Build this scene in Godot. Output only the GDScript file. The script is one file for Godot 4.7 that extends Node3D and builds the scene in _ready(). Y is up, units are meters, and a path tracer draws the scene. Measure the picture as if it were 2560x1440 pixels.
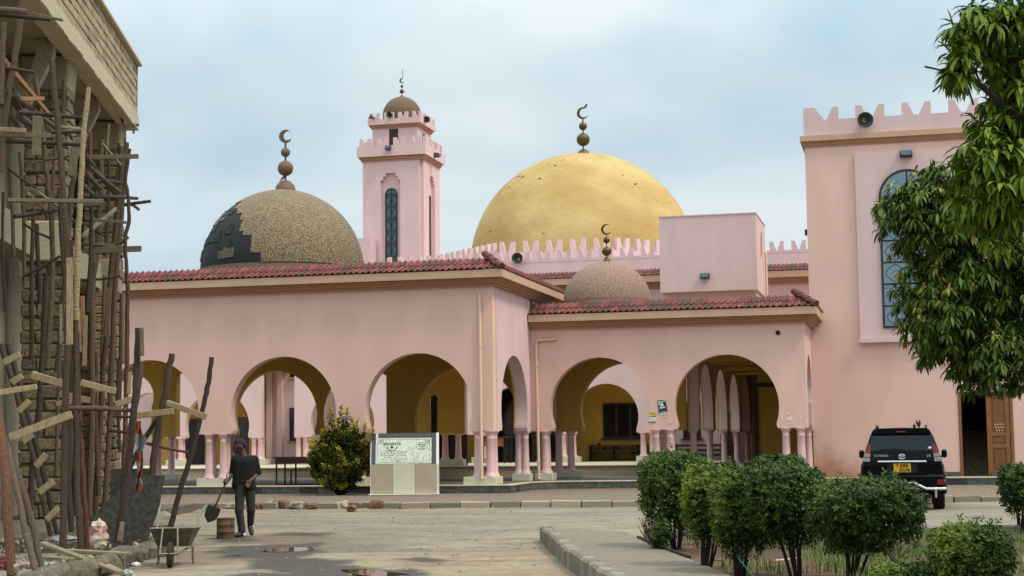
extends Node3D
# A pink mosque behind a forecourt, a block building under scaffolding, a worker, a parked car, clipped bushes and mango trees.

const TH := 0.244346            # the mosque stands turned by 14 degrees
const OX := -0.6148
const OZ := -49.0
const EYE := 1.65
const PHI := 0.0113
const FOC := 4000.0

var rng := RandomNumberGenerator.new()
var used := {}
var off := Vector3.ZERO
var PIT := atan(387.0 / 4000.0)
var tex := {}
var m := {}

# ------------------------------------------------------------------ small geometry kit
class MB:
	var v := PackedVector3Array()
	var n := PackedVector3Array()
	var t := PackedVector2Array()
	var c := PackedColorArray()
	var col := Color.WHITE
	func raw(p: Vector3, q: Vector3, uv := Vector2.ZERO) -> void:
		v.append(p); n.append(q); t.append(uv); c.append(col)
	# corners counter-clockwise as seen from outside
	func tri(a: Vector3, b: Vector3, d: Vector3) -> void:
		var q := (b - a).cross(d - a).normalized()
		raw(a, q); raw(d, q); raw(b, q)
	func quad(a: Vector3, b: Vector3, d: Vector3, e: Vector3) -> void:
		var q := (d - a).cross(e - b).normalized()
		raw(a, q, Vector2(0, 0)); raw(d, q, Vector2(1, 1)); raw(b, q, Vector2(1, 0))
		raw(a, q, Vector2(0, 0)); raw(e, q, Vector2(0, 1)); raw(d, q, Vector2(1, 1))
	func squad(a: Vector3, b: Vector3, d: Vector3, e: Vector3, na: Vector3, nb: Vector3, nd: Vector3, ne: Vector3, u0 := 0.0, u1 := 1.0, w0 := 0.0, w1 := 1.0) -> void:
		raw(a, na, Vector2(u0, w0)); raw(d, nd, Vector2(u1, w1)); raw(b, nb, Vector2(u1, w0))
		raw(a, na, Vector2(u0, w0)); raw(e, ne, Vector2(u0, w1)); raw(d, nd, Vector2(u1, w1))
	func box(ctr: Vector3, s: Vector3, b := Basis.IDENTITY) -> void:
		var x := b.x * s.x * 0.5
		var y := b.y * s.y * 0.5
		var z := b.z * s.z * 0.5
		quad(ctr - x - y + z, ctr + x - y + z, ctr + x + y + z, ctr - x + y + z)
		quad(ctr + x - y - z, ctr - x - y - z, ctr - x + y - z, ctr + x + y - z)
		quad(ctr + x - y + z, ctr + x - y - z, ctr + x + y - z, ctr + x + y + z)
		quad(ctr - x - y - z, ctr - x - y + z, ctr - x + y + z, ctr - x + y - z)
		quad(ctr - x + y + z, ctr + x + y + z, ctr + x + y - z, ctr - x + y - z)
		quad(ctr - x - y - z, ctr + x - y - z, ctr + x - y + z, ctr - x - y + z)
	# a box with chamfered edges
	func cbox(ctr: Vector3, s: Vector3, ch: float, b := Basis.IDENTITY, jit := 0.0, g: RandomNumberGenerator = null) -> void:
		var P := {}
		var h := s * 0.5
		for i in 8:
			var sg := Vector3(1 if i & 1 else -1, 1 if i & 2 else -1, 1 if i & 4 else -1)
			var cr := sg * h
			if jit > 0.0:
				cr += Vector3(g.randf_range(-jit, jit), g.randf_range(-jit, jit), g.randf_range(-jit, jit))
			P[i] = [ctr + b * (cr - Vector3(0, sg.y * ch, sg.z * ch)), ctr + b * (cr - Vector3(sg.x * ch, 0, sg.z * ch)), ctr + b * (cr - Vector3(sg.x * ch, sg.y * ch, 0))]
		fq(P[1][0], P[3][0], P[7][0], P[5][0], ctr); fq(P[0][0], P[2][0], P[6][0], P[4][0], ctr)
		fq(P[2][1], P[3][1], P[7][1], P[6][1], ctr); fq(P[0][1], P[1][1], P[5][1], P[4][1], ctr)
		fq(P[4][2], P[5][2], P[7][2], P[6][2], ctr); fq(P[0][2], P[1][2], P[3][2], P[2][2], ctr)
		for e in [[0, 1, 1, 2], [2, 3, 1, 2], [4, 5, 1, 2], [6, 7, 1, 2], [0, 2, 0, 2], [1, 3, 0, 2], [4, 6, 0, 2], [5, 7, 0, 2], [0, 4, 0, 1], [1, 5, 0, 1], [2, 6, 0, 1], [3, 7, 0, 1]]:
			fq(P[e[0]][e[2]], P[e[1]][e[2]], P[e[1]][e[3]], P[e[0]][e[3]], ctr)
		for i in 8:
			ft(P[i][0], P[i][1], P[i][2], ctr)
	func fq(a: Vector3, b: Vector3, d: Vector3, e: Vector3, ctr: Vector3) -> void:
		if (d - a).cross(e - b).dot((a + d) * 0.5 - ctr) >= 0.0:
			quad(a, b, d, e)
		else:
			quad(a, e, d, b)
	func ft(a: Vector3, b: Vector3, d: Vector3, ctr: Vector3) -> void:
		if (b - a).cross(d - a).dot(a - ctr) >= 0.0:
			tri(a, b, d)
		else:
			tri(a, d, b)
	func tube(pts: Array, rad: Array, sides := 8, caps := true, wob := 0.0, g: RandomNumberGenerator = null) -> void:
		var rings := []
		var norms := []
		var up := Vector3.UP
		for i in pts.size():
			var d: Vector3 = (pts[mini(i + 1, pts.size() - 1)] - pts[maxi(i - 1, 0)]).normalized()
			if i == 0:
				up = Vector3.RIGHT if absf(d.y) > 0.8 else Vector3.UP
			var x := d.cross(up).normalized()
			var y := x.cross(d).normalized()
			up = y
			var ring := []
			var nr := []
			for k in sides:
				var a := TAU * k / sides
				var q := x * cos(a) + y * sin(a)
				var r: float = rad[mini(i, rad.size() - 1)]
				if wob > 0.0:
					r *= 1.0 + g.randf_range(-wob, wob)
				ring.append(pts[i] + q * r); nr.append(q)
			rings.append(ring); norms.append(nr)
		for i in pts.size() - 1:
			for k in sides:
				var k2 := (k + 1) % sides
				squad(rings[i][k2], rings[i][k], rings[i + 1][k], rings[i + 1][k2], norms[i][k2], norms[i][k], norms[i + 1][k], norms[i + 1][k2], float(k + 1) / sides, float(k) / sides, float(i), float(i + 1))
		if caps:
			for e in 2:
				var ring: Array = rings[0] if e == 0 else rings[rings.size() - 1]
				var ctr: Vector3 = pts[0] if e == 0 else pts[pts.size() - 1]
				for k in sides:
					var k2 := (k + 1) % sides
					if e == 0:
						tri(ctr, ring[k], ring[k2])
					else:
						tri(ctr, ring[k2], ring[k])
	# profile of (radius, height), bottom to top
	func lathe(o: Vector3, prof: Array, segs := 24, sharp := 0.7) -> void:
		var total := 0.0
		for i in prof.size() - 1:
			total += prof[i].distance_to(prof[i + 1])
		var at_ := 0.0
		for i in prof.size() - 1:
			var a: Vector2 = prof[i]
			var b: Vector2 = prof[i + 1]
			var d := (b - a)
			if d.length() < 1e-6:
				continue
			var here := Vector2(d.y, -d.x).normalized()
			var n0 := here
			var n1 := here
			if i > 0 and (a - prof[i - 1]).length() > 1e-6:
				var e: Vector2 = a - prof[i - 1]
				var p := Vector2(e.y, -e.x).normalized()
				if p.dot(here) > sharp:
					n0 = (p + here).normalized()
			if i + 2 < prof.size() and (prof[i + 2] - b).length() > 1e-6:
				var e2: Vector2 = prof[i + 2] - b
				var p2 := Vector2(e2.y, -e2.x).normalized()
				if p2.dot(here) > sharp:
					n1 = (p2 + here).normalized()
			var w0 := at_ / total
			at_ += d.length()
			var w1 := at_ / total
			for k in segs:
				var t0 := TAU * k / segs
				var t1 := TAU * (k + 1) / segs
				var u := Vector3(cos(t0), 0, sin(t0))
				var w := Vector3(cos(t1), 0, sin(t1))
				squad(o + w * a.x + Vector3(0, a.y, 0), o + u * a.x + Vector3(0, a.y, 0), o + u * b.x + Vector3(0, b.y, 0), o + w * b.x + Vector3(0, b.y, 0), w * n0.x + Vector3(0, n0.y, 0), u * n0.x + Vector3(0, n0.y, 0), u * n1.x + Vector3(0, n1.y, 0), w * n1.x + Vector3(0, n1.y, 0), float(k + 1) / segs, float(k) / segs, w0, w1)
	# outline in x, y (either way round), extruded from z0 to z1; which: f front, b back, s sides
	func ex(poly: PackedVector2Array, z0: float, z1: float, which := "fbs", tf := Transform3D.IDENTITY) -> void:
		var p := poly
		if Geometry2D.is_polygon_clockwise(p):
			p = poly.duplicate()
			p.reverse()
		if which.contains("f") or which.contains("b"):
			var idx := Geometry2D.triangulate_polygon(p)
			for i in range(0, idx.size(), 3):
				var a := p[idx[i]]
				var b := p[idx[i + 1]]
				var d := p[idx[i + 2]]
				if (b - a).cross(d - a) < 0.0:
					var s := b
					b = d
					d = s
				if which.contains("f"):
					tri(tf * Vector3(a.x, a.y, z1), tf * Vector3(b.x, b.y, z1), tf * Vector3(d.x, d.y, z1))
				if which.contains("b"):
					tri(tf * Vector3(a.x, a.y, z0), tf * Vector3(d.x, d.y, z0), tf * Vector3(b.x, b.y, z0))
		if which.contains("s"):
			for i in p.size():
				var a := p[i]
				var b := p[(i + 1) % p.size()]
				quad(tf * Vector3(a.x, a.y, z0), tf * Vector3(b.x, b.y, z0), tf * Vector3(b.x, b.y, z1), tf * Vector3(a.x, a.y, z1))
	func ball(o: Vector3, r: Vector3, segs := 16, rows := 8, noise: FastNoiseLite = null, amp := 0.0) -> void:
		var pts := []
		for j in rows + 1:
			var row := []
			for i in segs + 1:
				var th := PI * j / rows
				var ph := TAU * (i % segs) / segs
				var d := Vector3(sin(th) * cos(ph), cos(th), sin(th) * sin(ph))
				var k := 1.0
				if noise:
					k += amp * noise.get_noise_3dv(d * 1.0 + o * 3.0)
				row.append(o + d * r * k)
			pts.append(row)
		for j in rows:
			for i in segs:
				var a: Vector3 = pts[j][i]
				var b: Vector3 = pts[j][i + 1]
				var d: Vector3 = pts[j + 1][i + 1]
				var e: Vector3 = pts[j + 1][i]
				var rr := Vector3(1.0 / r.x, 1.0 / r.y, 1.0 / r.z)
				if noise:
					if j > 0:
						ft(a, b, d, o)
					if j < rows - 1:
						ft(a, d, e, o)
				else:
					var na := ((a - o) * rr * rr).normalized()
					var nb := ((b - o) * rr * rr).normalized()
					var nd := ((d - o) * rr * rr).normalized()
					var ne := ((e - o) * rr * rr).normalized()
					squad(a, b, d, e, na, nb, nd, ne, float(i) / segs, float(i + 1) / segs, float(j) / rows, float(j + 1) / rows)
	func leaf(p: Vector3, d: Vector3, up: Vector3, L: float, W: float, droop: float, segs := 2) -> void:
		var side := d.cross(up).normalized()
		var nn := side.cross(d).normalized()
		var prev := p
		var pw := 0.0
		var dir := d
		for i in segs:
			var f := float(i + 1) / segs
			var nx := prev + dir * (L / segs)
			dir = (dir + Vector3.DOWN * droop / segs).normalized()
			var w := W * 0.5 * (sin(PI * pow(f, 0.8)) + 0.02) if i < segs - 1 else 0.0
			if segs == 2 and i == 0:
				w = W * 0.5
			var q := side.cross(dir).normalized()
			var sink := -q * w * 0.35
			var sinkp := -q * pw * 0.35
			if i == 0:
				tri(prev, nx, nx + side * w - sink); tri(prev, nx - side * w - sink, nx)
			elif i == segs - 1:
				tri(prev, nx, prev + side * pw - sinkp); tri(prev, prev - side * pw - sinkp, nx)
			else:
				quad(prev, nx, nx + side * w - sink, prev + side * pw - sinkp)
				quad(prev, prev - side * pw - sinkp, nx - side * w - sink, nx)
			prev = nx
			pw = w
	func done() -> ArrayMesh:
		var a := []
		a.resize(Mesh.ARRAY_MAX)
		a[Mesh.ARRAY_VERTEX] = v; a[Mesh.ARRAY_NORMAL] = n; a[Mesh.ARRAY_TEX_UV] = t; a[Mesh.ARRAY_COLOR] = c
		var am := ArrayMesh.new()
		if v.size() > 0:
			am.add_surface_from_arrays(Mesh.PRIMITIVE_TRIANGLES, a)
		return am

# body surfaces: capsules with a smooth minimum, meshed as surface nets
func flesh(bones: Array, cell: float, k: float, into: MB) -> void:
	var lo := Vector3.INF
	var hi := -Vector3.INF
	for b in bones:
		var r: float = maxf(b[2], b[3]) + cell * 3.0
		for e in 2:
			lo = lo.min(b[e] - Vector3.ONE * r); hi = hi.max(b[e] + Vector3.ONE * r)
	var nx := int((hi.x - lo.x) / cell) + 2
	var ny := int((hi.y - lo.y) / cell) + 2
	var nz := int((hi.z - lo.z) / cell) + 2
	var f := PackedFloat32Array()
	f.resize(nx * ny * nz)
	f.fill(1.0)
	for b in bones:
		var pa: Vector3 = b[0]
		var pb: Vector3 = b[1]
		var r: float = maxf(b[2], b[3]) + maxf(cell * 2.5, k * 1.2)
		var l0 := (pa.min(pb) - Vector3.ONE * r - lo) / cell
		var h0 := (pa.max(pb) + Vector3.ONE * r - lo) / cell
		var ba := pb - pa
		var bb := maxf(ba.length_squared(), 1e-9)
		for z in range(maxi(0, int(l0.z)), mini(nz, int(h0.z) + 2)):
			for y in range(maxi(0, int(l0.y)), mini(ny, int(h0.y) + 2)):
				for x in range(maxi(0, int(l0.x)), mini(nx, int(h0.x) + 2)):
					var p := lo + Vector3(x, y, z) * cell
					var h := clampf((p - pa).dot(ba) / bb, 0.0, 1.0)
					var d := (p - pa - ba * h).length() - lerpf(b[2], b[3], h)
					var i := (z * ny + y) * nx + x
					var o := f[i]
					var w := maxf(k - absf(o - d), 0.0) / k
					f[i] = minf(o, d) - w * w * k * 0.25
	var ids := {}
	var P := PackedVector3Array()
	var N := PackedVector3Array()
	for z in nz - 1:
		for y in ny - 1:
			for x in nx - 1:
				var i0 := (z * ny + y) * nx + x
				var neg := 0
				for q in 8:
					if f[i0 + (q & 1) + ((q >> 1) & 1) * nx + (q >> 2) * nx * ny] < 0.0:
						neg += 1
				if neg == 0 or neg == 8:
					continue
				var s := Vector3.ZERO
				var cnt := 0
				for e in [[0, 1], [2, 3], [4, 5], [6, 7], [0, 2], [1, 3], [4, 6], [5, 7], [0, 4], [1, 5], [2, 6], [3, 7]]:
					var A: int = e[0]
					var B: int = e[1]
					var fa := f[i0 + (A & 1) + ((A >> 1) & 1) * nx + (A >> 2) * nx * ny]
					var fb := f[i0 + (B & 1) + ((B >> 1) & 1) * nx + (B >> 2) * nx * ny]
					if (fa < 0.0) != (fb < 0.0):
						s += Vector3(A & 1, (A >> 1) & 1, A >> 2).lerp(Vector3(B & 1, (B >> 1) & 1, B >> 2), fa / (fa - fb))
						cnt += 1
				ids[i0] = P.size()
				P.append(lo + (Vector3(x, y, z) + s / cnt) * cell)
				var gx := f[i0 + 1] - f[i0] + f[i0 + 1 + nx] - f[i0 + nx] + f[i0 + 1 + nx * ny] - f[i0 + nx * ny]
				var gy := f[i0 + nx] - f[i0] + f[i0 + 1 + nx] - f[i0 + 1] + f[i0 + nx + nx * ny] - f[i0 + nx * ny]
				var gz := f[i0 + nx * ny] - f[i0] + f[i0 + 1 + nx * ny] - f[i0 + 1] + f[i0 + nx + nx * ny] - f[i0 + nx]
				N.append(Vector3(gx, gy, gz).normalized())
	var st := [1, nx, nx * ny]
	for i0 in ids:
		for ax in 3:
			var a: int = i0
			var fa := f[a]
			var fb := f[a + st[ax]]
			if (fa < 0.0) == (fb < 0.0):
				continue
			var u: int = st[(ax + 1) % 3]
			var w: int = st[(ax + 2) % 3]
			if not (ids.has(a - u) and ids.has(a - w) and ids.has(a - u - w)):
				continue
			var A: int = ids[a]
			var B: int = ids[a - u]
			var C: int = ids[a - u - w]
			var D: int = ids[a - w]
			if fa < 0.0:
				into.squad(P[A], P[B], P[C], P[D], N[A], N[B], N[C], N[D])
			else:
				into.squad(P[A], P[D], P[C], P[B], N[A], N[D], N[C], N[B])

# ------------------------------------------------------------------ scene kit
func at(u: float, w: float, d: float) -> Vector3:
	var x := (u - 1280.0) * cos(PHI) - (w - 720.0) * sin(PHI)
	var y := (u - 1280.0) * sin(PHI) + (w - 720.0) * cos(PHI)
	var b := -y / FOC
	var r := Vector3(x / FOC, b * cos(PIT) + sin(PIT), b * sin(PIT) - cos(PIT))
	return Vector3(0, EYE, 0) + r * (d / -r.z)

func gnd(u: float, w: float, h := 0.0) -> Vector3:
	var p := at(u, w, 10.0) - Vector3(0, EYE, 0)
	return Vector3(0, EYE, 0) + p * ((h - EYE) / p.y)

func mw(p: Vector3) -> Vector3:       # mosque axes to world
	return Vector3(OX + p.x * cos(TH) - p.z * sin(TH), p.y, OZ + p.x * sin(TH) + p.z * cos(TH))

func ml(p: Vector3) -> Vector3:       # world to mosque axes
	var d := Vector3(p.x - OX, 0, p.z - OZ)
	return Vector3(d.x * cos(TH) + d.z * sin(TH), p.y, -d.x * sin(TH) + d.z * cos(TH))

func on_z(u: float, w: float, zl: float) -> Vector3:   # where a line of sight meets the mosque plane z = zl
	var e := Vector3(0, EYE, 0)
	var r := at(u, w, 10.0) - e
	var N := Vector3(-sin(TH), 0, cos(TH))
	var k := (zl - (e - Vector3(OX, 0, OZ)).dot(N)) / r.dot(N)
	return ml(e + r * k)

func numbered(called: String) -> String:
	var i: int = used.get(called, -1) + 1
	used[called] = i
	return called if i == 0 else "%s_%03d" % [called, i]

func tag(o: Node, label: String, category: String, group := "") -> void:
	o.set_meta("label", label)
	o.set_meta("category", category)
	if group:
		o.set_meta("group", group)

func thing(called: String, label: String, category: String, p := Vector3.ZERO, turn := 0.0, group := "") -> Node3D:
	var o := Node3D.new()
	o.name = numbered(called)
	add_child(o)
	o.position = p
	o.rotation.y = turn
	tag(o, label, category, group)
	return o

func mthing(called: String, label: String, category: String, p := Vector3.ZERO, group := "") -> Node3D:
	off = -p
	return thing(called, label, category, mw(p), -TH, group)

func part(called: String, mesh: Variant, mat: Material, parent: Node, p := Vector3.ZERO) -> MeshInstance3D:
	var o := MeshInstance3D.new()
	o.name = called
	o.mesh = mesh.done() if mesh is MB else mesh
	o.material_override = mat
	o.position = p
	parent.add_child(o, true)
	return o

func mpart(called: String, mesh: Variant, mat: Material, parent: Node) -> MeshInstance3D:
	return part(called, mesh, mat, parent, off)

func solo(called: String, mesh: Variant, mat: Material, label: String, category: String, p := Vector3.ZERO, turn := 0.0, group := "") -> MeshInstance3D:
	var o := part(numbered(called), mesh, mat, self, p)
	o.rotation.y = turn
	tag(o, label, category, group)
	return o

func struct(called: String, mesh: Variant, mat: Material, p := Vector3.ZERO, turn := 0.0, kind := "structure") -> MeshInstance3D:
	var o := part(numbered(called), mesh, mat, self, p)
	o.rotation.y = turn
	o.set_meta("kind", kind)
	return o

func bx(ctr: Vector3, s: Vector3, b := Basis.IDENTITY) -> MB:
	var k := MB.new()
	k.box(ctr, s, b)
	return k

func span(x0: float, x1: float, y0: float, y1: float, z0: float, z1: float) -> MB:
	return bx(Vector3(x0 + x1, y0 + y1, z0 + z1) * 0.5, Vector3(absf(x1 - x0), absf(y1 - y0), absf(z1 - z0)))

func aim(a: Vector3, b: Vector3, up := Vector3.UP) -> Basis:   # x axis from a to b
	var x := (b - a).normalized()
	var z := x.cross(up).normalized()
	return Basis(x, z.cross(x), z)

func noise_tex(key: String, freq: float, lo: float, hi: float, oct := 4, kind := FastNoiseLite.TYPE_SIMPLEX_SMOOTH, size := 512, normal := false, mid := -1.0) -> Texture2D:
	if tex.has(key):
		return tex[key]
	var nz := FastNoiseLite.new()
	nz.noise_type = kind
	nz.frequency = freq
	nz.fractal_octaves = oct
	nz.seed = key.hash() % 10000
	var t := NoiseTexture2D.new()
	t.width = size
	t.height = size
	t.seamless = true
	t.noise = nz
	if normal:
		t.as_normal_map = true
		t.bump_strength = hi
	else:
		var g := Gradient.new()
		g.set_color(0, Color(lo, lo, lo))
		g.set_color(1, Color(hi, hi, hi))
		if mid >= 0.0:
			g.add_point(0.5, Color(mid, mid, mid))
		t.color_ramp = g
	tex[key] = t
	return t

func mat(key: String, col: Color, rough := 0.9, grain := "", scale := 1.0, bump := 0.0, metal := 0.0) -> StandardMaterial3D:
	var k := StandardMaterial3D.new()
	k.resource_name = key
	k.albedo_color = col
	k.roughness = rough
	k.metallic = metal
	if grain:
		k.albedo_texture = tex[grain]
		k.uv1_triplanar = true
		k.uv1_world_triplanar = true
		k.uv1_scale = Vector3.ONE * scale
	if bump > 0.0:
		k.heightmap_enabled = true
		k.heightmap_texture = tex["bump"]
		k.heightmap_scale = bump
	m[key] = k
	return k

func vmat(key: String, rough := 0.9, grain := "", scale := 1.0, back := Color.BLACK) -> StandardMaterial3D:
	var k := mat(key, Color.WHITE, rough, grain, scale)
	k.vertex_color_use_as_albedo = true
	if back != Color.BLACK:
		k.backlight_enabled = true
		k.backlight = back
	return k

func materials() -> void:
	noise_tex("blotch", 0.006, 0.935, 1.0, 5)
	noise_tex("fine", 0.05, 0.78, 1.0, 4)
	noise_tex("rough", 0.02, 0.5, 1.0, 6)
	noise_tex("grit", 0.16, 0.45, 1.0, 3)
	noise_tex("speck", 0.10, 0.45, 1.0, 2)
	noise_tex("dirt", 0.035, 0.80, 1.0, 6)
	noise_tex("bump", 0.03, 0.0, 1.0, 6)
	noise_tex("cells", 0.045, 0.62, 1.0, 2, FastNoiseLite.TYPE_CELLULAR)
	# wood grain: long streaks
	var im := Image.create(256, 256, false, Image.FORMAT_RGB8)
	var nz := FastNoiseLite.new()
	nz.frequency = 0.03
	nz.seed = 5
	for y in 256:
		for x in 256:
			var a := nz.get_noise_2d(x * 5.0, y * 0.35) * 0.18 + nz.get_noise_2d(x * 0.8 + 300.0, y * 0.8) * 0.10
			var g := clampf(0.78 + a, 0.3, 1.0)
			im.set_pixel(x, y, Color(g, g * 0.985, g * 0.96))
	tex["grain"] = ImageTexture.create_from_image(im)
	mat("pink", Color(0.888, 0.728, 0.670), 0.92, "blotch", 0.12, 0.12).uv1_scale = Vector3(0.30, 0.075, 0.30)
	mat("lilac", Color(0.838, 0.720, 0.715), 0.92, "blotch", 0.12, 0.1).uv1_scale = Vector3(0.30, 0.075, 0.30)
	mat("column", Color(0.85, 0.70, 0.69), 0.6, "blotch", 0.8)
	mat("yellow", Color(0.75, 0.60, 0.27), 0.9, "blotch", 0.15)
	mat("tan", Color(0.77, 0.63, 0.52), 0.85, "blotch", 0.3)
	mat("mould", Color(0.66, 0.50, 0.39), 0.85, "blotch", 0.3)
	mat("cream", Color(0.80, 0.75, 0.62), 0.6, "fine", 0.3)
	mat("greystone", Color(0.40, 0.42, 0.39), 0.6, "rough", 0.6)
	mat("marble", Color(0.78, 0.77, 0.67), 0.5, "blotch", 1.6)
	mat("floor", Color(0.42, 0.38, 0.35), 0.7, "blotch", 0.3)
	mat("gold", Color(0.86, 0.70, 0.36), 0.75)
	mat("brass", Color(0.47, 0.39, 0.20), 0.45, "rough", 2.0, 0.0, 0.6)
	mat("rustball", Color(0.60, 0.48, 0.36), 0.7, "grit", 1.2, 0.0, 0.2)
	mat("blacktile", Color(0.13, 0.125, 0.115), 0.8, "rough", 0.5)
	mat("pebble", Color(0.74, 0.60, 0.51), 0.9, "speck", 0.30)
	mat("pebbledark", Color(0.56, 0.46, 0.36), 0.9, "speck", 0.25)
	for i in 6:
		mat("tile%d" % i, [Color(0.60, 0.29, 0.255), Color(0.55, 0.265, 0.235), Color(0.63, 0.335, 0.285), Color(0.50, 0.26, 0.225), Color(0.43, 0.295, 0.23), Color(0.57, 0.31, 0.27)][i], 0.85, "rough", 1.3)
	mat("deck", Color(0.30, 0.14, 0.12), 0.95)
	mat("roofgrey", Color(0.5, 0.48, 0.45), 0.95, "rough", 0.3)
	mat("iron", Color(0.10, 0.095, 0.09), 0.6)
	mat("horn", Color(0.27, 0.29, 0.27), 0.55)
	mat("brown", Color(0.24, 0.12, 0.08), 0.6, "grain", 1.0)
	mat("doorwood", Color(0.66, 0.42, 0.22), 0.55, "grain", 0.9)
	mat("panelwood", Color(0.60, 0.36, 0.18), 0.55, "grain", 1.3)
	mat("dark", Color(0.05, 0.045, 0.04), 0.9)
	mat("pipe", Color(0.86, 0.72, 0.62), 0.45)
	mat("darkglass", Color(0.05, 0.07, 0.06), 0.12)
	var g := mat("glass", Color(0.30, 0.38, 0.42), 0.06)
	g.metallic = 0.4
	mat("skyglass", Color(0.50, 0.57, 0.60), 0.08, "", 1.0, 0.0, 0.7)
	for i in 5:
		mat("block%d" % i, [Color(0.66, 0.60, 0.48), Color(0.62, 0.56, 0.45), Color(0.70, 0.64, 0.52), Color(0.60, 0.55, 0.45), Color(0.68, 0.61, 0.48)][i], 0.95, "dirt", 1.2, 0.2)
	for i in 5:
		mat("stone%d" % i, [Color(0.58, 0.51, 0.39), Color(0.53, 0.47, 0.36), Color(0.62, 0.54, 0.41), Color(0.50, 0.45, 0.36), Color(0.59, 0.53, 0.43)][i], 0.95, "rough", 0.8, 0.8)
	mat("mortar", Color(0.50, 0.45, 0.36), 0.97, "rough", 0.8)
	mat("plaster", Color(0.62, 0.57, 0.48), 0.95, "dirt", 0.5, 0.15)
	mat("concrete", Color(0.78, 0.73, 0.62), 0.95, "dirt", 0.6, 0.15)
	mat("brick", Color(0.66, 0.57, 0.44), 0.95, "rough", 1.0, 0.6)
	for i in 5:
		mat("pole%d" % i, [Color(0.37, 0.285, 0.215), Color(0.30, 0.24, 0.19), Color(0.44, 0.35, 0.265), Color(0.46, 0.29, 0.19), Color(0.76, 0.66, 0.51)][i], 0.9, "rough", 2.2, 0.35)
	for i in 4:
		mat("plank%d" % i, [Color(0.72, 0.64, 0.50), Color(0.62, 0.55, 0.44), Color(0.52, 0.46, 0.37), Color(0.68, 0.49, 0.30)][i], 0.85, "grain", 1.7)
	mat("bark", Color(0.20, 0.15, 0.11), 0.95, "rough", 2.5, 1.0)
	mat("sheet", Color(0.30, 0.29, 0.25), 0.9, "rough", 0.9, 0.3)
	mat("steel", Color(0.46, 0.44, 0.36), 0.6, "rough", 1.6, 0.0, 0.3)
	mat("tubing", Color(0.60, 0.58, 0.49), 0.5, "rough", 2.0, 0.0, 0.1)
	mat("rubber", Color(0.07, 0.065, 0.06), 0.9)
	mat("skin", Color(0.33, 0.205, 0.16), 0.55)
	mat("shirt", Color(0.06, 0.06, 0.06), 0.95, "rough", 2.0, 0.5)
	mat("jeans", Color(0.22, 0.215, 0.20), 0.95, "rough", 1.6, 0.7)
	mat("shoe", Color(0.13, 0.14, 0.15), 0.6)
	mat("whitish", Color(0.82, 0.80, 0.76), 0.7)
	mat("carpaint", Color(0.010, 0.010, 0.011), 0.22).metallic_specular = 0.28
	mat("carglass", Color(0.018, 0.021, 0.021), 0.08)
	mat("redlamp", Color(0.46, 0.04, 0.06), 0.2)
	mat("clearlamp", Color(0.50, 0.46, 0.45), 0.15, "", 1.0, 0.0, 0.3)
	mat("chrome", Color(0.85, 0.85, 0.84), 0.15, "", 1.0, 0.0, 0.9)
	mat("bumpergrey", Color(0.09, 0.09, 0.095), 0.5)
	mat("plate", Color(0.86, 0.62, 0.04), 0.5)
	mat("ink", Color(0.05, 0.05, 0.05), 0.8)
	mat("slate", Color(0.20, 0.21, 0.23), 0.45, "fine", 0.8)
	mat("inlay", Color(0.84, 0.85, 0.80), 0.35, "rough", 1.0)
	mat("beigetile", Color(0.70, 0.64, 0.54), 0.35, "blotch", 0.6)
	mat("lighttile", Color(0.82, 0.80, 0.70), 0.35, "blotch", 0.6)
	mat("white", Color(0.88, 0.85, 0.80), 0.7, "blotch", 0.5)
	for i in 4:
		mat("kerb%d" % i, [Color(0.64, 0.60, 0.51), Color(0.57, 0.54, 0.47), Color(0.70, 0.65, 0.55), Color(0.53, 0.50, 0.44)][i], 0.95, "dirt", 1.4, 0.4)
	mat("kerbpaint", Color(0.72, 0.69, 0.61), 0.9, "grit", 1.2)
	mat("rockred", Color(0.60, 0.45, 0.34), 0.95, "rough", 1.2, 0.6)
	mat("rust", Color(0.36, 0.25, 0.17), 0.85, "rough", 1.8, 0.3)
	mat("orange", Color(0.58, 0.22, 0.08), 0.9)
	mat("greycloth", Color(0.44, 0.44, 0.42), 0.9)
	mat("sackred", Color(0.55, 0.26, 0.27), 0.8, "rough", 2.0)
	mat("plastic", Color(0.75, 0.74, 0.72), 0.35, "rough", 2.0)
	mat("soil", Color(0.50, 0.34, 0.22), 0.97, "rough", 0.6, 0.6)
	mat("paving", Color(0.60, 0.51, 0.42), 0.95, "rough", 0.5, 0.4)
	mat("pathcement", Color(0.52, 0.465, 0.39), 0.95, "dirt", 0.35, 0.3)
	mat("wet", Color(0.21, 0.185, 0.155), 0.35, "rough", 0.7)
	mat("pool", Color(0.20, 0.165, 0.13), 0.04)
	vmat("ground", 0.97, "dirt", 0.22)
	m["ground"].heightmap_enabled = true
	m["ground"].heightmap_texture = tex["bump"]
	m["ground"].heightmap_scale = 0.6
	vmat("leaf", 0.6, "", 1.0, Color(0.24, 0.30, 0.03)).metallic_specular = 0.3
	vmat("dryleaf", 0.8)
	vmat("stainpink", 0.92, "blotch", 0.12).uv1_scale = Vector3(0.30, 0.075, 0.30)
	mat("rope", Color(0.22, 0.52, 0.48), 0.6)

# ------------------------------------------------------------------ the mosque
const SPR := 2.03

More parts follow.
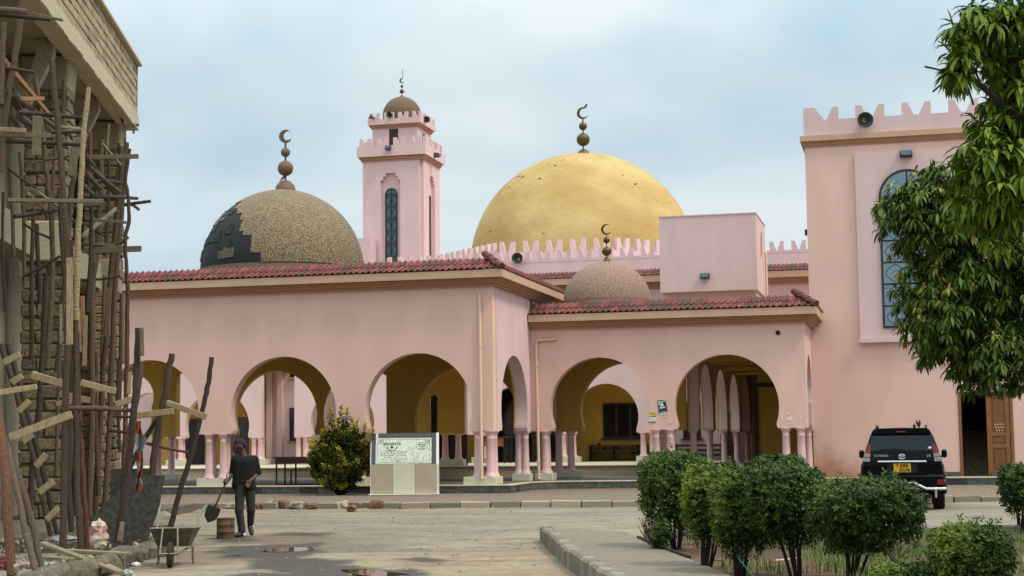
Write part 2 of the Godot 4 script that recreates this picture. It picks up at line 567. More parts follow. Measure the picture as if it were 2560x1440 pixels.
# a wall along x with horseshoe openings; doors holds [centre, radius] or [x0, x1, head height] for a square-headed opening,
# and [centre, radius, "half", edge] for an arch cut straight on one side at x = edge
func arch_outline(x0: float, x1: float, y1: float, doors: Array, apex := 4.45) -> Array:
	# one outline per bay, parted in the middle of each pier
	var out := []
	var left := x0
	for i in doors.size():
		var right := x1
		if i < doors.size() - 1:
			right = (doors[i][0] + doors[i][1] + doors[i + 1][0] - doors[i + 1][1]) * 0.5
			if doors[i].size() == 4 and doors[i][3] > doors[i][0]:
				right = doors[i][3] + 0.2
			if doors[i + 1].size() == 4 and doors[i + 1][3] < doors[i + 1][0]:
				right = doors[i + 1][3] - 0.2
		out.append(bay_outline(left, right, y1, [doors[i]], apex))
		left = right
	return out

func bay_outline(x0: float, x1: float, y1: float, doors: Array, apex: float) -> PackedVector2Array:
	var p := PackedVector2Array()
	p.append(Vector2(x0, y1)); p.append(Vector2(x0, SPR))
	for d in doors:
		if d.size() == 3:
			p.append(Vector2(d[0], SPR)); p.append(Vector2(d[0], d[2])); p.append(Vector2(d[1], d[2])); p.append(Vector2(d[1], SPR))
			continue
		var c: float = d[0]
		var R: float = d[1]
		var cy := apex - R
		var low := asin(clampf((cy - SPR - 0.2) / R, 0.05, 0.4))
		var neck := R * cos(low)
		var pts := [Vector2(-neck - 0.02, SPR), Vector2(-neck + 0.012, SPR + 0.11)]
		for i in 41:
			var a := lerpf(PI + low, -low, i / 40.0)
			pts.append(Vector2(cos(a) * R, cy + sin(a) * R))
		pts.append(Vector2(neck - 0.012, SPR + 0.11)); pts.append(Vector2(neck + 0.02, SPR))
		if d.size() == 4:
			var e: float = d[3] - c
			var q := []
			var lead := e < 0.0
			var ye := cy + sqrt(maxf(R * R - e * e, 0.0))
			if lead:
				q.append(Vector2(e, SPR)); q.append(Vector2(e, ye))
			for s in pts:
				if (lead and s.x > e + 0.01) or (not lead and s.x < e - 0.01):
					q.append(s)
			if not lead:
				q.append(Vector2(e, ye)); q.append(Vector2(e, SPR))
			pts = q
		for s in pts:
			p.append(Vector2(c + s.x, s.y))
	p.append(Vector2(x1, SPR)); p.append(Vector2(x1, y1))
	return p

func arch_wall(o: Node3D, bays: Array, z: float, th: float, face: Material, inner: Material, tf := Transform3D.IDENTITY) -> void:
	for poly in bays:
		arch_bay(o, poly, z, th, face, inner, tf)

func arch_bay(o: Node3D, poly: PackedVector2Array, z: float, th: float, face: Material, inner: Material, tf: Transform3D) -> void:
	var a := MB.new()
	a.ex(poly, z - th + 0.06, z, "fs", tf)
	mpart("wall", a, face, o)
	var b := MB.new()
	b.ex(poly, z - th, z - th + 0.058, "fbs", tf)
	mpart("inner_wall_face", b, inner, o)

var col_mesh: ArrayMesh
func column(o: Node3D, x: float, z: float, y0 := 0.63, y1 := SPR) -> void:
	if col_mesh == null:
		var k := MB.new()
		var H := 1.40
		k.lathe(Vector3.ZERO, [Vector2(0, 0), Vector2(0.185, 0), Vector2(0.185, 0.03), Vector2(0.175, 0.05), Vector2(0.155, 0.075), Vector2(0.158, 0.095), Vector2(0.140, 0.115), Vector2(0.133, 0.15), Vector2(0.125, 0.6), Vector2(0.112, 1.14), Vector2(0.118, 1.15), Vector2(0.118, 1.17), Vector2(0.112, 1.18), Vector2(0.116, 1.26), Vector2(0.135, 1.32), Vector2(0.170, 1.355), Vector2(0.172, 1.375), Vector2(0.178, 1.377), Vector2(0.178, H - 0.002), Vector2(0, H - 0.002)], 20, 0.8)
		col_mesh = k.done()
	var c := part("column", col_mesh, m["column"], o, off + Vector3(x, y0, z))
	c.scale.y = (y1 - y0) / 1.40

func pier(o: Node3D, xs: Array, zs: Array, block: Array, base := 0.38, skip := -1) -> void:   # block x0 x1 z0 z1
	var i := 0
	for z in zs:
		for x in xs:
			if i != skip:
				column(o, x, z, base + 0.25)
			i += 1
	var k := MB.new()
	k.cbox(Vector3((block[0] + block[1]) * 0.5, base + 0.125, (block[2] + block[3]) * 0.5), Vector3(block[1] - block[0], 0.248, block[3] - block[2]), 0.012)
	mpart("column_base", k, m["marble"], o)

# moulding swept round corners: path in mosque x, z with the outside on its right hand side when walking it
func sweep(path: Array, prof: Array) -> MB:
	var k := MB.new()
	var outs := []
	for i in path.size():
		var d0: Vector2 = (path[i] - path[maxi(i - 1, 0)]).normalized() if i > 0 else (path[1] - path[0]).normalized()
		var d1: Vector2 = (path[mini(i + 1, path.size() - 1)] - path[i]).normalized() if i < path.size() - 1 else d0
		var n0 := Vector2(-d0.y, d0.x)
		var n1 := Vector2(-d1.y, d1.x)
		var b := (n0 + n1).normalized()
		outs.append(b / maxf(b.dot(n0), 0.3))
	for i in path.size() - 1:
		for j in prof.size() - 1:
			var a: Vector2 = path[i] + outs[i] * prof[j].x
			var b2: Vector2 = path[i + 1] + outs[i + 1] * prof[j].x
			var c2: Vector2 = path[i + 1] + outs[i + 1] * prof[j + 1].x
			var d: Vector2 = path[i] + outs[i] * prof[j + 1].x
			k.quad(Vector3(a.x, prof[j].y, a.y), Vector3(b2.x, prof[j].y, b2.y), Vector3(c2.x, prof[j + 1].y, c2.y), Vector3(d.x, prof[j + 1].y, d.y))
	for e in 2:      # close the ends
		var pi := 0 if e == 0 else path.size() - 1
		var P := []
		for q in prof:
			var s: Vector2 = path[pi] + outs[pi] * q.x
			P.append(Vector3(s.x, q.y, s.y))
		var w: Vector3 = P[0]
		for j in range(1, P.size() - 1):
			if e == 0:
				k.tri(w, P[j], P[j + 1])
			else:
				k.tri(w, P[j + 1], P[j])
	return k

func cornice(o: Node3D, path: Array, y0: float, y1: float, out := 1.0) -> void:
	# stepped mouldings below, a plain fascia above
	var h := y1 - y0
	var ym := y0 + h * 0.50
	var s := (ym - y0) / 3.0
	mpart("moulding", sweep(path, [Vector2(0.003, y0), Vector2(0.12 * out, y0), Vector2(0.12 * out, y0 + s * 0.75), Vector2(0.20 * out, y0 + s), Vector2(0.20 * out, y0 + s * 1.75), Vector2(0.28 * out, y0 + s * 2), Vector2(0.28 * out, y0 + s * 2.8), Vector2(0.36 * out, ym - 0.003), Vector2(0.003, ym - 0.003)]), m["mould"], o)
	mpart("fascia", sweep(path, [Vector2(0.003, ym), Vector2(0.42 * out, ym), Vector2(0.42 * out, y1), Vector2(0.003, y1)]), m["tan"], o)

var tile_mesh: ArrayMesh
func make_tile() -> void:
	# one interlocking clay tile: x across, z down the slope, roll on one side
	var k := MB.new()
	var xs := [-0.1, -0.035, 0.0, 0.04, 0.075, 0.1]
	var ys := [0.0, 0.0, 0.012, 0.05, 0.05, 0.012]
	for i in 5:
		var a := Vector3(xs[i], ys[i], 0.0)
		var b := Vector3(xs[i + 1], ys[i + 1], 0.0)
		var lift := Vector3(0, 0.028, 0.40)
		k.quad(a + lift, b + lift, b, a)
		k.quad(a + lift + Vector3(0, -0.026, 0), b + lift + Vector3(0, -0.026, 0), b + lift, a + lift)
	tile_mesh = k.done()

# two courses of tiles up a slope whose foot runs from a to b (mosque axes); up = unit vector up the slope
func tile_slope(o: Node3D, a: Vector3, b: Vector3, up: Vector3, courses: int, cut0 := 0.0, cut1 := 0.0, mossy := 0.1, pitch := 0.2, joined := false) -> void:
	if tile_mesh == null:
		make_tile()
	var along := (b - a).normalized()
	var nrm := along.cross(up).normalized()
	if nrm.y < 0:
		nrm = -nrm
	var L := a.distance_to(b)
	var lots := MB.new()
	for c in courses:
		var f0 := cut0 * c
		var f1 := L - cut1 * c
		var count := int((f1 - f0) / pitch)
		for i in count:
			var s := f0 + pitch * (i + 0.5)
			var p := a + along * s + up * (0.34 * (c + 1) + 0.05) + nrm * rng.randf_range(0.0, 0.006)
			var bs := Basis(along, nrm, -up)
			if bs.determinant() < 0:
				bs = Basis(-along, nrm, -up)
			bs = bs * Basis(Vector3.UP, rng.randf_range(-0.03, 0.03))
			if joined:
				var src := tile_mesh.surface_get_arrays(0)
				for q in src[Mesh.ARRAY_VERTEX].size():
					lots.raw(p + bs * src[Mesh.ARRAY_VERTEX][q], bs * src[Mesh.ARRAY_NORMAL][q])
			else:
				var mi := rng.randi() % 4
				if rng.randf() < mossy or (c == 0 and rng.randf() < mossy):
					mi = 4
				var t := part("roof_tile", tile_mesh, m["tile%d" % mi], o)
				t.transform = Transform3D(bs, off + p)
	if joined:
		var j := mpart("roof_tiles", lots, m["tile1"], o)
		j.set_meta("kind", "stuff")
	var dk := MB.new()
	var tp := up * (0.34 * courses + 0.06)
	var lo := -nrm * 0.012
	dk.quad(a + lo, b + lo, b - along * cut1 * courses + tp + lo, a + along * cut0 * courses + tp + lo)
	mpart("roof_deck", dk, m["deck"], o)

func ridge_tiles(o: Node3D, a: Vector3, b: Vector3, n: int) -> void:
	for i in n:
		var k := MB.new()
		var p := a.lerp(b, float(i) / n)
		var q := a.lerp(b, (i + 1.12) / n)
		k.tube([p, q], [0.125, 0.10], 10)
		mpart("ridge_tile", k, m["tile%d" % (1 if i % 2 else 3)], o)

func merlon_row(o: Node3D, a: Vector3, b: Vector3, spacing: float, top: float, run: float, h: float, th: float, mt: Material, first := 0) -> void:
	var dir := (b - a).normalized()
	var n := int(a.distance_to(b) / spacing + 0.01)
	var tf := Transform3D(Basis(dir, Vector3.UP, dir.cross(Vector3.UP)), Vector3.ZERO)
	for i in n:
		var left := (i + first) % 2 == 0     # slopes on its left
		var x := spacing * (i + 0.5)
		var t := top * 0.5
		var pl := PackedVector2Array([Vector2(x - t - (run if left else 0.0), 0), Vector2(x + t + (0.0 if left else run), 0), Vector2(x + t, h), Vector2(x - t, h)])
		var k := MB.new()
		k.ex(pl, -th, 0.0, "fbs", Transform3D(tf.basis, a))
		mpart("merlon", k, mt, o)

func crescent(o: Node3D, c: Vector3, R: float, fat: float, mt: Material) -> void:
	var p := PackedVector2Array()
	var e := R * 0.86
	var sh := Vector2(R * 0.30, R * 0.06)
	for i in 29:
		var a := deg_to_rad(38 + 292.0 * i / 28)
		p.append(Vector2(cos(a), sin(a)) * R)
	for i in 25:
		var a := deg_to_rad(318 - 268.0 * i / 24)
		p.append(sh * fat + Vector2(cos(a), sin(a)) * (R - R * 0.30 * fat * 0.9))
	var k := MB.new()
	k.ex(p, -0.03, 0.03, "fbs", Transform3D(Basis.IDENTITY, c))
	mpart("crescent", k, mt, o)

func finial(o: Node3D, x: float, z: float, cap: Array, balls: Array, moon: Array, mt: Material, ballmat: Material) -> void:
	# cap [y, r, h]; balls [y, r]; moon [y, R, fat]
	var k := MB.new()
	k.lathe(Vector3(x, cap[0], z), [Vector2(cap[1], -0.08), Vector2(cap[1] * 1.02, 0), Vector2(cap[1] * 0.9, cap[2] * 0.5), Vector2(cap[1] * 0.5, cap[2] * 0.88), Vector2(0.03, cap[2])], 20)
	mpart("finial_cap", k, ballmat, o)
	var r := MB.new()
	r.tube([Vector3(x, cap[0], z), Vector3(x, moon[0] - moon[1] * 0.9, z)], [cap[1] * 0.11], 8)
	mpart("finial_rod", r, mt, o)
	for b in balls:
		var s := MB.new()
		s.ball(Vector3(x, b[0], z), Vector3.ONE * b[1], 22, 14)
		mpart("finial_ball", s, ballmat, o)
	crescent(o, Vector3(x, moon[0], z), moon[1], moon[2], mt)

func dome_profile(R: float, yc: float, y0: float, n := 24, squash := 1.0) -> Array:
	var p := []
	var a0 := asin(clampf((y0 - yc) / R, -1, 1))
	for i in n + 1:
		var a := lerpf(a0, PI * 0.5, float(i) / n)
		p.append(Vector2(maxf(R * cos(a), 0.001), yc + R * sin(a) * squash))
	return p

func window_arched(o: Node3D, x0: float, x1: float, y0: float, ytop: float, z: float, bars: int, rows: int, glassmat: Material, fr := 0.05) -> void:
	var R := (x1 - x0) * 0.5
	var c := Vector2((x0 + x1) * 0.5, ytop - R)
	var outer := PackedVector2Array([Vector2(x0, y0)])
	var inner := PackedVector2Array([Vector2(x0 + fr, y0 + fr)])
	for i in 25:
		var a := PI - PI * i / 24
		outer.append(c + Vector2(cos(a), sin(a)) * R)
		inner.append(c + Vector2(cos(a), sin(a)) * (R - fr))
	outer.append(Vector2(x1, y0)); inner.append(Vector2(x1 - fr, y0 + fr))
	var g := MB.new()
	g.ex(outer, z - 0.03, z - 0.015, "fb")
	mpart("pane", g, glassmat, o)
	var f := MB.new()
	for i in outer.size():
		var j := (i + 1) % outer.size()
		f.quad(Vector3(outer[j].x, outer[j].y, z + 0.02), Vector3(outer[i].x, outer[i].y, z + 0.02), Vector3(inner[i].x, inner[i].y, z + 0.02), Vector3(inner[j].x, inner[j].y, z + 0.02))
		f.quad(Vector3(inner[j].x, inner[j].y, z + 0.02), Vector3(inner[i].x, inner[i].y, z + 0.02), Vector3(inner[i].x, inner[i].y, z - 0.03), Vector3(inner[j].x, inner[j].y, z - 0.03))
	mpart("window_frame", f, m["iron"], o)
	for b in bars:
		var x := lerpf(x0, x1, (b + 1.0) / (bars + 1))
		var dx := absf(x - c.x)
		var yt := c.y + sqrt(maxf(R * R - dx * dx, 0))
		mpart("window_bar", span(x - fr * 0.35, x + fr * 0.35, y0, yt, z - 0.014, z + 0.022), m["iron"], o)
	for r in rows:
		var y := lerpf(y0, c.y, (r + 1.0) / rows)
		mpart("window_bar", span(x0 + fr * 0.5, x1 - fr * 0.5, y - fr * 0.4, y + fr * 0.4, z - 0.013, z + 0.024), m["iron"], o)
	# scrollwork of the grille
	var sc := MB.new()
	for r in rows:
		for b in bars + 1:
			var cx := lerpf(x0, x1, (b + 0.5) / (bars + 1))
			var ya := lerpf(y0, c.y, float(r) / rows)
			var yb := lerpf(y0, c.y, (r + 1.0) / rows)
			var w := (x1 - x0) / (bars + 1) * 0.34
			for sd in [-1.0, 1.0]:
				var pts := []
				for q in 9:
					var fq := q / 8.0
					pts.append(Vector3(cx + sd * w * sin(PI * fq), lerpf(ya, yb, 0.08 + fq * 0.84), z + 0.005))
				sc.tube(pts, [fr * 0.16], 4, false)
	mpart("window_grille", sc, m["iron"], o)

func build_mosque() -> void:
	# ---- left porch
	var o := mthing("arcade_porch", "long pink arcade with horseshoe arches, red tiled eave and brown mosaic dome", "building", Vector3(-6, 0, -4.6))
	var A := [-11.5, -6.87, -2.41]
	arch_wall(o, arch_outline(-18.0, 0.0, 6.9, [[-16.0, 1.72], [A[0], 1.75], [A[1], 1.78], [A[2], 1.73]]), 0.0, 0.46, m["pink"], m["yellow"])
	# side wall, seen obliquely
	var tfs := Transform3D(Basis(Vector3(0, 0, -1), Vector3.UP, Vector3(1, 0, 0)), Vector3.ZERO)
	arch_wall(o, arch_outline(0.464, 5.0, 6.9, [[2.74, 1.74]]), 0.0, 0.46, m["lilac"], m["yellow"], tfs)
	arch_wall(o, arch_outline(5.5, 9.0, 6.9, [[7.2, 1.3]]), 0.0, 0.46, m["lilac"], m["yellow"], tfs)
	arch_wall(o, arch_outline(0.003, 4.62, 5.75, [[2.54, 1.7]]), -9.1, 0.40, m["yellow"], m["pink"])
	arch_wall(o, arch_outline(-18.0, 0.0, 6.9, [[-16.8, 0.9], [-14.75, 1.79, "half", -14.97], [-10.9, 1.69], [-7.4, 1.69, "half", -6.48], [-3.42, 1.97]]), -9.1, 0.40, m["yellow"], m["pink"])
	pier(o, [-9.42, -8.93], [-0.12, -0.36], [-9.78, -8.55, -0.55, 0.06])
	pier(o, [-4.9, -4.42], [-0.12, -0.36], [-5.2, -4.1, -0.55, 0.06])
	pier(o, [-14.0, -13.5], [-0.12, -0.36], [-14.3, -13.2, -0.55, 0.06])
	pier(o, [-0.52, -0.13], [-0.12, -0.5], [-0.95, 0.07, -0.85, 0.06], 0.38, 2)
	pier(o, [-0.14, -0.36], [-4.68], [-0.55, 0.06, -4.92, -4.45])
	for xs in [[-15.75, -15.2], [-12.9, -12.72], [-8.95, -8.6], [-6.3, -5.75], [-1.25, -0.6], [0.0, 0.45], [4.1, 3.9]]:
		pier(o, xs, [-9.25], [xs[0] - 0.35, xs[xs.size() - 1] + 0.35, -9.6, -8.95])
	mpart("roof_slab", span(-17.9, -0.47, 5.2, 5.4, -9.08, -0.47), m["yellow"], o)
	mpart("roof_slab", span(-17.9, -0.05, 6.72, 6.86, -9.05, -0.05), m["roofgrey"], o)
	for z in [-3.1, -6.1]:
		mpart("ceiling_beam", span(-17.9, -0.48, 4.95, 5.197, z - 0.14, z + 0.14), m["yellow"], o)
	cornice(o, [Vector2(-18, 0), Vector2(0, 0), Vector2(0, -9.6)], 6.47, 6.93)
	var up := Vector3(0, 0.53, -0.848).normalized()
	tile_slope(o, Vector3(-13.4, 6.95, 0.42), Vector3(0.42, 6.95, 0.42), up, 2, 0.0, 0.29, 0.10)
	tile_slope(o, Vector3(-18.0, 6.95, 0.42), Vector3(-13.4, 6.95, 0.42), up, 2, 0.0, 0.0, 0.1, 0.2, true)
	tile_slope(o, Vector3(0.42, 6.95, 0.42), Vector3(0.42, 6.95, -9.6), Vector3(-0.848, 0.53, 0).normalized(), 2, 0.29, 0.0, 0.10)
	mpart("parapet_wall", span(-18, -0.4, 6.9, 7.28, -0.5, -0.32), m["roofgrey"], o)
	ridge_tiles(o, Vector3(0.42, 7.0, 0.42), Vector3(-0.3, 7.50, -0.3), 3)
	# the mosaic dome, with its lost mosaic showing black tiles
	var dc := Vector3(-8.75, 0, -4.55)
	var R := 2.84
	var yc := 7.72
	mpart("drum", span(dc.x - 2.9, dc.x + 2.9, 6.87, 7.1, dc.z - 2.9, dc.z + 2.9), m["roofgrey"], o)
	var drum := MB.new()
	drum.lathe(Vector3(dc.x, 0, dc.z), [Vector2(R - 0.02, 7.1), Vector2(R - 0.02, yc)], 48)
	mpart("drum", drum, m["mosaic"], o)
	var mo := MB.new()
	var nu := 96
	var nv := 28
	var gap := MB.new()
	for j in nv:
		for i in nu:
			var a0 := TAU * i / nu
			var a1 := TAU * (i + 1) / nu
			var e0 := PI * 0.5 * j / nv
			var e1 := PI * 0.5 * (j + 1) / nv
			var lost: bool = false
			# degrees round the dome from the front towards the left
			var deg := rad_to_deg(wrapf(atan2(cos((a0 + a1) * 0.5), sin((a0 + a1) * 0.5)), -PI, PI))
			var front := -deg + 23.4
			var el := rad_to_deg(e0)
			var edge: float = [15.0, 15.0, 22.0, 22.0, 23.0, 25.0, 30.0, 33.0, 33.0, 36.0, 39.0, 39.0, 46.0, 50.0, 57.0, 57.0][mini(j, 15)]
			lost = front > edge and front < 125.0 and el < 52.0
			var rr := R - 0.018 if lost else R
			var q := []
			for s in [[a1, e0], [a0, e0], [a0, e1], [a1, e1]]:
				q.append(Vector3(cos(s[0]) * cos(s[1]), sin(s[1]), sin(s[0]) * cos(s[1])))
			var ctr := Vector3(dc.x, yc, dc.z)
			var into: MB = gap if lost else mo
			into.squad(ctr + q[0] * rr, ctr + q[1] * rr, ctr + q[2] * rr, ctr + q[3] * rr, q[0], q[1], q[2], q[3], float(i + 1) / nu, float(i) / nu, float(j) / nv, float(j + 1) / nv)
	mpart("dome", mo, m["mosaic"], o)
	mpart("bare_dome_patch", gap, m["blacktile"], o)
	# single black tiles still standing proud on the bare patch
	for i in 26:
		var fr := deg_to_rad(rng.randf_range(4, 62))
		var el := deg_to_rad(rng.randf_range(4, 42))
		if rad_to_deg(fr) < 8 + rad_to_deg(el) * 0.5:
			continue
		var d := Vector3(-sin(fr) * cos(el), sin(el), cos(fr) * cos(el))
		var bs := Basis.looking_at(d, Vector3.UP)
		mpart("dome_tile", bx(Vector3(dc.x, yc, dc.z) + d * (R - 0.012), Vector3(rng.randf_range(0.28, 0.5), rng.randf_range(0.25, 0.4), 0.03), bs), m["blacktile" if i % 3 else "stone3"], o)
	finial(o, dc.x + 0.1, dc.z, [10.50, 0.36, 0.42], [[11.33, 0.275], [11.90, 0.165]], [12.47, 0.235, 1.15], m["rustball"], m["rustball"])
	# rain pipe on the front
	var pp := MB.new()
	pp.tube([Vector3(-0.40, 6.22, -0.1), Vector3(-0.39, 6.2, 0.05), Vector3(-0.38, 6.05, 0.075), Vector3(-0.36, 0.62, 0.075), Vector3(-0.35, 0.56, 0.12)], [0.055, 0.055, 0.052, 0.05, 0.05], 10)
	mpart("rain_pipe", pp, m["pipe"], o)
	for y in [2.3, 4.6]:
		var cl := MB.new()
		cl.lathe(Vector3(-0.375, y, 0.075), [Vector2(0.05, 0), Vector2(0.064, 0), Vector2(0.064, 0.07), Vector2(0.05, 0.07)], 12)
		mpart("pipe_collar", cl, m["pipe"], o)

	# ---- right porch
	o = mthing("entrance_porch", "lower pink arcade with two front arches, red tiled eave and small pebbled dome", "building", Vector3(4.6, 0, -7))
	arch_wall(o, arch_outline(0.003, 9.12, 5.9, [[2.33, 1.68], [6.54, 1.70]]), -5.0, 0.46, m["pink"], m["yellow"])
	var tfr := Transform3D(Basis(Vector3(0, 0, -1), Vector3.UP, Vector3(1, 0, 0)), Vector3(9.12, 0, 0))
	arch_wall(o, arch_outline(5.464, 8.28, 5.9, [[6.75, 1.12]]), 0.0, 0.40, m["lilac"], m["yellow"], tfr)
	pier(o, [0.45], [-5.12, -5.36], [0.12, 0.72, -5.6, -4.94])
	pier(o, [4.2, 4.66], [-5.12, -5.36], [3.95, 4.95, -5.6, -4.94])
	pier(o, [8.42, 8.9], [-5.12, -5.36], [8.15, 9.18, -5.6, -4.94])
	pier(o, [8.95], [-8.0], [8.7, 9.18, -8.25, -7.7])
	mpart("roof_slab", span(0.01, 8.7, 4.72, 4.9, -9.05, -5.47), m["yellow"], o)
	mpart("roof_slab", span(0.01, 9.0, 5.72, 5.86, -9.6, -5.05), m["roofgrey"], o)
	cornice(o, [Vector2(0.03, -5), Vector2(9.12, -5), Vector2(9.12, -8.28)], 5.43, 5.90)
	tile_slope(o, Vector3(0.04, 5.92, -4.58), Vector3(9.54, 5.92, -4.58), up, 2, 0.0, 0.29, 0.22)
	tile_slope(o, Vector3(9.54, 5.92, -4.58), Vector3(9.54, 5.92, -8.28), Vector3(-0.848, 0.53, 0).normalized(), 2, 0.29, 0.0, 0.1)
	ridge_tiles(o, Vector3(9.54, 5.97, -4.58), Vector3(8.8, 6.47, -5.3), 3)
	mpart("parapet_wall", span(0.1, 8.7, 5.87, 6.25, -5.5, -5.32), m["roofgrey"], o)
	var sd := MB.new()
	sd.lathe(Vector3(2.36, 0, -6.6), [Vector2(1.5, 5.9), Vector2(1.5, 6.45)] + dome_profile(1.51, 6.42, 6.45, 20, 0.94), 48)
	mpart("dome", sd, m["pebble"], o)
	finial(o, 2.37, -6.6, [7.80, 0.13, 0.2], [[8.19, 0.165], [8.58, 0.115]], [8.95, 0.185, 0.75], m["brass"], m["brass"])
	pp = MB.new()
	pp.tube([Vector3(0.92, 5.09, -4.93), Vector3(0.34, 5.08, -4.92), Vector3(0.25, 5.04, -4.92), Vector3(0.22, 4.95, -4.92), Vector3(0.26, 0.5, -4.92), Vector3(0.27, 0.43, -4.87)], [0.05], 10)
	mpart("rain_pipe", pp, m["pipe"], o)
	for y in [1.0, 2.9, 4.2]:
		var cl := MB.new()
		cl.lathe(Vector3(0.24, y, -4.92), [Vector2(0.05, 0), Vector2(0.063, 0), Vector2(0.063, 0.07), Vector2(0.05, 0.07)], 12)
		mpart("pipe_collar", cl, m["pipe"], o)
	var ho := MB.new()
	ho.lathe(Vector3.ZERO, [Vector2(0.0, 0.0), Vector2(0.05, 0.0), Vector2(0.055, 0.02), Vector2(0.075, 0.03), Vector2(0.075, 0.0)], 14)
	var hp := part("overflow_spout", ho, m["dark"], o, off + Vector3(8.27, 5.11, -4.985))
	hp.rotation.x = PI / 2
	# patches where old posters were torn off
	for i in 26:
		var wx := rng.randf_range(8.32, 8.95)
		var wy := rng.randf_range(2.12, 2.55)
		if i > 17:
			wx = rng.randf_range(4.35, 4.72)
			wy = rng.randf_range(2.2, 2.48)
		var pl := PackedVector2Array()
		var w := rng.randf_range(0.02, 0.10)
		var h := rng.randf_range(0.03, 0.16) * (0.6 if i > 17 else 1.0)
		for q in 8:
			var a := TAU * q / 8
			pl.append(Vector2(wx + cos(a) * w * rng.randf_range(0.4, 0.8), wy + sin(a) * h * rng.randf_range(0.4, 0.8)))
		var pk := MB.new()
		pk.ex(pl, -5.0, -4.997 + 0.0004 * i, "fs")
		mpart("peeled_paint", pk, m["white" if i % 3 else "pipe"], o)
	# corridor behind the porch
	var tfc := Transform3D(Basis(Vector3(0, 0, -1), Vector3.UP, Vector3(1, 0, 0)), Vector3(5.05, 0, 0))
	var dd := []
	for i in 5:
		dd.append([11.7 + 4.75 * i, 1.95])
	arch_wall(o, arch_outline(9.5, 33.0, 5.2, dd), 0.0, 0.40, m["lilac"], m["yellow"], tfc)
	for i in 5:
		pier(o, [4.86], [-9.35 - 4.75 * i + (0.0 if i else 0.0)], [4.5, 5.2, -9.7 - 4.75 * i, -9.0 - 4.75 * i])
	mpart("roof_slab", span(5.1, 9.0, 4.80, 5.0, -33, -9.2), m["yellow"], o)
	for i in 6:
		mpart("ceiling_beam", span(5.08, 9.0, 4.45, 4.797, -10.2 - 2.4 * i, -9.85 - 2.4 * i), m["yellow"], o)
	mpart("inner_wall", span(6.82, 9.08, 0.38, 4.795, -13.3, -13.05), m["yellow"], o)
	mpart("inner_wall", span(5.1, 9.0, 0.38, 4.795, -28.3, -28.0), m["yellow"], o)
	mpart("inner_wall", span(9.0, 9.09, 0.38, 5.2, -33, -8.7), m["yellow"], o)
	mpart("door_frame", span(6.66, 6.82, 0.38, 3.62, -13.28, -12.98), m["iron"], o)
	mpart("door_frame", span(6.66, 9.0, 3.62, 3.78, -13.04, -12.98), m["iron"], o)

	# ---- the court behind: raised floor, arcade fronts, rooms
	o = mthing("court_arcade", "sunlit pink inner court arcade seen through the front arches", "building", Vector3(-9, 0, -22))
	mpart("court_floor", span(-24, 4.8, 0.05, 0.77, -26, -12.2), m["cream"], o)
	mpart("back_wall", span(-44, -24.0, 0.05, 7.0, -27.3, -27.0), m["lilac"], o)
	mpart("stair_nosing", span(-24, 4.8, 0.70, 0.735, -12.2, -12.17), m["greystone"], o)
	arch_wall(o, arch_outline(-24.0, -16.95, 6.6, [[-22.6, 1.0], [-19.13, 1.62]], 4.2), -22.0, 0.4, m["lilac"], m["pink"])
	arch_wall(o, arch_outline(-15.27, -6.62, 6.6, [[-12.94, 1.55], [-9.6, 0.9]], 4.2), -22.0, 0.4, m["lilac"], m["pink"])
	arch_wall(o, arch_outline(-6.6, 1.57, 6.6, [[-4.6, 1.65], [-0.67, 1.45]], 4.2), -22.0, 0.4, m["lilac"], m["pink"])
	for xs in [[-21.4, -21.0], [-17.3, -17.0], [-15.1, -14.75], [-11.3, -10.9], [-6.5, -6.3], [-2.6, -2.2], [0.95, 1.35]]:
		pier(o, xs, [-22.12, -22.3], [xs[0] - 0.3, xs[1] + 0.3, -22.6, -21.95], 0.77)
	mpart("roof_slab", span(-24, -17, 5.2, 5.4, -26, -22.42), m["yellow"], o)
	mpart("roof_slab", span(-15.2, 1.5, 5.2, 5.4, -26, -22.42), m["yellow"], o)
	mpart("back_wall", span(-24, -18.6, 0.77, 7.5, -26.4, -26.0), m["yellow"], o)
	mpart("back_wall", span(-18.6, -12.0, 0.77, 7.5, -25.9, -25.6), m["lilac"], o)
	mpart("back_wall", span(-12.0, -6.4, 0.77, 7.5, -26.4, -26.0), m["yellow"], o)
	mpart("back_wall", span(-6.4, -3.0, 0.77, 7.5, -24.4, -24.0), m["darkglass"], o)
	mpart("back_wall", span(-3.0, 1.6, 0.77, 7.5, -25.6, -25.2), m["yellow"], o)
	mpart("back_wall", span(1.6, 4.8, 0.77, 7.5, -25.5, -25.1), m["lilac"], o)
	for x in [-18.45, -18.1, -17.55]:
		mpart("pilaster", span(x, x + 0.28, 0.77, 7.4, -25.598, -25.42), m["lilac"], o)
	for w in [[-16.94, -16.44, 1.86, 3.46], [-16.94, -16.44, 4.94, 6.2]]:
		var wd := mpart("window", span(w[0], w[1], w[2], w[3], -25.6, -25.55), m["iron"], o)
		part("pane", span(w[0] + 0.06, w[1] - 0.06, w[2] + 0.06, w[3] - 0.06, -25.548, -25.54), m["darkglass"], wd)
		part("sill", span(w[0] - 0.08, w[1] + 0.08, w[2] - 0.08, w[2] - 0.003, -25.6, -25.45), m["mould"], wd)
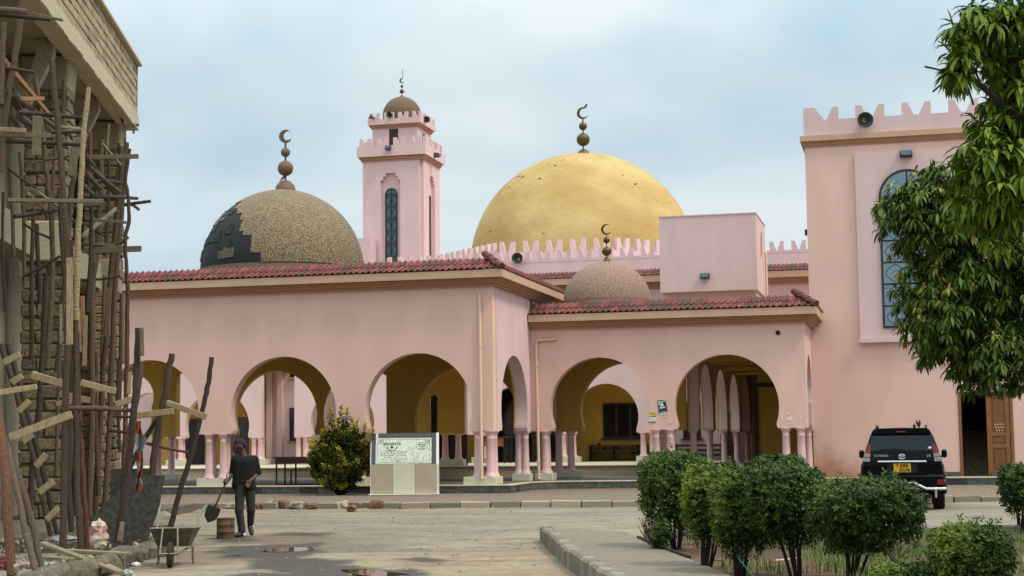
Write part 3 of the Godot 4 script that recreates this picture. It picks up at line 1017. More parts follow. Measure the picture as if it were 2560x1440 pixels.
	for w in [[-1.41, 0.5, 1.8, 3.4, -25.2], [2.3, 3.1, 1.75, 3.4, -25.1]]:
		var wd := mpart("window", span(w[0], w[1], w[2], w[3], w[4], w[4] + 0.06), m["brown"], o)
		for i in 3:
			var q: float = (w[1] - w[0]) / 3.0
			part("pane", span(w[0] + q * i + 0.06, w[0] + q * (i + 1) - 0.06, w[2] + 0.08, w[3] - 0.08, w[4] + 0.062, w[4] + 0.07), m["darkglass"], wd)
		part("sill", span(w[0] - 0.1, w[1] + 0.1, w[2] - 0.07, w[2] - 0.003, w[4], w[4] + 0.15), m["brown"], wd)
	for d in [[-18.9, -17.9, -22.9], [-12.4, -11.3, -25.9], [-22.6, -21.6, -25.9], [-4.45, -3.95, -23.9], [4.0, 4.5, -25.0]]:
		var dr := mpart("door", span(d[0], d[1], 0.78, 3.0, d[2], d[2] + 0.08), m["brown"], o)
		for i in 3:
			part("door_panel", span(d[0] + 0.1, d[1] - 0.1, 0.9 + 0.68 * i, 1.45 + 0.68 * i, d[2] + 0.082, d[2] + 0.1), m["iron"], dr)
	# second yellow wall behind the third arch
	arch_wall(o, arch_outline(-7.4, -5.02, 5.2, [[-6.32, 0.20]], 3.62), -14.5, 0.3, m["yellow"], m["lilac"])
	mpart("wall_edge", span(-5.018, -4.96, 2.03, 5.2, -14.8, -14.48), m["lilac"], o)
	mpart("door_opening", span(-6.6, -6.0, 0.78, 3.9, -15.2, -15.1), m["dark"], o)
	mpart("wall_base", span(-7.3, -5.1, 0.77, 2.02, -15.3, -15.2), m["brown"], o)
	for xs in [[-7.1, -6.75], [-5.85, -5.3]]:
		pier(o, xs, [-14.62], [xs[0] - 0.25, xs[1] + 0.25, -14.9, -14.4], 0.77)
	mpart("roof_slab", span(-8.5, -1.0, 5.4, 5.6, -15.2, -9.52), m["yellow"], o)
	mpart("roof_slab", span(-8.5, -8.3, 4.6, 5.398, -15.2, -9.52), m["yellow"], o)

	# things standing in there
	var t := mthing("shoe_rack", "low open shoe rack of dark shelves against the yellow inner wall", "rack", Vector3(-0.8, 0.77, -24.9))
	for y in [0.84, 1.05, 1.27, 1.48]:
		mpart("shelf", span(-2.0, 1.2, y - 0.02, y + 0.02, -25.15, -24.75), m["brown"], t)
	for x in [-1.98, -0.9, 0.2, 1.18]:
		mpart("upright", span(x - 0.02, x + 0.02, 0.771, 1.50, -25.16, -24.74), m["iron"], t)
	for s in [[-1.3, 1.3], [-1.8, 1.07], [-0.7, 1.3], [0.0, 1.07], [-1.55, 1.50]]:
		var k := MB.new()
		k.ball(Vector3(s[0], s[1] + 0.05, -24.9), Vector3(0.09, 0.05, 0.13), 10, 6)
		var sh := part(numbered("shoe"), k, m["ink"], self, mw(Vector3.ZERO))
		sh.rotation.y = -TH
		tag(sh, {1.07: "dark shoe on the second lowest shelf of the rack, ", 1.3: "dark shoe on the third shelf of the rack, ", 1.50: "dark shoe on top of the rack, "}[s[1]] + ("towards its left end" if s[0] < -1.0 else "towards its middle"), "shoe", "shoes on the rack")
	t = mthing("slatted_bench", "dark slatted bench behind the row of corridor columns", "bench", Vector3(3.2, 0.77, -24.6))
	for y in [1.0, 1.22, 1.44]:
		mpart("slat", span(1.9, 4.6, y - 0.05, y + 0.05, -24.9, -24.84), m["brown"], t)
	for x in [2.0, 4.5]:
		mpart("leg", span(x - 0.04, x + 0.04, 0.771, 1.5, -24.96, -24.905), m["iron"], t)
	t = mthing("desk", "wooden desk with a yellow front seen through the narrow side arch", "desk", Vector3(-5.3, 0.77, -21.0))
	mpart("tabletop", span(-6.1, -4.75, 1.86, 1.93, -21.7, -20.6), m["brown"], t)
	mpart("front_panel", span(-6.0, -4.98, 1.5, 1.857, -20.72, -20.64), m["doorwood"], t)
	for x in [-5.95, -4.95]:
		for z in [-20.75, -21.6]:
			mpart("leg", span(x - 0.05, x + 0.05, 0.771, 1.855, z - 0.05, z + 0.05), m["dark"], t)
	t = mthing("framed_notice", "white framed calligraphy notice on the dark glass front", "sign", Vector3(-4.75, 3.7, -23.9))
	mpart("frame", span(-5.0, -4.2, 3.35, 4.0, -23.99, -23.95), m["cream"], t)
	for i in 5:
		var k := MB.new()
		k.tube([Vector3(-4.85 + 0.12 * i, 3.62, -23.94), Vector3(-4.80 + 0.12 * i, 3.56 - 0.02 * (i % 2), -23.94), Vector3(-4.74 + 0.12 * i, 3.64 + 0.05 * (i % 3), -23.94)], [0.022], 5)
		mpart("brush_stroke", k, m["ink"], t)
	for q in [[-4.83, 2.72, 0.20, 0.26], [-4.80, 2.1, 0.28, 0.68]]:
		var nt := part(numbered("paper_notice"), span(q[0], q[0] + q[2], q[1], q[1] + q[3], -23.99, -23.98), m["white"], self, mw(Vector3.ZERO))
		nt.rotation.y = -TH
		tag(nt, "small square white paper notice on the dark glass" if q[3] < 0.5 else "tall white paper notice on the dark glass", "notice", "papers on the glass front")

	# ---- gate tower
	o = mthing("gate_tower", "tall pink crenellated tower with a big arched window and a wooden door", "building", Vector3(13, 0, -11))
	var zf := -8.3
	# front wall with its door opening; the foot stained by red earth
	mpart("wall", span(9.1, 13.98, 4.0, 12.1, zf - 0.35, zf), m["pink"], o)
	mpart("wall", span(13.98, 22.0, 4.0, 12.1, zf - 0.35, zf), m["pink"], o)
	mpart("wall", span(13.9, 15.65, 3.17, 3.998, zf - 0.35, zf), m["pink"], o)
	mpart("wall", span(15.652, 22.0, 0.3, 3.998, zf - 0.35, zf), m["pink"], o)
	mpart("wall", span(9.1, 9.4, 0.3, 12.1, -22, zf - 0.352), m["lilac"], o)
	mpart("wall", span(21.7, 22.0, 0.3, 12.1, -22, zf - 0.352), m["lilac"], o)
	mpart("wall", span(9.1, 22.0, 0.3, 12.1, -22.3, -22.003), m["lilac"], o)
	mpart("roof_slab", span(9.4, 21.7, 11.8, 12.0, -22, zf - 0.36), m["roofgrey"], o)
	mpart("floor_slab", span(9.4, 21.7, 3.9, 4.1, -22, zf - 0.36), m["floor"], o)
	var st := MB.new()
	var nz := FastNoiseLite.new()
	nz.frequency = 0.9
	var dirt := FastNoiseLite.new()
	dirt.frequency = 0.35
	dirt.seed = 9
	var nx := 60
	var ny := 46
	for j in ny:
		for i in nx:
			var P := []
			var C := []
			for s in [[i, j], [i + 1, j], [i + 1, j + 1], [i, j + 1]]:
				var x := lerpf(9.1, 13.898, float(s[0]) / nx)
				var y := lerpf(0.3, 3.998, float(s[1]) / ny)
				P.append(Vector3(x, y, zf))
				var k := clampf((1.45 + 0.7 * dirt.get_noise_2d(x, 3.0) + 0.25 * nz.get_noise_2d(x * 3.0, y * 3.0) - (x - 9.1) * 0.18 - y) * 0.9, 0.0, 0.8)
				C.append(Color(0.763, 0.489, 0.406).lerp(Color(0.40, 0.155, 0.07), k))
			for q in [0, 2, 1, 0, 3, 2]:
				st.col = C[q]
				st.raw(P[q], Vector3(0, 0, 1))
	mpart("stained_wall_foot", st, m["stainpink"], o)
	mpart("wall", span(9.1, 13.898, 0.3, 3.998, zf - 0.35, zf - 0.003), m["pink"], o)
	cornice(o, [Vector2(9.1, -22), Vector2(9.1, zf), Vector2(22, zf)], 11.74, 12.12, 0.36)
	mpart("parapet", span(9.08, 22, 12.122, 12.68, zf - 0.25, zf + 0.02), m["lilac"], o)
	mpart("parapet", span(9.08, 9.33, 12.122, 12.68, -22, zf - 0.252), m["lilac"], o)
	var cm := MB.new()
	cm.ex(PackedVector2Array([Vector2(9.08, 12.68), Vector2(9.80, 12.68), Vector2(9.46, 13.12), Vector2(9.08, 13.12)]), zf - 0.25, zf + 0.02)
	mpart("merlon", cm, m["lilac"], o)
	merlon_row(o, Vector3(9.79, 12.682, zf + 0.02), Vector3(22, 12.682, zf + 0.02), 0.775, 0.2, 0.2, 0.43, 0.26, m["lilac"])
	merlon_row(o, Vector3(9.08, 12.682, -22), Vector3(9.08, 12.682, zf - 0.6), 0.775, 0.2, 0.2, 0.43, 0.26, m["lilac"])
	mpart("window_surround", span(10.78, 14.2, 5.05, 11.38, zf, zf + 0.12), m["lilac"], o)
	mpart("sill", span(10.74, 14.24, 4.90, 5.047, zf, zf + 0.2), m["lilac"], o)
	window_arched(o, 11.55, 13.43, 5.38, 10.78, zf + 0.155, 1, 6, m["skyglass"], 0.07)
	# small canopy lamp bracket on the hidden side
	mpart("bracket", span(8.98, 9.099, 8.75, 8.95, -9.0, -8.85), m["brown"], o)
	# plinth strip, doorway, open leaf, stair within
	mpart("plinth_strip", span(13.3, 13.89, 0.38, 0.52, zf, zf + 0.04), m["greystone"], o)
	mpart("jamb", span(13.9, 14.0, 0.36, 3.166, zf - 0.28, zf + 0.02), m["doorwood"], o)
	mpart("jamb", span(15.55, 15.65, 0.36, 3.166, zf - 0.28, zf + 0.02), m["doorwood"], o)
	mpart("lintel", span(14.0, 15.55, 3.06, 3.166, zf - 0.28, zf + 0.018), m["brown"], o)
	var leafd := mpart("door_leaf", span(14.82, 15.52, 0.40, 3.05, zf - 0.08, zf - 0.03), m["doorwood"], o)
	part("door_stile", span(14.80, 14.96, 0.40, 3.05, zf - 0.03, zf + 0.005), m["doorwood"], leafd)
	part("door_stile", span(15.40, 15.53, 0.40, 3.05, zf - 0.03, zf + 0.005), m["doorwood"], leafd)
	for y in [0.44, 1.30, 1.70, 2.96]:
		part("door_rail", span(14.962, 15.398, y, y + (0.12 if y < 2.9 else 0.08), zf - 0.03, zf + 0.004), m["doorwood"], leafd)
	for y in [[0.60, 1.26], [1.46, 1.66], [1.88, 2.92]]:
		var dp := MB.new()
		dp.cbox(Vector3(15.18, (y[0] + y[1]) * 0.5, zf - 0.025), Vector3(0.36, y[1] - y[0], 0.03), 0.012)
		part("door_panel", dp, m["panelwood"], leafd)
	for i in 11:
		part("paint_mark", bx(Vector3(15.06 + 0.028 * i, 2.08 - 0.10 * float(i % 3), zf - 0.008), Vector3(0.028, 0.035, 0.004)), m["white"], leafd)
	mpart("threshold", span(14.9, 15.6, 0.36, 0.50, zf + 0.022, zf + 0.1), m["greystone"], o)
	for i in 8:
		mpart("stair_step", span(14.0, 15.55, 0.36, 0.55 + 0.19 * i, zf - 1.0 - 0.30 * (i + 1), zf - 1.0 - 0.30 * i), m["stone3"], o)

	# ---- minaret
	o = mthing("minaret", "square pink minaret with two crenellated balconies and a brown dome", "tower", Vector3(-14.35, 0, -35.1))
	var mz := -33.5
	var mt: Material = m["lilac"]
	var x0 := -15.95
	var x1 := -12.75
	# front face in pieces round the stepped niche
	var face := PackedVector2Array([Vector2(x0, 0), Vector2(-14.94, 0), Vector2(-14.94, 15.78), Vector2(-14.80, 15.78), Vector2(-14.80, 15.98), Vector2(-14.66, 15.98), Vector2(-14.66, 16.16), Vector2(-14.10, 16.16), Vector2(-14.10, 15.98), Vector2(-13.97, 15.98), Vector2(-13.97, 15.78), Vector2(-13.84, 15.78), Vector2(-13.84, 0), Vector2(x1, 0), Vector2(x1, 17.05), Vector2(x0, 17.05)])
	var k := MB.new()
	k.ex(face, mz - 0.2, mz, "fs")
	mpart("wall", k, mt, o)
	mpart("wall", span(x0 + 0.003, x1 - 0.003, 0, 17.04, -36.7, mz - 0.202), mt, o)
	var tfm := Transform3D(Basis(Vector3(0, 0, -1), Vector3.UP, Vector3(1, 0, 0)), Vector3(x1, 0, mz - 0.2))
	var sface := PackedVector2Array([Vector2(0, 0), Vector2(0.95, 0), Vector2(0.95, 15.78), Vector2(1.08, 15.78), Vector2(1.08, 15.98), Vector2(1.2, 15.98), Vector2(1.2, 16.16), Vector2(1.8, 16.16), Vector2(1.8, 15.98), Vector2(1.92, 15.98), Vector2(1.92, 15.78), Vector2(2.05, 15.78), Vector2(2.05, 0), Vector2(3.0, 0), Vector2(3.0, 17.05), Vector2(0, 17.05)])
	k = MB.new()
	k.ex(sface, -0.003, 0.17, "fs", tfm)
	mpart("wall", k, mt, o)
	k = MB.new()
	window_arched(o, -14.73, -14.05, 11.0, 15.36, mz - 0.16, 1, 6, m["glass"], 0.06)
	k.box(Vector3(x1 + 0.02, 13.0, mz - 1.7), Vector3(0.04, 4.2, 0.6))
	mpart("side_window", k, m["darkglass"], o)
	var ring := func(a0: float, a1: float, z0: float, z1: float) -> Array: return [Vector2(a0, z1), Vector2(a0, z0), Vector2(a1, z0), Vector2(a1, z1), Vector2(a0, z1)]
	var c2 := sweep([Vector2(x0, -36.7), Vector2(x0, mz), Vector2(x1 + 0.17, mz), Vector2(x1 + 0.17, -36.7)], [Vector2(0.0, 16.82), Vector2(0.07, 16.82), Vector2(0.07, 16.9), Vector2(0.14, 16.92), Vector2(0.14, 17.0), Vector2(0.2, 17.02), Vector2(0.0, 17.048)])
	mpart("corbel", c2, m["mould"], o)
	var b0 := [x0 - 0.25, x1 + 0.42, mz + 0.25, -36.95]
	mpart("balcony", span(b0[0], b0[1], 17.052, 17.62, b0[3], b0[2]), mt, o)
	for e in [[Vector3(b0[0], 17.622, b0[2]), Vector3(b0[1], 17.622, b0[2])], [Vector3(b0[1], 17.622, b0[2]), Vector3(b0[1], 17.622, b0[3])], [Vector3(b0[0], 17.622, b0[3]), Vector3(b0[0], 17.622, b0[2])]]:
		merlon_row(o, e[0], e[1], 0.475, 0.16, 0.13, 0.42, 0.2, mt, 1)
	mpart("upper_room", span(-15.52, -12.95, 17.622, 18.86, -36.3, mz - 0.35), mt, o)
	mpart("doorway", span(-14.55, -14.05, 17.65, 18.62, mz - 0.349, mz - 0.33), m["brown"], o)
	k = MB.new()
	k.ex(PackedVector2Array([Vector2(0.85, 17.65), Vector2(1.35, 17.65), Vector2(1.35, 18.3), Vector2(1.25, 18.48), Vector2(1.1, 18.54), Vector2(0.95, 18.48), Vector2(0.85, 18.3)]), 0, 0.02, "fs", Transform3D(Basis(Vector3(0, 0, -1), Vector3.UP, Vector3(1, 0, 0)), Vector3(-12.95, 0, mz - 0.35)))
	mpart("side_window", k, m["darkglass"], o)
	mpart("corbel", sweep([Vector2(-15.52, -36.3), Vector2(-15.52, mz - 0.35), Vector2(-12.95, mz - 0.35), Vector2(-12.95, -36.3)], [Vector2(0.0, 18.68), Vector2(0.07, 18.68), Vector2(0.07, 18.75), Vector2(0.14, 18.77), Vector2(0.14, 18.84), Vector2(0.0, 18.858)]), m["mould"], o)
	var b1 := [-15.72, -12.72, mz - 0.15, -36.5]
	mpart("balcony", span(b1[0], b1[1], 18.862, 19.16, b1[3], b1[2]), mt, o)
	for e in [[Vector3(b1[0], 19.162, b1[2]), Vector3(b1[1], 19.162, b1[2])], [Vector3(b1[1], 19.162, b1[2]), Vector3(b1[1], 19.162, b1[3])], [Vector3(b1[0], 19.162, b1[3]), Vector3(b1[0], 19.162, b1[2])]]:
		merlon_row(o, e[0], e[1], 0.40, 0.14, 0.12, 0.34, 0.16, mt, 1)
	var dm := MB.new()
	dm.lathe(Vector3(-14.2, 0, -35.0), [Vector2(1.02, 19.1), Vector2(1.06, 19.5)] + dome_profile(1.06, 19.55, 19.5, 18), 36)
	mpart("dome", dm, m["pebbledark"], o)
	finial(o, -14.2, -35.0, [20.58, 0.12, 0.14], [[20.92, 0.125], [21.2, 0.08]], [21.52, 0.13, 1.0], m["brass"], m["brass"])
	k = MB.new()
	k.tube([Vector3(-14.17, 21.6, -35), Vector3(-14.16, 22.15, -35)], [0.014], 5)
	mpart("lightning_rod", k, m["iron"], o)

	# ---- prayer hall with the golden dome
	o = mthing("prayer_hall", "pink prayer hall with crenellated parapets under a large golden dome", "building", Vector3(-6, 0, -44))
	mpart("wall", span(-16, 9, 0, 9.3, -60, -29.4), m["lilac"], o)
	mpart("wall", span(-13.9, 9, 9.302, 10.72, -59, -31.0), m["lilac"], o)
	mpart("wall", span(-18.6, -15.15, 9.302, 12.55, -33.3, -32.5), m["lilac"], o)
	cornice(o, [Vector2(-8.5, -29.4), Vector2(9.0, -29.4)], 9.05, 9.62)
	var ub := Vector3(0, 0.5, -0.87).normalized()
	tile_slope(o, Vector3(-8.5, 9.64, -28.98), Vector3(9.0, 9.64, -28.98), ub, 2, 0.0, 0.0, 0.3)
	mpart("parapet", span(-13.9, 9.0, 10.722, 10.86, -31.2, -30.99), m["lilac"], o)
	merlon_row(o, Vector3(-13.9, 10.862, -30.99), Vector3(9.0, 10.862, -30.99), 0.53, 0.16, 0.16, 0.44, 0.22, m["lilac"])
	# octagonal drum
	var oc := Vector3(-6.35, 0, -45.6)
	var ap := 8.0
	var ro := ap / cos(PI / 8)
	var ring8 := []
	for i in 9:
		var a := TAU * i / 8 + PI / 8
		ring8.append(Vector3(oc.x + ro * cos(a), 0, oc.z + ro * sin(a)))
	var wl8 := MB.new()
	for i in 8:
		var a: Vector3 = ring8[i]
		var b: Vector3 = ring8[i + 1]
		wl8.quad(b + Vector3(0, 9.3, 0), a + Vector3(0, 9.3, 0), a + Vector3(0, 12.02, 0), b + Vector3(0, 12.02, 0))
		wl8.tri(a + Vector3(0, 12.02, 0), oc + Vector3(0, 12.02, 0), b + Vector3(0, 12.02, 0))
	mpart("drum", wl8, m["lilac"], o)
	var pth := []
	for i in 9:
		pth.append(Vector2(ring8[8 - i].x, ring8[8 - i].z))
	mpart("string_course", sweep(pth, [Vector2(0.0, 11.3), Vector2(0.09, 11.32), Vector2(0.09, 11.44), Vector2(0.0, 11.46)]), m["mould"], o)
	for i in 8:
		var a: Vector3 = ring8[i + 1]
		var b: Vector3 = ring8[i]
		merlon_row(o, a + Vector3(0, 12.022, 0), b + Vector3(0, 12.022, 0), 0.662, 0.2, 0.2, 0.68, 0.25, m["lilac"], 1)
	var gd := MB.new()
	gd.lathe(Vector3(oc.x, 0, oc.z), [Vector2(6.72, 11.9), Vector2(6.72, 12.1)] + dome_profile(6.73, 12.08, 12.1, 40), 96)
	mpart("golden_dome", gd, m["golddome"], o)
	finial(o, oc.x + 0.12, oc.z, [18.78, 0.37, 0.36], [[19.72, 0.40], [20.53, 0.25]], [21.33, 0.36, 0.8], m["brass"], m["brass"])
	# stair block
	mpart("stair_block", span(1.72, 6.0, 8.22, 11.58, -27.4, -22.9), m["lilac"], o)
	mpart("wall", span(1.9, 5.9, 5.9, 8.218, -29.4, -23.4), m["lilac"], o)
	mpart("stair_block_lid", span(1.69, 6.03, 11.582, 11.63, -27.43, -22.87), m["lilac"], o)
	k = MB.new()
	k.tube([Vector3(6.05, 10.2, -26.0), Vector3(6.12, 10.2, -26.0), Vector3(6.14, 10.1, -26.0), Vector3(6.14, 8.0, -26.0), Vector3(6.14, 7.9, -26.0), Vector3(6.3, 7.88, -26.0), Vector3(6.32, 5.8, -26.0)], [0.06], 8)
	mpart("rain_pipe", k, m["pipe"], o)
	k = MB.new()
	k.tube([Vector3(6.05, 9.9, -25.0), Vector3(6.08, 11.0, -25.0)], [0.05], 8)
	mpart("rain_pipe", k, m["pipe"], o)

	# ---- loudspeakers, lamps, posters
	var P := [
		[on_z(2163, 300, -8.0), "large grey horn loudspeaker on the tower parapet", 0.27, 0.15, 0.2],
		[on_z(1293, 646, -30.7), "grey horn loudspeaker above the red tiles below the golden dome", 0.29, 0.0, 0.0],
		[on_z(973, 287, -33.4), "grey horn loudspeaker facing forward on the top balcony of the minaret", 0.17, -0.3, 0.1],
		[Vector3(-12.58, 19.12, -34.3), "grey horn loudspeaker at the right corner of the minaret top balcony", 0.19, 0.6, 0.0],
		[on_z(925, 291, -33.4), "dark horn loudspeaker tilted left behind the minaret merlons", 0.15, -1.1, -0.5],
	]
	for q in P:
		var sp := thing("loudspeaker", q[1], "loudspeaker", mw(q[0]), -TH + q[3], "horn loudspeakers on the mosque")
		var hr: float = q[2]
		var h := MB.new()
		h.lathe(Vector3.ZERO, [Vector2(hr, 0.0), Vector2(hr * 1.02, 0.02), Vector2(hr * 0.72, -hr * 0.35), Vector2(hr * 0.38, -hr * 0.8), Vector2(hr * 0.26, -hr * 1.3)], 24)
		h.lathe(Vector3.ZERO, [Vector2(hr * 0.24, -hr * 1.2), Vector2(hr * 0.36, -hr * 0.78), Vector2(hr * 0.7, -hr * 0.33), Vector2(hr, 0.0)], 24)
		var hb := part("horn", h, m["horn"], sp)
		hb.rotation.x = PI / 2 + q[4]
		var dv := MB.new()
		dv.lathe(Vector3.ZERO, [Vector2(0, -hr * 1.9), Vector2(hr * 0.3, -hr * 1.85), Vector2(hr * 0.34, -hr * 1.3), Vector2(hr * 0.2, -hr * 1.2)], 16)
		dv.ball(Vector3(0, -hr * 0.4, 0), Vector3.ONE * hr * 0.12, 10, 6)
		var db := part("driver", dv, m["iron"], sp)
		db.rotation.x = PI / 2 + q[4]
		var br := MB.new()
		br.tube([Vector3(0, 0, -hr * 1.2), Vector3(0, hr * 0.55, -hr * 1.3), Vector3(0, hr * 0.6, -hr * 1.9)], [hr * 0.06], 6)
		br.tube([Vector3(0, 0, -hr * 1.2), Vector3(0, -hr * 0.5, -hr * 1.5), Vector3(0, -hr * 0.5, -hr * 2.2)], [hr * 0.08], 6)
		part("bracket", br, m["iron"], sp)
	for q in [
		[Vector3(12.5, 11.33, -8.1), "grey floodlight above the arched window of the tower", 0.42, 0.0],
		[on_z(1762, 688, -22.8), "square floodlight on the pink stair block beside the golden dome", 0.40, 0.0],
		[on_z(970, 368, -33.1), "floodlight on the front of the lower minaret balcony", 0.28, 0.0],
		[Vector3(-12.2, 17.28, -34.9), "floodlight on the right face of the lower minaret balcony", 0.30, 1.2]]:
		var fl := thing("floodlight", q[1], "floodlight", mw(q[0]), -TH + q[3], "floodlights on the mosque")
		var w: float = q[2]
		var h := MB.new()
		h.ex(PackedVector2Array([Vector2(-0.2, 0.17), Vector2(0.26, 0.10), Vector2(0.3, -0.12), Vector2(0.02, -0.26), Vector2(-0.2, -0.2)]), -w * 0.5 / 0.5, w * 0.5 / 0.5, "fbs", Transform3D(Basis(Vector3(0, 0, 0.62), Vector3(0, 0.62, 0), Vector3(-0.5, 0, 0)), Vector3.ZERO))
		part("housing", h, m["horn"], fl)
		part("lens", bx(Vector3(0, -0.02, 0.205), Vector3(w * 0.8, 0.16, 0.02), Basis(Vector3.RIGHT, -0.25)), m["glass"], fl)
		part("bracket", bx(Vector3(0, -0.12, -0.08), Vector3(w * 0.5, 0.05, 0.2)), m["iron"], fl)
	# posters
	var im := Image.create(64, 96, false, Image.FORMAT_RGB8)
	im.fill(Color(0.12, 0.15, 0.2))
	im.fill_rect(Rect2i(3, 5, 40, 26), Color(0.62, 0.72, 0.75))
	im.fill_rect(Rect2i(46, 3, 16, 5), Color(0.85, 0.88, 0.88))
	for y in range(24, 60):
		var hw := int((y - 20) * 0.75)
		for x in range(maxi(0, 30 - hw), mini(64, 34 + hw)):
			im.set_pixel(x, y, Color(0.80, 0.87, 0.87) if (x + y) % 17 > 3 else Color(0.45, 0.55, 0.58))
	im.fill_rect(Rect2i(22, 28, 20, 9), Color(0.9, 0.95, 0.95))
	im.fill_rect(Rect2i(20, 37, 24, 5), Color(0.18, 0.24, 0.28))
	im.fill_rect(Rect2i(4, 54, 26, 18), Color(0.12, 0.13, 0.14))
	im.fill_rect(Rect2i(34, 52, 27, 18), Color(0.15, 0.14, 0.16))
	im.fill_rect(Rect2i(8, 58, 16, 2), Color(0.5, 0.5, 0.5))
	im.fill_rect(Rect2i(38, 57, 14, 2), Color(0.6, 0.45, 0.5))
	im.fill_rect(Rect2i(0, 72, 64, 12), Color(0.06, 0.07, 0.14))
	im.fill_rect(Rect2i(6, 76, 50, 5), Color(0.62, 0.76, 0.80))
	im.fill_rect(Rect2i(0, 86, 64, 10), Color(0.82, 0.84, 0.80))
	var pm := StandardMaterial3D.new()
	pm.albedo_texture = ImageTexture.create_from_image(im)
	pm.roughness = 0.6
	var pq := MB.new()
	pq.quad(Vector3(4.33, 2.50, -4.985), Vector3(4.62, 2.55, -4.985), Vector3(4.55, 2.995, -4.985), Vector3(4.28, 2.985, -4.985))
	for i in pq.t.size():
		pq.t[i].y = 1.0 - pq.t[i].y
	var po := part(numbered("poster"), pq, pm, self, mw(Vector3.ZERO))
	po.rotation.y = -TH
	tag(po, "dark poster with a white car picture pasted on the pier between arches", "poster")
	im = Image.create(48, 64, false, Image.FORMAT_RGB8)
	im.fill(Color(0.86, 0.85, 0.82))
	im.fill_rect(Rect2i(0, 0, 48, 19), Color(0.86, 0.74, 0.16))
	im.fill_rect(Rect2i(6, 5, 36, 3), Color(0.45, 0.38, 0.05))
	im.fill_rect(Rect2i(9, 11, 29, 3), Color(0.5, 0.42, 0.06))
	im.fill_rect(Rect2i(0, 24, 24, 4), Color(0.15, 0.12, 0.1))
	im.fill_rect(Rect2i(24, 20, 24, 8), Color(0.13, 0.11, 0.1))
	for i in 5:
		im.fill_rect(Rect2i(4, 33 + i * 5, 36 - (i * 7) % 13, 1), Color(0.55, 0.55, 0.6))
	im.fill_rect(Rect2i(33, 52, 12, 4), Color(0.5, 0.5, 0.45))
	im.fill_rect(Rect2i(0, 59, 46, 5), Color(0.15, 0.1, 0.2))
	pm = StandardMaterial3D.new()
	pm.albedo_texture = ImageTexture.create_from_image(im)
	pm.roughness = 0.6
	pq = MB.new()
	pq.quad(Vector3(3.99, 2.27, -4.985), Vector3(4.22, 2.26, -4.985), Vector3(4.23, 2.59, -4.985), Vector3(3.99, 2.60, -4.985))
	for i in pq.t.size():
		pq.t[i].y = 1.0 - pq.t[i].y
	po = part(numbered("poster"), pq, pm, self, mw(Vector3.ZERO))
	po.rotation.y = -TH
	tag(po, "small yellow and white notice pasted beside the dark car poster", "poster")

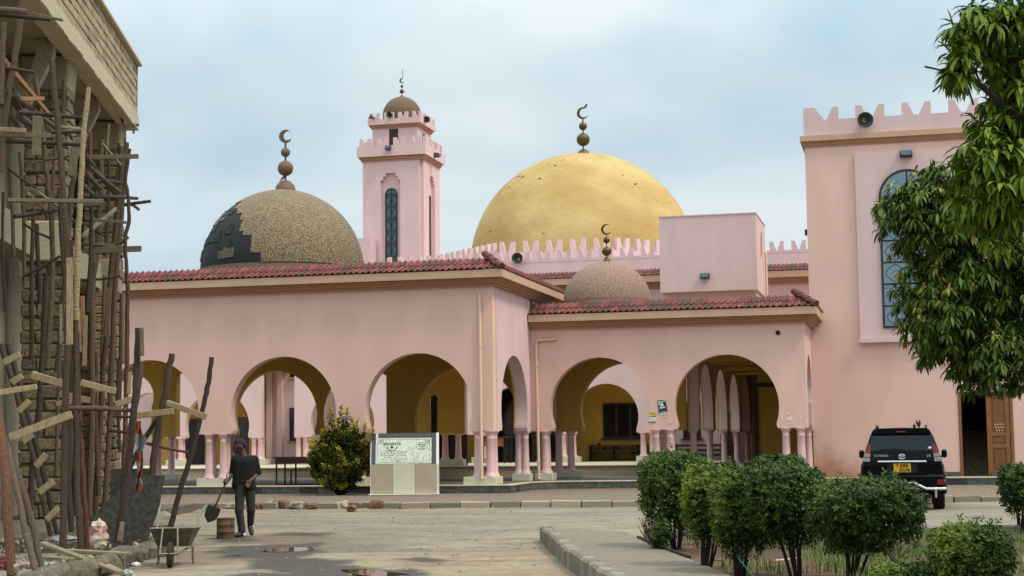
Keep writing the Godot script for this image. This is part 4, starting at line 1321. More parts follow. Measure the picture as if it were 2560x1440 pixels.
# ------------------------------------------------------------------ ground and forecourt
func build_ground() -> void:
	var g := MB.new()
	var n1 := FastNoiseLite.new()
	n1.frequency = 0.11
	n1.fractal_octaves = 4
	var n2 := FastNoiseLite.new()
	n2.frequency = 0.35
	n2.seed = 4
	n2.fractal_octaves = 3
	var n3 := FastNoiseLite.new()
	n3.frequency = 0.5
	n3.seed = 8
	var sand := Color(0.305, 0.237, 0.154)
	var grey := Color(0.245, 0.205, 0.148)
	var red := Color(0.33, 0.215, 0.125)
	var brown := Color(0.185, 0.125, 0.075)
	var tone := func(x: float, z: float) -> Color:
		var a := n1.get_noise_2d(x, z * 1.6)
		var c: Color = sand.lerp(grey, clampf(0.5 + a * 1.6 - absf(z + 33.0) * 0.02, 0, 1))
		c = c.lerp(red, clampf(0.60 + n2.get_noise_2d(x, z * 1.5) * 1.3 - maxf(0.0, Vector2(x + 0.6, (z + 23.0) * 0.45).length() - 1.3) * 0.8, 0, 0.9))
		c = c.lerp(red, clampf(1.0 - absf(z + 40.6) * 0.7 - maxf(x + 1.0, 0.0) * 0.25 + n3.get_noise_2d(x, z) * 0.6, 0, 0.6))
		c = c.lerp(brown, clampf(1.45 - Vector2((x + 4.4) * 0.55, (z + 26.6) * 0.28).length() + n2.get_noise_2d(x + 40.0, z) * 1.1, 0, 0.9))
		# wheel tracks and drifted sand
		var tr := sin((x * 0.35 - z) * 1.5 + a * 7.0)
		c = c.lerp(grey * 0.66, clampf(tr - 0.45, 0, 1) * 0.8)
		var dr := n2.get_noise_2d(x * 1.2 + 90.0, z * 3.0)
		c = c * (1.0 + 0.24 * dr + 0.08 * n3.get_noise_2d(x * 4.0, z * 6.0))
		c = c.lerp(Color(0.40, 0.32, 0.215), clampf(n3.get_noise_2d(x * 0.7 + 33.0, z * 2.0) * 2.0 - 0.45, 0, 0.6))
		return c
	# damp stains left by spilt water, as outlines on the ground
	var damp := []
	for pts in [[[515, 1376], [640, 1362], [800, 1358], [820, 1380], [720, 1400], [580, 1398]], [[620, 1402], [760, 1396], [890, 1400], [870, 1414], [940, 1418], [1080, 1432], [1080, 1456], [800, 1458], [740, 1430], [640, 1420]], [[970, 1399], [1050, 1394], [1136, 1399], [1060, 1405]], [[680, 1339], [760, 1331], [842, 1333], [780, 1343]], [[530, 1393], [600, 1387], [650, 1394], [590, 1400]], [[520, 1345], [600, 1340], [640, 1350], [560, 1358]], [[560, 1436], [640, 1428], [760, 1434], [800, 1452], [560, 1456]]]:
		var pl := PackedVector2Array()
		for q in pts:
			var p := gnd(q[0], q[1])
			pl.append(Vector2(p.x, p.z))
		damp.append(pl)
	var wet_at := func(x: float, z: float) -> float:
		var q := Vector2(x + 0.22 * n3.get_noise_2d(x * 2.2, z * 1.3) + 0.08 * n3.get_noise_2d(x * 9.0, z * 4.0), z + 0.5 * n3.get_noise_2d(x * 2.0 + 60.0, z * 1.2) + 0.2 * n3.get_noise_2d(x * 8.0 + 20.0, z * 4.0))
		for pl in damp:
			if Geometry2D.is_point_in_polygon(q, pl):
				return 1.0
		return 0.0
	var step := 0.13
	var X0 := -13.0
	var Z0 := -46.0
	var nx := 224
	var nz := 240
	var grid := []
	var tint := PackedColorArray()
	for j in nz + 1:
		for i in nx + 1:
			var x: float = X0 + i * step
			var z: float = Z0 + j * step
			grid.append(Vector3(x, 0.016 * n2.get_noise_2d(x * 1.3, z * 1.3) + 0.006 * n3.get_noise_2d(x * 5.0, z * 5.0), z))
			var c: Color = tone.call(x, z)
			if x > -6.0 and x < 1.5 and z > -31.0:
				var w := 0.0
				for q in [[0, 0], [0.06, 0], [-0.06, 0], [0, 0.09], [0, -0.09]]:
					w += wet_at.call(x + q[0], z + q[1]) * 0.2
				c = c.lerp(Color(0.066, 0.052, 0.038), w * 0.95)
			tint.append(c)
	for j in nz:
		for i in nx:
			var a0 := j * (nx + 1) + i
			for q in [a0, a0 + nx + 2, a0 + nx + 1, a0, a0 + 1, a0 + nx + 2]:
				g.col = tint[q]
				g.raw(grid[q], Vector3.UP)
	g.col = sand
	for r in [[-300.0, -13.0, -300.0, 60.0], [X0 + nx * step, 300.0, -300.0, 60.0], [-13.0, X0 + nx * step, -300.0, -46.0], [-13.0, X0 + nx * step, Z0 + nz * step, 60.0]]:
		var a := Vector3(r[0], -0.003, r[3])
		var b := Vector3(r[1], -0.003, r[3])
		var c := Vector3(r[1], -0.003, r[2])
		var d := Vector3(r[0], -0.003, r[2])
		for q in [a, c, b, a, d, c]:
			g.raw(q, Vector3.UP)
	struct("ground", g, m["ground"])

	# raised pavement in front of the arcade, with its kerb of single stones
	var kp := [Vector2(-14.5, -43.3), Vector2(-9.4, -42.75), Vector2(-2.95, -41.6), Vector2(3.26, -41.1), Vector2(8.3, -41.0), Vector2(12.0, -41.6), Vector2(19.0, -42.9)]
	var pv := PackedVector2Array()
	for q in kp:
		pv.append(Vector2(q.x, q.y - 0.12))
	pv.append(Vector2(22, -62)); pv.append(Vector2(-22, -62)); pv.append(Vector2(-14.5, -43.4))
	var pk := MB.new()
	var flat := Transform3D(Basis(Vector3(1, 0, 0), Vector3(0, 0, 1), Vector3(0, -1, 0)), Vector3.ZERO)
	pk.ex(pv, -0.14, 0.05, "fbs", flat)
	struct("pavement", pk, m["paving"])
	var kb := struct("kerb", bx(Vector3(0, -0.06, -41.9), Vector3(0.1, 0.05, 0.1)), m["mortar"])
	var total := 0.0
	for i in kp.size() - 1:
		var a: Vector2 = kp[i]
		var b: Vector2 = kp[i + 1]
		var L := a.distance_to(b)
		var cnt := int(L / 0.74)
		for q in cnt:
			var p := a.lerp(b, (q + 0.5) / cnt)
			if p.x > -7.8 and p.x < -3.2 and rng.randf() < 0.45:
				continue           # broken out there
			var w := MB.new()
			w.cbox(Vector3.ZERO, Vector3(L / cnt - 0.025, 0.26, 0.16), 0.02, Basis.IDENTITY, 0.008, rng)
			var sn := part("kerb_stone", w, m["kerb%d" % (rng.randi() % 4)], kb, Vector3(p.x, 0.03 + rng.randf_range(-0.012, 0.01), p.y))
			sn.rotation = Vector3(rng.randf_range(-0.04, 0.06), -(b - a).angle() + rng.randf_range(-0.03, 0.03), rng.randf_range(-0.015, 0.015))
	# low platform that carries the arcade: dark stone riser of slabs with a pale nosing
	var pf := [Vector2(-18.0, 0.30), Vector2(-5.6, 0.22), Vector2(0.58, 0.24), Vector2(0.47, -2.9), Vector2(1.1, -3.9), Vector2(3.5, -5.9 + 1.5), Vector2(9.3, -4.55), Vector2(9.6, -6.35), Vector2(21.0, -6.35)]
	var pp := PackedVector2Array()
	for q in pf:
		pp.append(q)
	pp.append(Vector2(21, -34)); pp.append(Vector2(-18, -12.3))
	var plat := MB.new()
	plat.ex(pp, -0.375, 0.0, "fbs", flat)
	var po := struct("platform", plat, m["floor"], mw(Vector3.ZERO), -TH)
	var nose := MB.new()
	for i in pf.size() - 1:
		var a: Vector2 = pf[i]
		var b: Vector2 = pf[i + 1]
		var L := a.distance_to(b)
		var d := (b - a) / L
		var nrm := Vector2(-d.y, d.x)
		var cnt := maxi(1, int(round(L / 0.62)))
		var ang := -d.angle()
		for q in cnt:
			var c := a + d * (L * (q + 0.5) / cnt) + nrm * 0.012
			var w := MB.new()
			w.box(Vector3.ZERO, Vector3(L / cnt - 0.008, 0.20, 0.024))
			var sl := part("riser_slab", w, m["greystone" if rng.randf() < 0.7 else "slate"], po, Vector3(c.x, 0.245, c.y))
			sl.rotation.y = ang
		var w2 := MB.new()
		w2.cbox(Vector3.ZERO, Vector3(L + 0.03, 0.045, 0.34), 0.012)
		var c2 := (a + b) * 0.5 + nrm * (0.045 - 0.17)
		var no := part("nosing", w2, m["cream"], po, Vector3(c2.x, 0.372 + 0.002 * (i % 2), c2.y))
		no.rotation.y = ang
	# footpath with a kerb of upright painted stones
	var path := PackedVector2Array([Vector2(0.60, -27.5), Vector2(1.0, -28.2), Vector2(1.85, -26.9), Vector2(1.95, -25.2), Vector2(2.03, -23.2), Vector2(2.22, -20.8), Vector2(2.36, -18.8), Vector2(2.6, -14.0), Vector2(1.45, -14.0), Vector2(1.10, -18.2), Vector2(0.86, -21.4), Vector2(0.70, -24.9)])
	var pa := MB.new()
	pa.ex(path, -0.15, 0.03, "fbs", flat)
	struct("path", pa, m["pathcement"])
	var k2 := struct("path_kerb", bx(Vector3(0.9, -0.05, -21), Vector3(0.1, 0.05, 0.1)), m["mortar"])
	var line := [Vector2(0.52, -27.35), Vector2(0.61, -24.9), Vector2(0.77, -21.4), Vector2(1.00, -18.2), Vector2(1.35, -14.0)]
	var idx := 0
	for i in line.size() - 1:
		var a: Vector2 = line[i]
		var b: Vector2 = line[i + 1]
		var L := a.distance_to(b)
		var cnt := int(L / 0.40)
		for q in cnt:
			var p := a.lerp(b, (q + 0.5) / cnt)
			var w := MB.new()
			w.cbox(Vector3.ZERO, Vector3(0.20, 0.40, L / cnt - 0.02), 0.035, Basis.IDENTITY, 0.008, rng)
			var sn := part("kerb_stone", w, m["kerbpaint" if idx % 2 == 0 and rng.randf() < 0.8 else "pathcement"], k2, Vector3(p.x, 0.06 + rng.randf_range(-0.012, 0.012), p.y))
			sn.rotation = Vector3(0, (b - a).angle() + PI / 2 if false else atan2(b.x - a.x, b.y - a.y), rng.randf_range(-0.05, 0.05))
			idx += 1
	# planting bed: red earth, with a sunken kerb along its far edge
	var bed := PackedVector2Array([Vector2(1.98, -25.2), Vector2(2.06, -23.2), Vector2(2.25, -20.8), Vector2(2.39, -18.8), Vector2(2.65, -13.0), Vector2(12, -13.0), Vector2(12, -25.35), Vector2(4.0, -25.5)])
	var bd := MB.new()
	bd.ex(bed, -0.10, 0.03, "fbs", flat)
	struct("planting_bed", bd, m["soil"])
	var k3 := struct("bed_kerb", bx(Vector3(6, -0.05, -25.5), Vector3(0.1, 0.05, 0.1)), m["mortar"])
	for i in 14:
		var w := MB.new()
		w.cbox(Vector3.ZERO, Vector3(0.72, 0.34, 0.14), 0.02, Basis.IDENTITY, 0.008, rng)
		part("kerb_stone", w, m["kerb%d" % [1, 3][rng.randi() % 2]], k3, Vector3(2.4 + 0.735 * i, 0.09, -25.62))
	var bp := MB.new()
	for q in [[Vector3(1.93, 0.13, -25.3), Vector3(2.04, 0.13, -23.2)], [Vector3(2.04, 0.13, -23.2), Vector3(2.24, 0.13, -20.8)]]:
		var b := aim(q[0], q[1])
		bp.box((q[0] + q[1]) * 0.5, Vector3(q[0].distance_to(q[1]), 0.10, 0.05), b)
	solo("edging_plank", bp, m["bark"], "dark rotten timber edging between grey path and red earth bed", "plank")
	# dry grass
	var gr := MB.new()
	for i in 30000:
		var x := rng.randf_range(2.5, 11.0)
		var z := rng.randf_range(-25.2, -14.0)
		var d := n2.get_noise_2d(x * 1.3, z * 1.3)
		if d < -0.12 + (0.35 if x < 3.6 - (z + 18.0) * 0.05 else 0.0):
			continue
		var h := rng.randf_range(0.05, 0.20)
		var a := rng.randf() * TAU
		var lean := Vector3(cos(a), 0, sin(a)) * rng.randf_range(0.0, 0.10)
		var s := Vector3(-sin(a), 0, cos(a)) * rng.randf_range(0.005, 0.010)
		var k := rng.randf()
		gr.col = Color(0.34, 0.30, 0.12).lerp(Color(0.10, 0.17, 0.03), clampf(0.25 + k * 0.8 + d * 0.8, 0, 1))
		var p := Vector3(x, 0.10, z)
		gr.tri(p - s, p + s, p + lean + Vector3(0, h, 0))
	struct("grass", gr, m["dryleaf"], Vector3.ZERO, 0.0, "stuff")

	# wet patches and puddles on the road
	var wet := func(pts: Array, mt: Material, called: String, lift: float) -> void:
		var c := Vector3.ZERO
		for q in pts:
			c += gnd(q[0], q[1])
		c /= pts.size()
		var pl := PackedVector2Array()
		for i in pts.size():
			var a := gnd(pts[i][0], pts[i][1])
			var b := gnd(pts[(i + 1) % pts.size()][0], pts[(i + 1) % pts.size()][1])
			for f in 6:
				var q := a.lerp(b, f / 6.0)
				var w := 0.10 * minf(1.0, a.distance_to(b))
				pl.append(Vector2(q.x - c.x + n3.get_noise_2d(q.x * 4.0, q.z * 4.0) * w * 1.3, q.z - c.z + n3.get_noise_2d(q.x * 4.0 + 50, q.z * 2.0) * w * 2.2))
		var k := MB.new()
		k.ex(pl, 0.0, 0.003, "f", Transform3D(Basis(Vector3(1, 0, 0), Vector3(0, 0, 1), Vector3(0, -1, 0)), Vector3.ZERO))
		if k.v.size() > 0:
			struct(called, k, mt, Vector3(c.x, lift, c.z), 0.0, "structure")
	wet.call([[655, 1374], [720, 1369], [778, 1369], [784, 1375], [750, 1380], [670, 1381]], m["pool"], "puddle", 0.010)
	wet.call([[850, 1425], [905, 1423], [1000, 1433], [1030, 1437], [960, 1443], [880, 1438]], m["pool"], "puddle", 0.010)
	wet.call([[560, 1391], [585, 1389], [606, 1391], [585, 1395]], m["pool"], "puddle", 0.010)
	# loose stones along the broken kerb
	var words := ["long pale", "reddish brown", "flat grey", "small tan", "rounded buff", "squat brown", "angular white", "rust coloured", "chunky grey", "tilted sandy", "split yellowish"]
	var R := [[590, 1268, 0.46, 0.20], [652, 1268, 0.20, 0.17], [676, 1266, 0.22, 0.2], [704, 1266, 0.44, 0.23], [741, 1267, 0.40, 0.20], [781, 1268, 0.30, 0.17], [857, 1266, 0.30, 0.19], [880, 1274, 0.2, 0.16], [910, 1265, 0.34, 0.16], [944, 1266, 0.36, 0.22], [966, 1263, 0.18, 0.14]]
	var near := ["behind the worker", "close behind the worker", "just beside the worker", "at the road edge beyond the worker", "before the school desk", "below the desk end", "below the left side of the croton bush", "fallen forward onto the road", "below the croton bush", "below the left edge of the plaque", "below the middle of the plaque"]
	for i in R.size():
		var k := MB.new()
		var w: float = R[i][2]
		var h: float = R[i][3]
		k.cbox(Vector3.ZERO, Vector3(w, h, 0.2), h * 0.22, Basis(Vector3(0.3, 1, 0.2).normalized(), rng.randf_range(-0.4, 0.4)), h * 0.16, rng)
		k.cbox(Vector3(w * 0.16, h * 0.06, 0.02), Vector3(w * 0.6, h * 0.95, 0.2), h * 0.25, Basis(Vector3(0.2, 1, 0.6).normalized(), rng.randf_range(-0.5, 0.5)), h * 0.14, rng)
		var p := gnd(R[i][0], R[i][1] + 5)
		solo("stone", k, m[["kerb2", "rockred", "kerb0", "rockred", "kerb0", "rockred", "kerb2", "rockred", "kerb1", "rockred", "kerb2"][i]], "%s stone lying along the broken kerb %s" % [words[i], near[i]], "stone", Vector3(p.x, h * 0.45, p.z + 0.1), 0.0, "loose stones along the kerb")
	# crumbs and grit
	var gk := MB.new()
	for i in 900:
		var x := rng.randf_range(-7, 5)
		var z := rng.randf_range(-41.2, -16)
		if i % 3 == 0:
			x = rng.randf_range(-8, -0.5)
			z = rng.randf_range(-41.3, -40.4)
		if x > 0.4 and z > -28.0:
			continue
		var s := rng.randf_range(0.008, 0.026)
		gk.col = Color(0.38, 0.30, 0.20) * rng.randf_range(0.5, 1.15)
		gk.cbox(Vector3(x, s * 0.3, z), Vector3(s * rng.randf_range(1, 2.2), s, s * 1.4), s * 0.3, Basis(Vector3.UP, rng.randf() * TAU))
	struct("gravel", gk, m["dryleaf"], Vector3.ZERO, 0.0, "stuff")

# ------------------------------------------------------------------ furniture before the arcade
func build_forecourt() -> void:
	# memorial plaque
	var p := at(1010, 1234, 47.8)
	var t := thing("memorial_plaque", "tiled pedestal with a sloping marble plaque in a dark slate frame", "monument", Vector3(p.x, 0.15, p.z), 0.03)
	var W := 1.96
	var D := 0.62
	for i in 3:
		var k := MB.new()
		k.cbox(Vector3(-W * 0.5 + W / 3 * (i + 0.5), 0.47, 0.02), Vector3(W / 3 - 0.008, 0.86, 0.03), 0.004)
		part("base_tile", k, m["lighttile" if i == 1 else "beigetile"], t)
	var core := MB.new()
	core.ex(PackedVector2Array([Vector2(0, 0.03), Vector2(D, 0.03), Vector2(D, 1.80), Vector2(0.42, 1.80), Vector2(0, 0.90)]), -W * 0.5 + 0.01, W * 0.5 - 0.01, "fbs", Transform3D(Basis(Vector3(0, 0, -1), Vector3.UP, Vector3(1, 0, 0)), Vector3.ZERO))
	part("pedestal", core, m["white"], t)
	for s in [-1.0, 1.0]:
		var sk := MB.new()
		sk.ex(PackedVector2Array([Vector2(-0.03, 0.03), Vector2(D + 0.01, 0.03), Vector2(D + 0.01, 1.83), Vector2(0.40, 1.83), Vector2(-0.03, 0.905)]), W * 0.5 * s - 0.015, W * 0.5 * s + 0.015 + 0.04 * maxf(s, 0), "fbs", Transform3D(Basis(Vector3(0, 0, -1), Vector3.UP, Vector3(1, 0, 0)), Vector3.ZERO))
		part("side_slab", sk, m["white"], t)
	var pl := MB.new()
	pl.cbox(Vector3(0, 0.015, -D * 0.5 + 0.06), Vector3(W + 0.12, 0.03, D + 0.2), 0.008)
	part("foot_slab", pl, m["white"], t)
	# the sloping face: local x right, y up the slope
	var a := Vector3(0, 0.91, 0.0)
	var b := Vector3(0, 1.815, -0.42)
	var up := (b - a).normalized()
	var n := Vector3(1, 0, 0).cross(up)
	var fb := Basis(Vector3(1, 0, 0), up, n)
	var Ls := a.distance_to(b)
	var fw := 0.13
	var sh := -0.0
	for q in [[-W * 0.5 + fw * 0.5 + 0.01, Ls * 0.5, fw, Ls], [W * 0.5 - fw * 0.5 - 0.03, Ls * 0.5, fw, Ls], [-0.24, Ls - 0.075, W * 0.62 - 2 * fw + 0.1, 0.15], [0.56, Ls - 0.075, 0.56, 0.15]]:
		part("slate_frame", bx(a + fb * Vector3(q[0], q[1], 0.018), Vector3(q[2] - 0.004, q[3] - 0.004, 0.03), fb), m["slate"], t)
	var iw := W - 2 * fw - 0.03
	var ih := Ls - 0.16
	part("marble_panel", bx(a + fb * Vector3(-0.01, ih * 0.5 + 0.002, 0.012), Vector3(iw, ih, 0.03), fb), m["marbleveined"], t)
	var face := func(x: float, y: float, lift := 0.029) -> Vector3: return a + fb * Vector3(x, y, lift)
	var word := func(txt: String, x: float, y: float, h: float, called: String) -> void:
		var tm := TextMesh.new()
		var sf := SystemFont.new()
		sf.font_names = PackedStringArray(["Droid Sans"])
		sf.font_weight = 700
		tm.font = sf
		tm.text = txt
		tm.font_size = 32
		tm.pixel_size = h / 32.0
		tm.depth = 0.004
		var o := part(called, tm, m["ink"], t)
		o.transform = Transform3D(fb, face.call(x, y, 0.030))
	word.call("BAKWATA", -0.36, ih * 0.77, 0.115, "lettering")
	word.call("TCA", 0.53, ih * 0.70, 0.12, "lettering")
	word.call("L T D", 0.53, ih * 0.58, 0.07, "lettering")
	var ink := MB.new()
	for e in 2:
		var pts := []
		for i in 15:
			var an := deg_to_rad(190 + 160.0 * i / 14) if e == 0 else deg_to_rad(-10 + 380.0 * i / 14)
			pts.append(face.call(-0.36 + cos(an) * 0.15, ih * 0.70 + sin(an) * 0.17) if e == 0 else face.call(0.53 + cos(an) * 0.17, ih * 0.68 + sin(an) * 0.12))
		ink.tube(pts, [0.011 if e == 0 else 0.005], 5, false)
	var star := PackedVector2Array()
	for i in 10:
		var an := PI / 2 + TAU * i / 10
		var r := 0.065 if i % 2 == 0 else 0.027
		star.append(Vector2(cos(an), sin(an)) * r)
	ink.ex(star, 0.0, 0.004, "fs", Transform3D(fb, face.call(-0.36, ih * 0.64, 0.030)))
	# ruled border with corner flourishes
	var bw := iw * 0.5 - 0.05
	for q in [[-bw, ih * 0.5, 0.006, ih - 0.12], [bw - 0.02, ih * 0.5, 0.006, ih - 0.12], [-0.01, 0.05, bw * 2 - 0.1, 0.006], [-0.01, ih - 0.05, bw * 2 - 0.3, 0.006]]:
		ink.box(face.call(q[0], q[1]), Vector3(q[2], q[3], 0.003), fb)
	for s in [-1, 1]:
		for f in 3:
			var pts := []
			for i in 7:
				var an := PI * 0.5 * i / 6
				pts.append(face.call(s * (bw - 0.02 - sin(an) * (0.05 + 0.05 * f)), ih - 0.05 - cos(an) * (0.05 + 0.04 * f)))
			ink.tube(pts, [0.007], 4, false)
	part("emblem", ink, m["ink"], t)
	var rows := MB.new()
	var rg := RandomNumberGenerator.new()
	rg.seed = 11
	for r in 6:
		var x := -0.70 + [0.0, 0.0, 0.0, 0.12, 0.02, 0.3][r] as float
		var y := ih * (0.46 - 0.072 * r)
		var stop: float = [0.08, 0.0, 0.1, -0.2, 0.1, -0.1][r]
		while x < stop:
			var w := rg.randf_range(0.02, 0.05)
			rows.box(face.call(x + w * 0.5, y + rg.randf_range(-0.006, 0.006)), Vector3(w, rg.randf_range(0.012, 0.028), 0.003), fb)
			x += w + rg.randf_range(0.008, 0.04)
	for i in 22:
		rows.box(face.call(rg.randf_range(0.2, 0.75), ih * rg.randf_range(0.08, 0.46)), Vector3(rg.randf_range(0.01, 0.04), 0.01, 0.003), fb)
	part("inscription", rows, m["horn"], t)

	# school desk on the platform
	t = mthing("school_desk", "dark red wooden desk with a narrow seat bar on the arcade platform", "desk", Vector3(-6.4, 0.385, -0.9))
	t.position.y = 0.385
	mpart("desktop", span(-7.45, -5.3, 1.245, 1.285, -1.1, -0.62), m["brown"], t)
	mpart("apron", span(-7.40, -5.35, 1.06, 1.243, -0.70, -0.66), m["deskred"], t)
	for x in [-7.36, -7.19, -6.98, -6.82, -5.42]:
		var ky := 0.83 if x == -6.98 else 1.058
		mpart("leg", span(x - 0.022, x + 0.022, 0.39, ky, -0.70 if x < -7.3 or x > -6.0 else -1.0, -0.66 if x < -7.3 or x > -6.0 else -0.96), m["ink"], t)
	mpart("seat_bar", span(-7.08, -5.4, 0.832, 0.86, -1.06, -0.86), m["brown"], t)
	mpart("foot_rail", span(-7.38, -5.4, 0.386, 0.43, -0.95, -0.90), m["ink"], t)

	# croton bush in front of the platform
	p = at(852, 1216, 48.6)
	t = thing("croton_bush", "croton bush with glossy dark leaves and yellow shoot tips", "bush", Vector3(p.x, 0.15, p.z))
	var tips := [[868, 1022], [853, 1015], [826, 1020], [880, 1046], [892, 1055], [912, 1060], [818, 1065], [808, 1075], [845, 1045], [835, 1060], [855, 1060], [930, 1075], [910, 1083], [783, 1100], [778, 1112], [790, 1120], [875, 1100], [886, 1095], [838, 1100], [862, 1130], [915, 1125], [830, 1150], [885, 1160], [845, 1180], [820, 1130], [905, 1100], [800, 1145], [870, 1180], [806, 1195], [872, 1072]]
	var stems := MB.new()
	var lv := MB.new()
	var base := Vector3(0, 0.0, 0)
	var rg2 := RandomNumberGenerator.new()
	rg2.seed = 3
	for i in 430:
		var tip: Vector3
		var yellow := 0.0
		if i < tips.size():
			tip = at(tips[i][0], tips[i][1] + 8, 48.3 + rg2.randf_range(-0.3, 0.5)) - t.position
			yellow = 0.9 if i < 18 else 0.55
		else:
			var q := Vector3(rg2.randfn(), rg2.randfn(), rg2.randfn()).normalized()
			q = q * rg2.randf_range(0.6, 1.0) * Vector3(1.0, 1.06, 0.85)
			tip = Vector3(q.x, 1.06 + q.y * (0.92 if q.y < 0.0 else 1.0), q.z)
			if tip.y > 1.45 and absf(tip.x) > 0.7:
				tip.x *= 0.75
			yellow = maxf(0.0, rg2.randf_range(-0.5, 0.8))
		if i % 5 == 0:
			stems.tube([Vector3(tip.x * 0.12, 0.0, tip.z * 0.12), Vector3(tip.x * 0.6, tip.y * 0.55, tip.z * 0.6), tip], [0.022, 0.016, 0.01], 5)
		var axis := (tip - Vector3(0, 0.7, 0)).normalized().lerp(Vector3.UP, 0.45).normalized()
		var sx := axis.cross(Vector3(0.3, 0.2, 1)).normalized()
		var sy := axis.cross(sx)
		for ring in (9 if i < tips.size() else 4):
			for q in 7:
				var an := TAU * (q + rg2.randf() * 0.6) / 7 + ring
				var open: float = [0.35, 0.8, 1.2, 1.6, 1.5, 1.6, 1.6, 1.7, 1.7][ring]
				var d := (axis * cos(open) + (sx * cos(an) + sy * sin(an)) * sin(open)).normalized()
				var k := rg2.randf()
				var gcol := Color(0.024, 0.050, 0.010).lerp(Color(0.085, 0.125, 0.02), k * k)
				var ycol := Color(0.62, 0.40, 0.03).lerp(Color(0.40, 0.36, 0.05), k)
				if rg2.randf() < 0.12:
					gcol = Color(0.06, 0.02, 0.012)
				lv.col = gcol.lerp(ycol, clampf(yellow * [1.2, 1.05, 0.6, 0.25, 0.05, 0.0, 0.0, 0.0, 0.0][ring], 0, 1))
				lv.leaf(tip - axis * (0.05 * ring + rg2.randf_range(-0.03, 0.03)), (d + Vector3(rg2.randfn(), rg2.randfn(), rg2.randfn()) * (0.1 if ring < 4 else 0.35)).normalized(), axis, rg2.randf_range(0.10, 0.16) * (1.25 if i < 30 else 1.0), 0.07, 0.3)
	part("stem", stems, m["bark"], t)
	part("foliage", lv, m["leaf"], t)

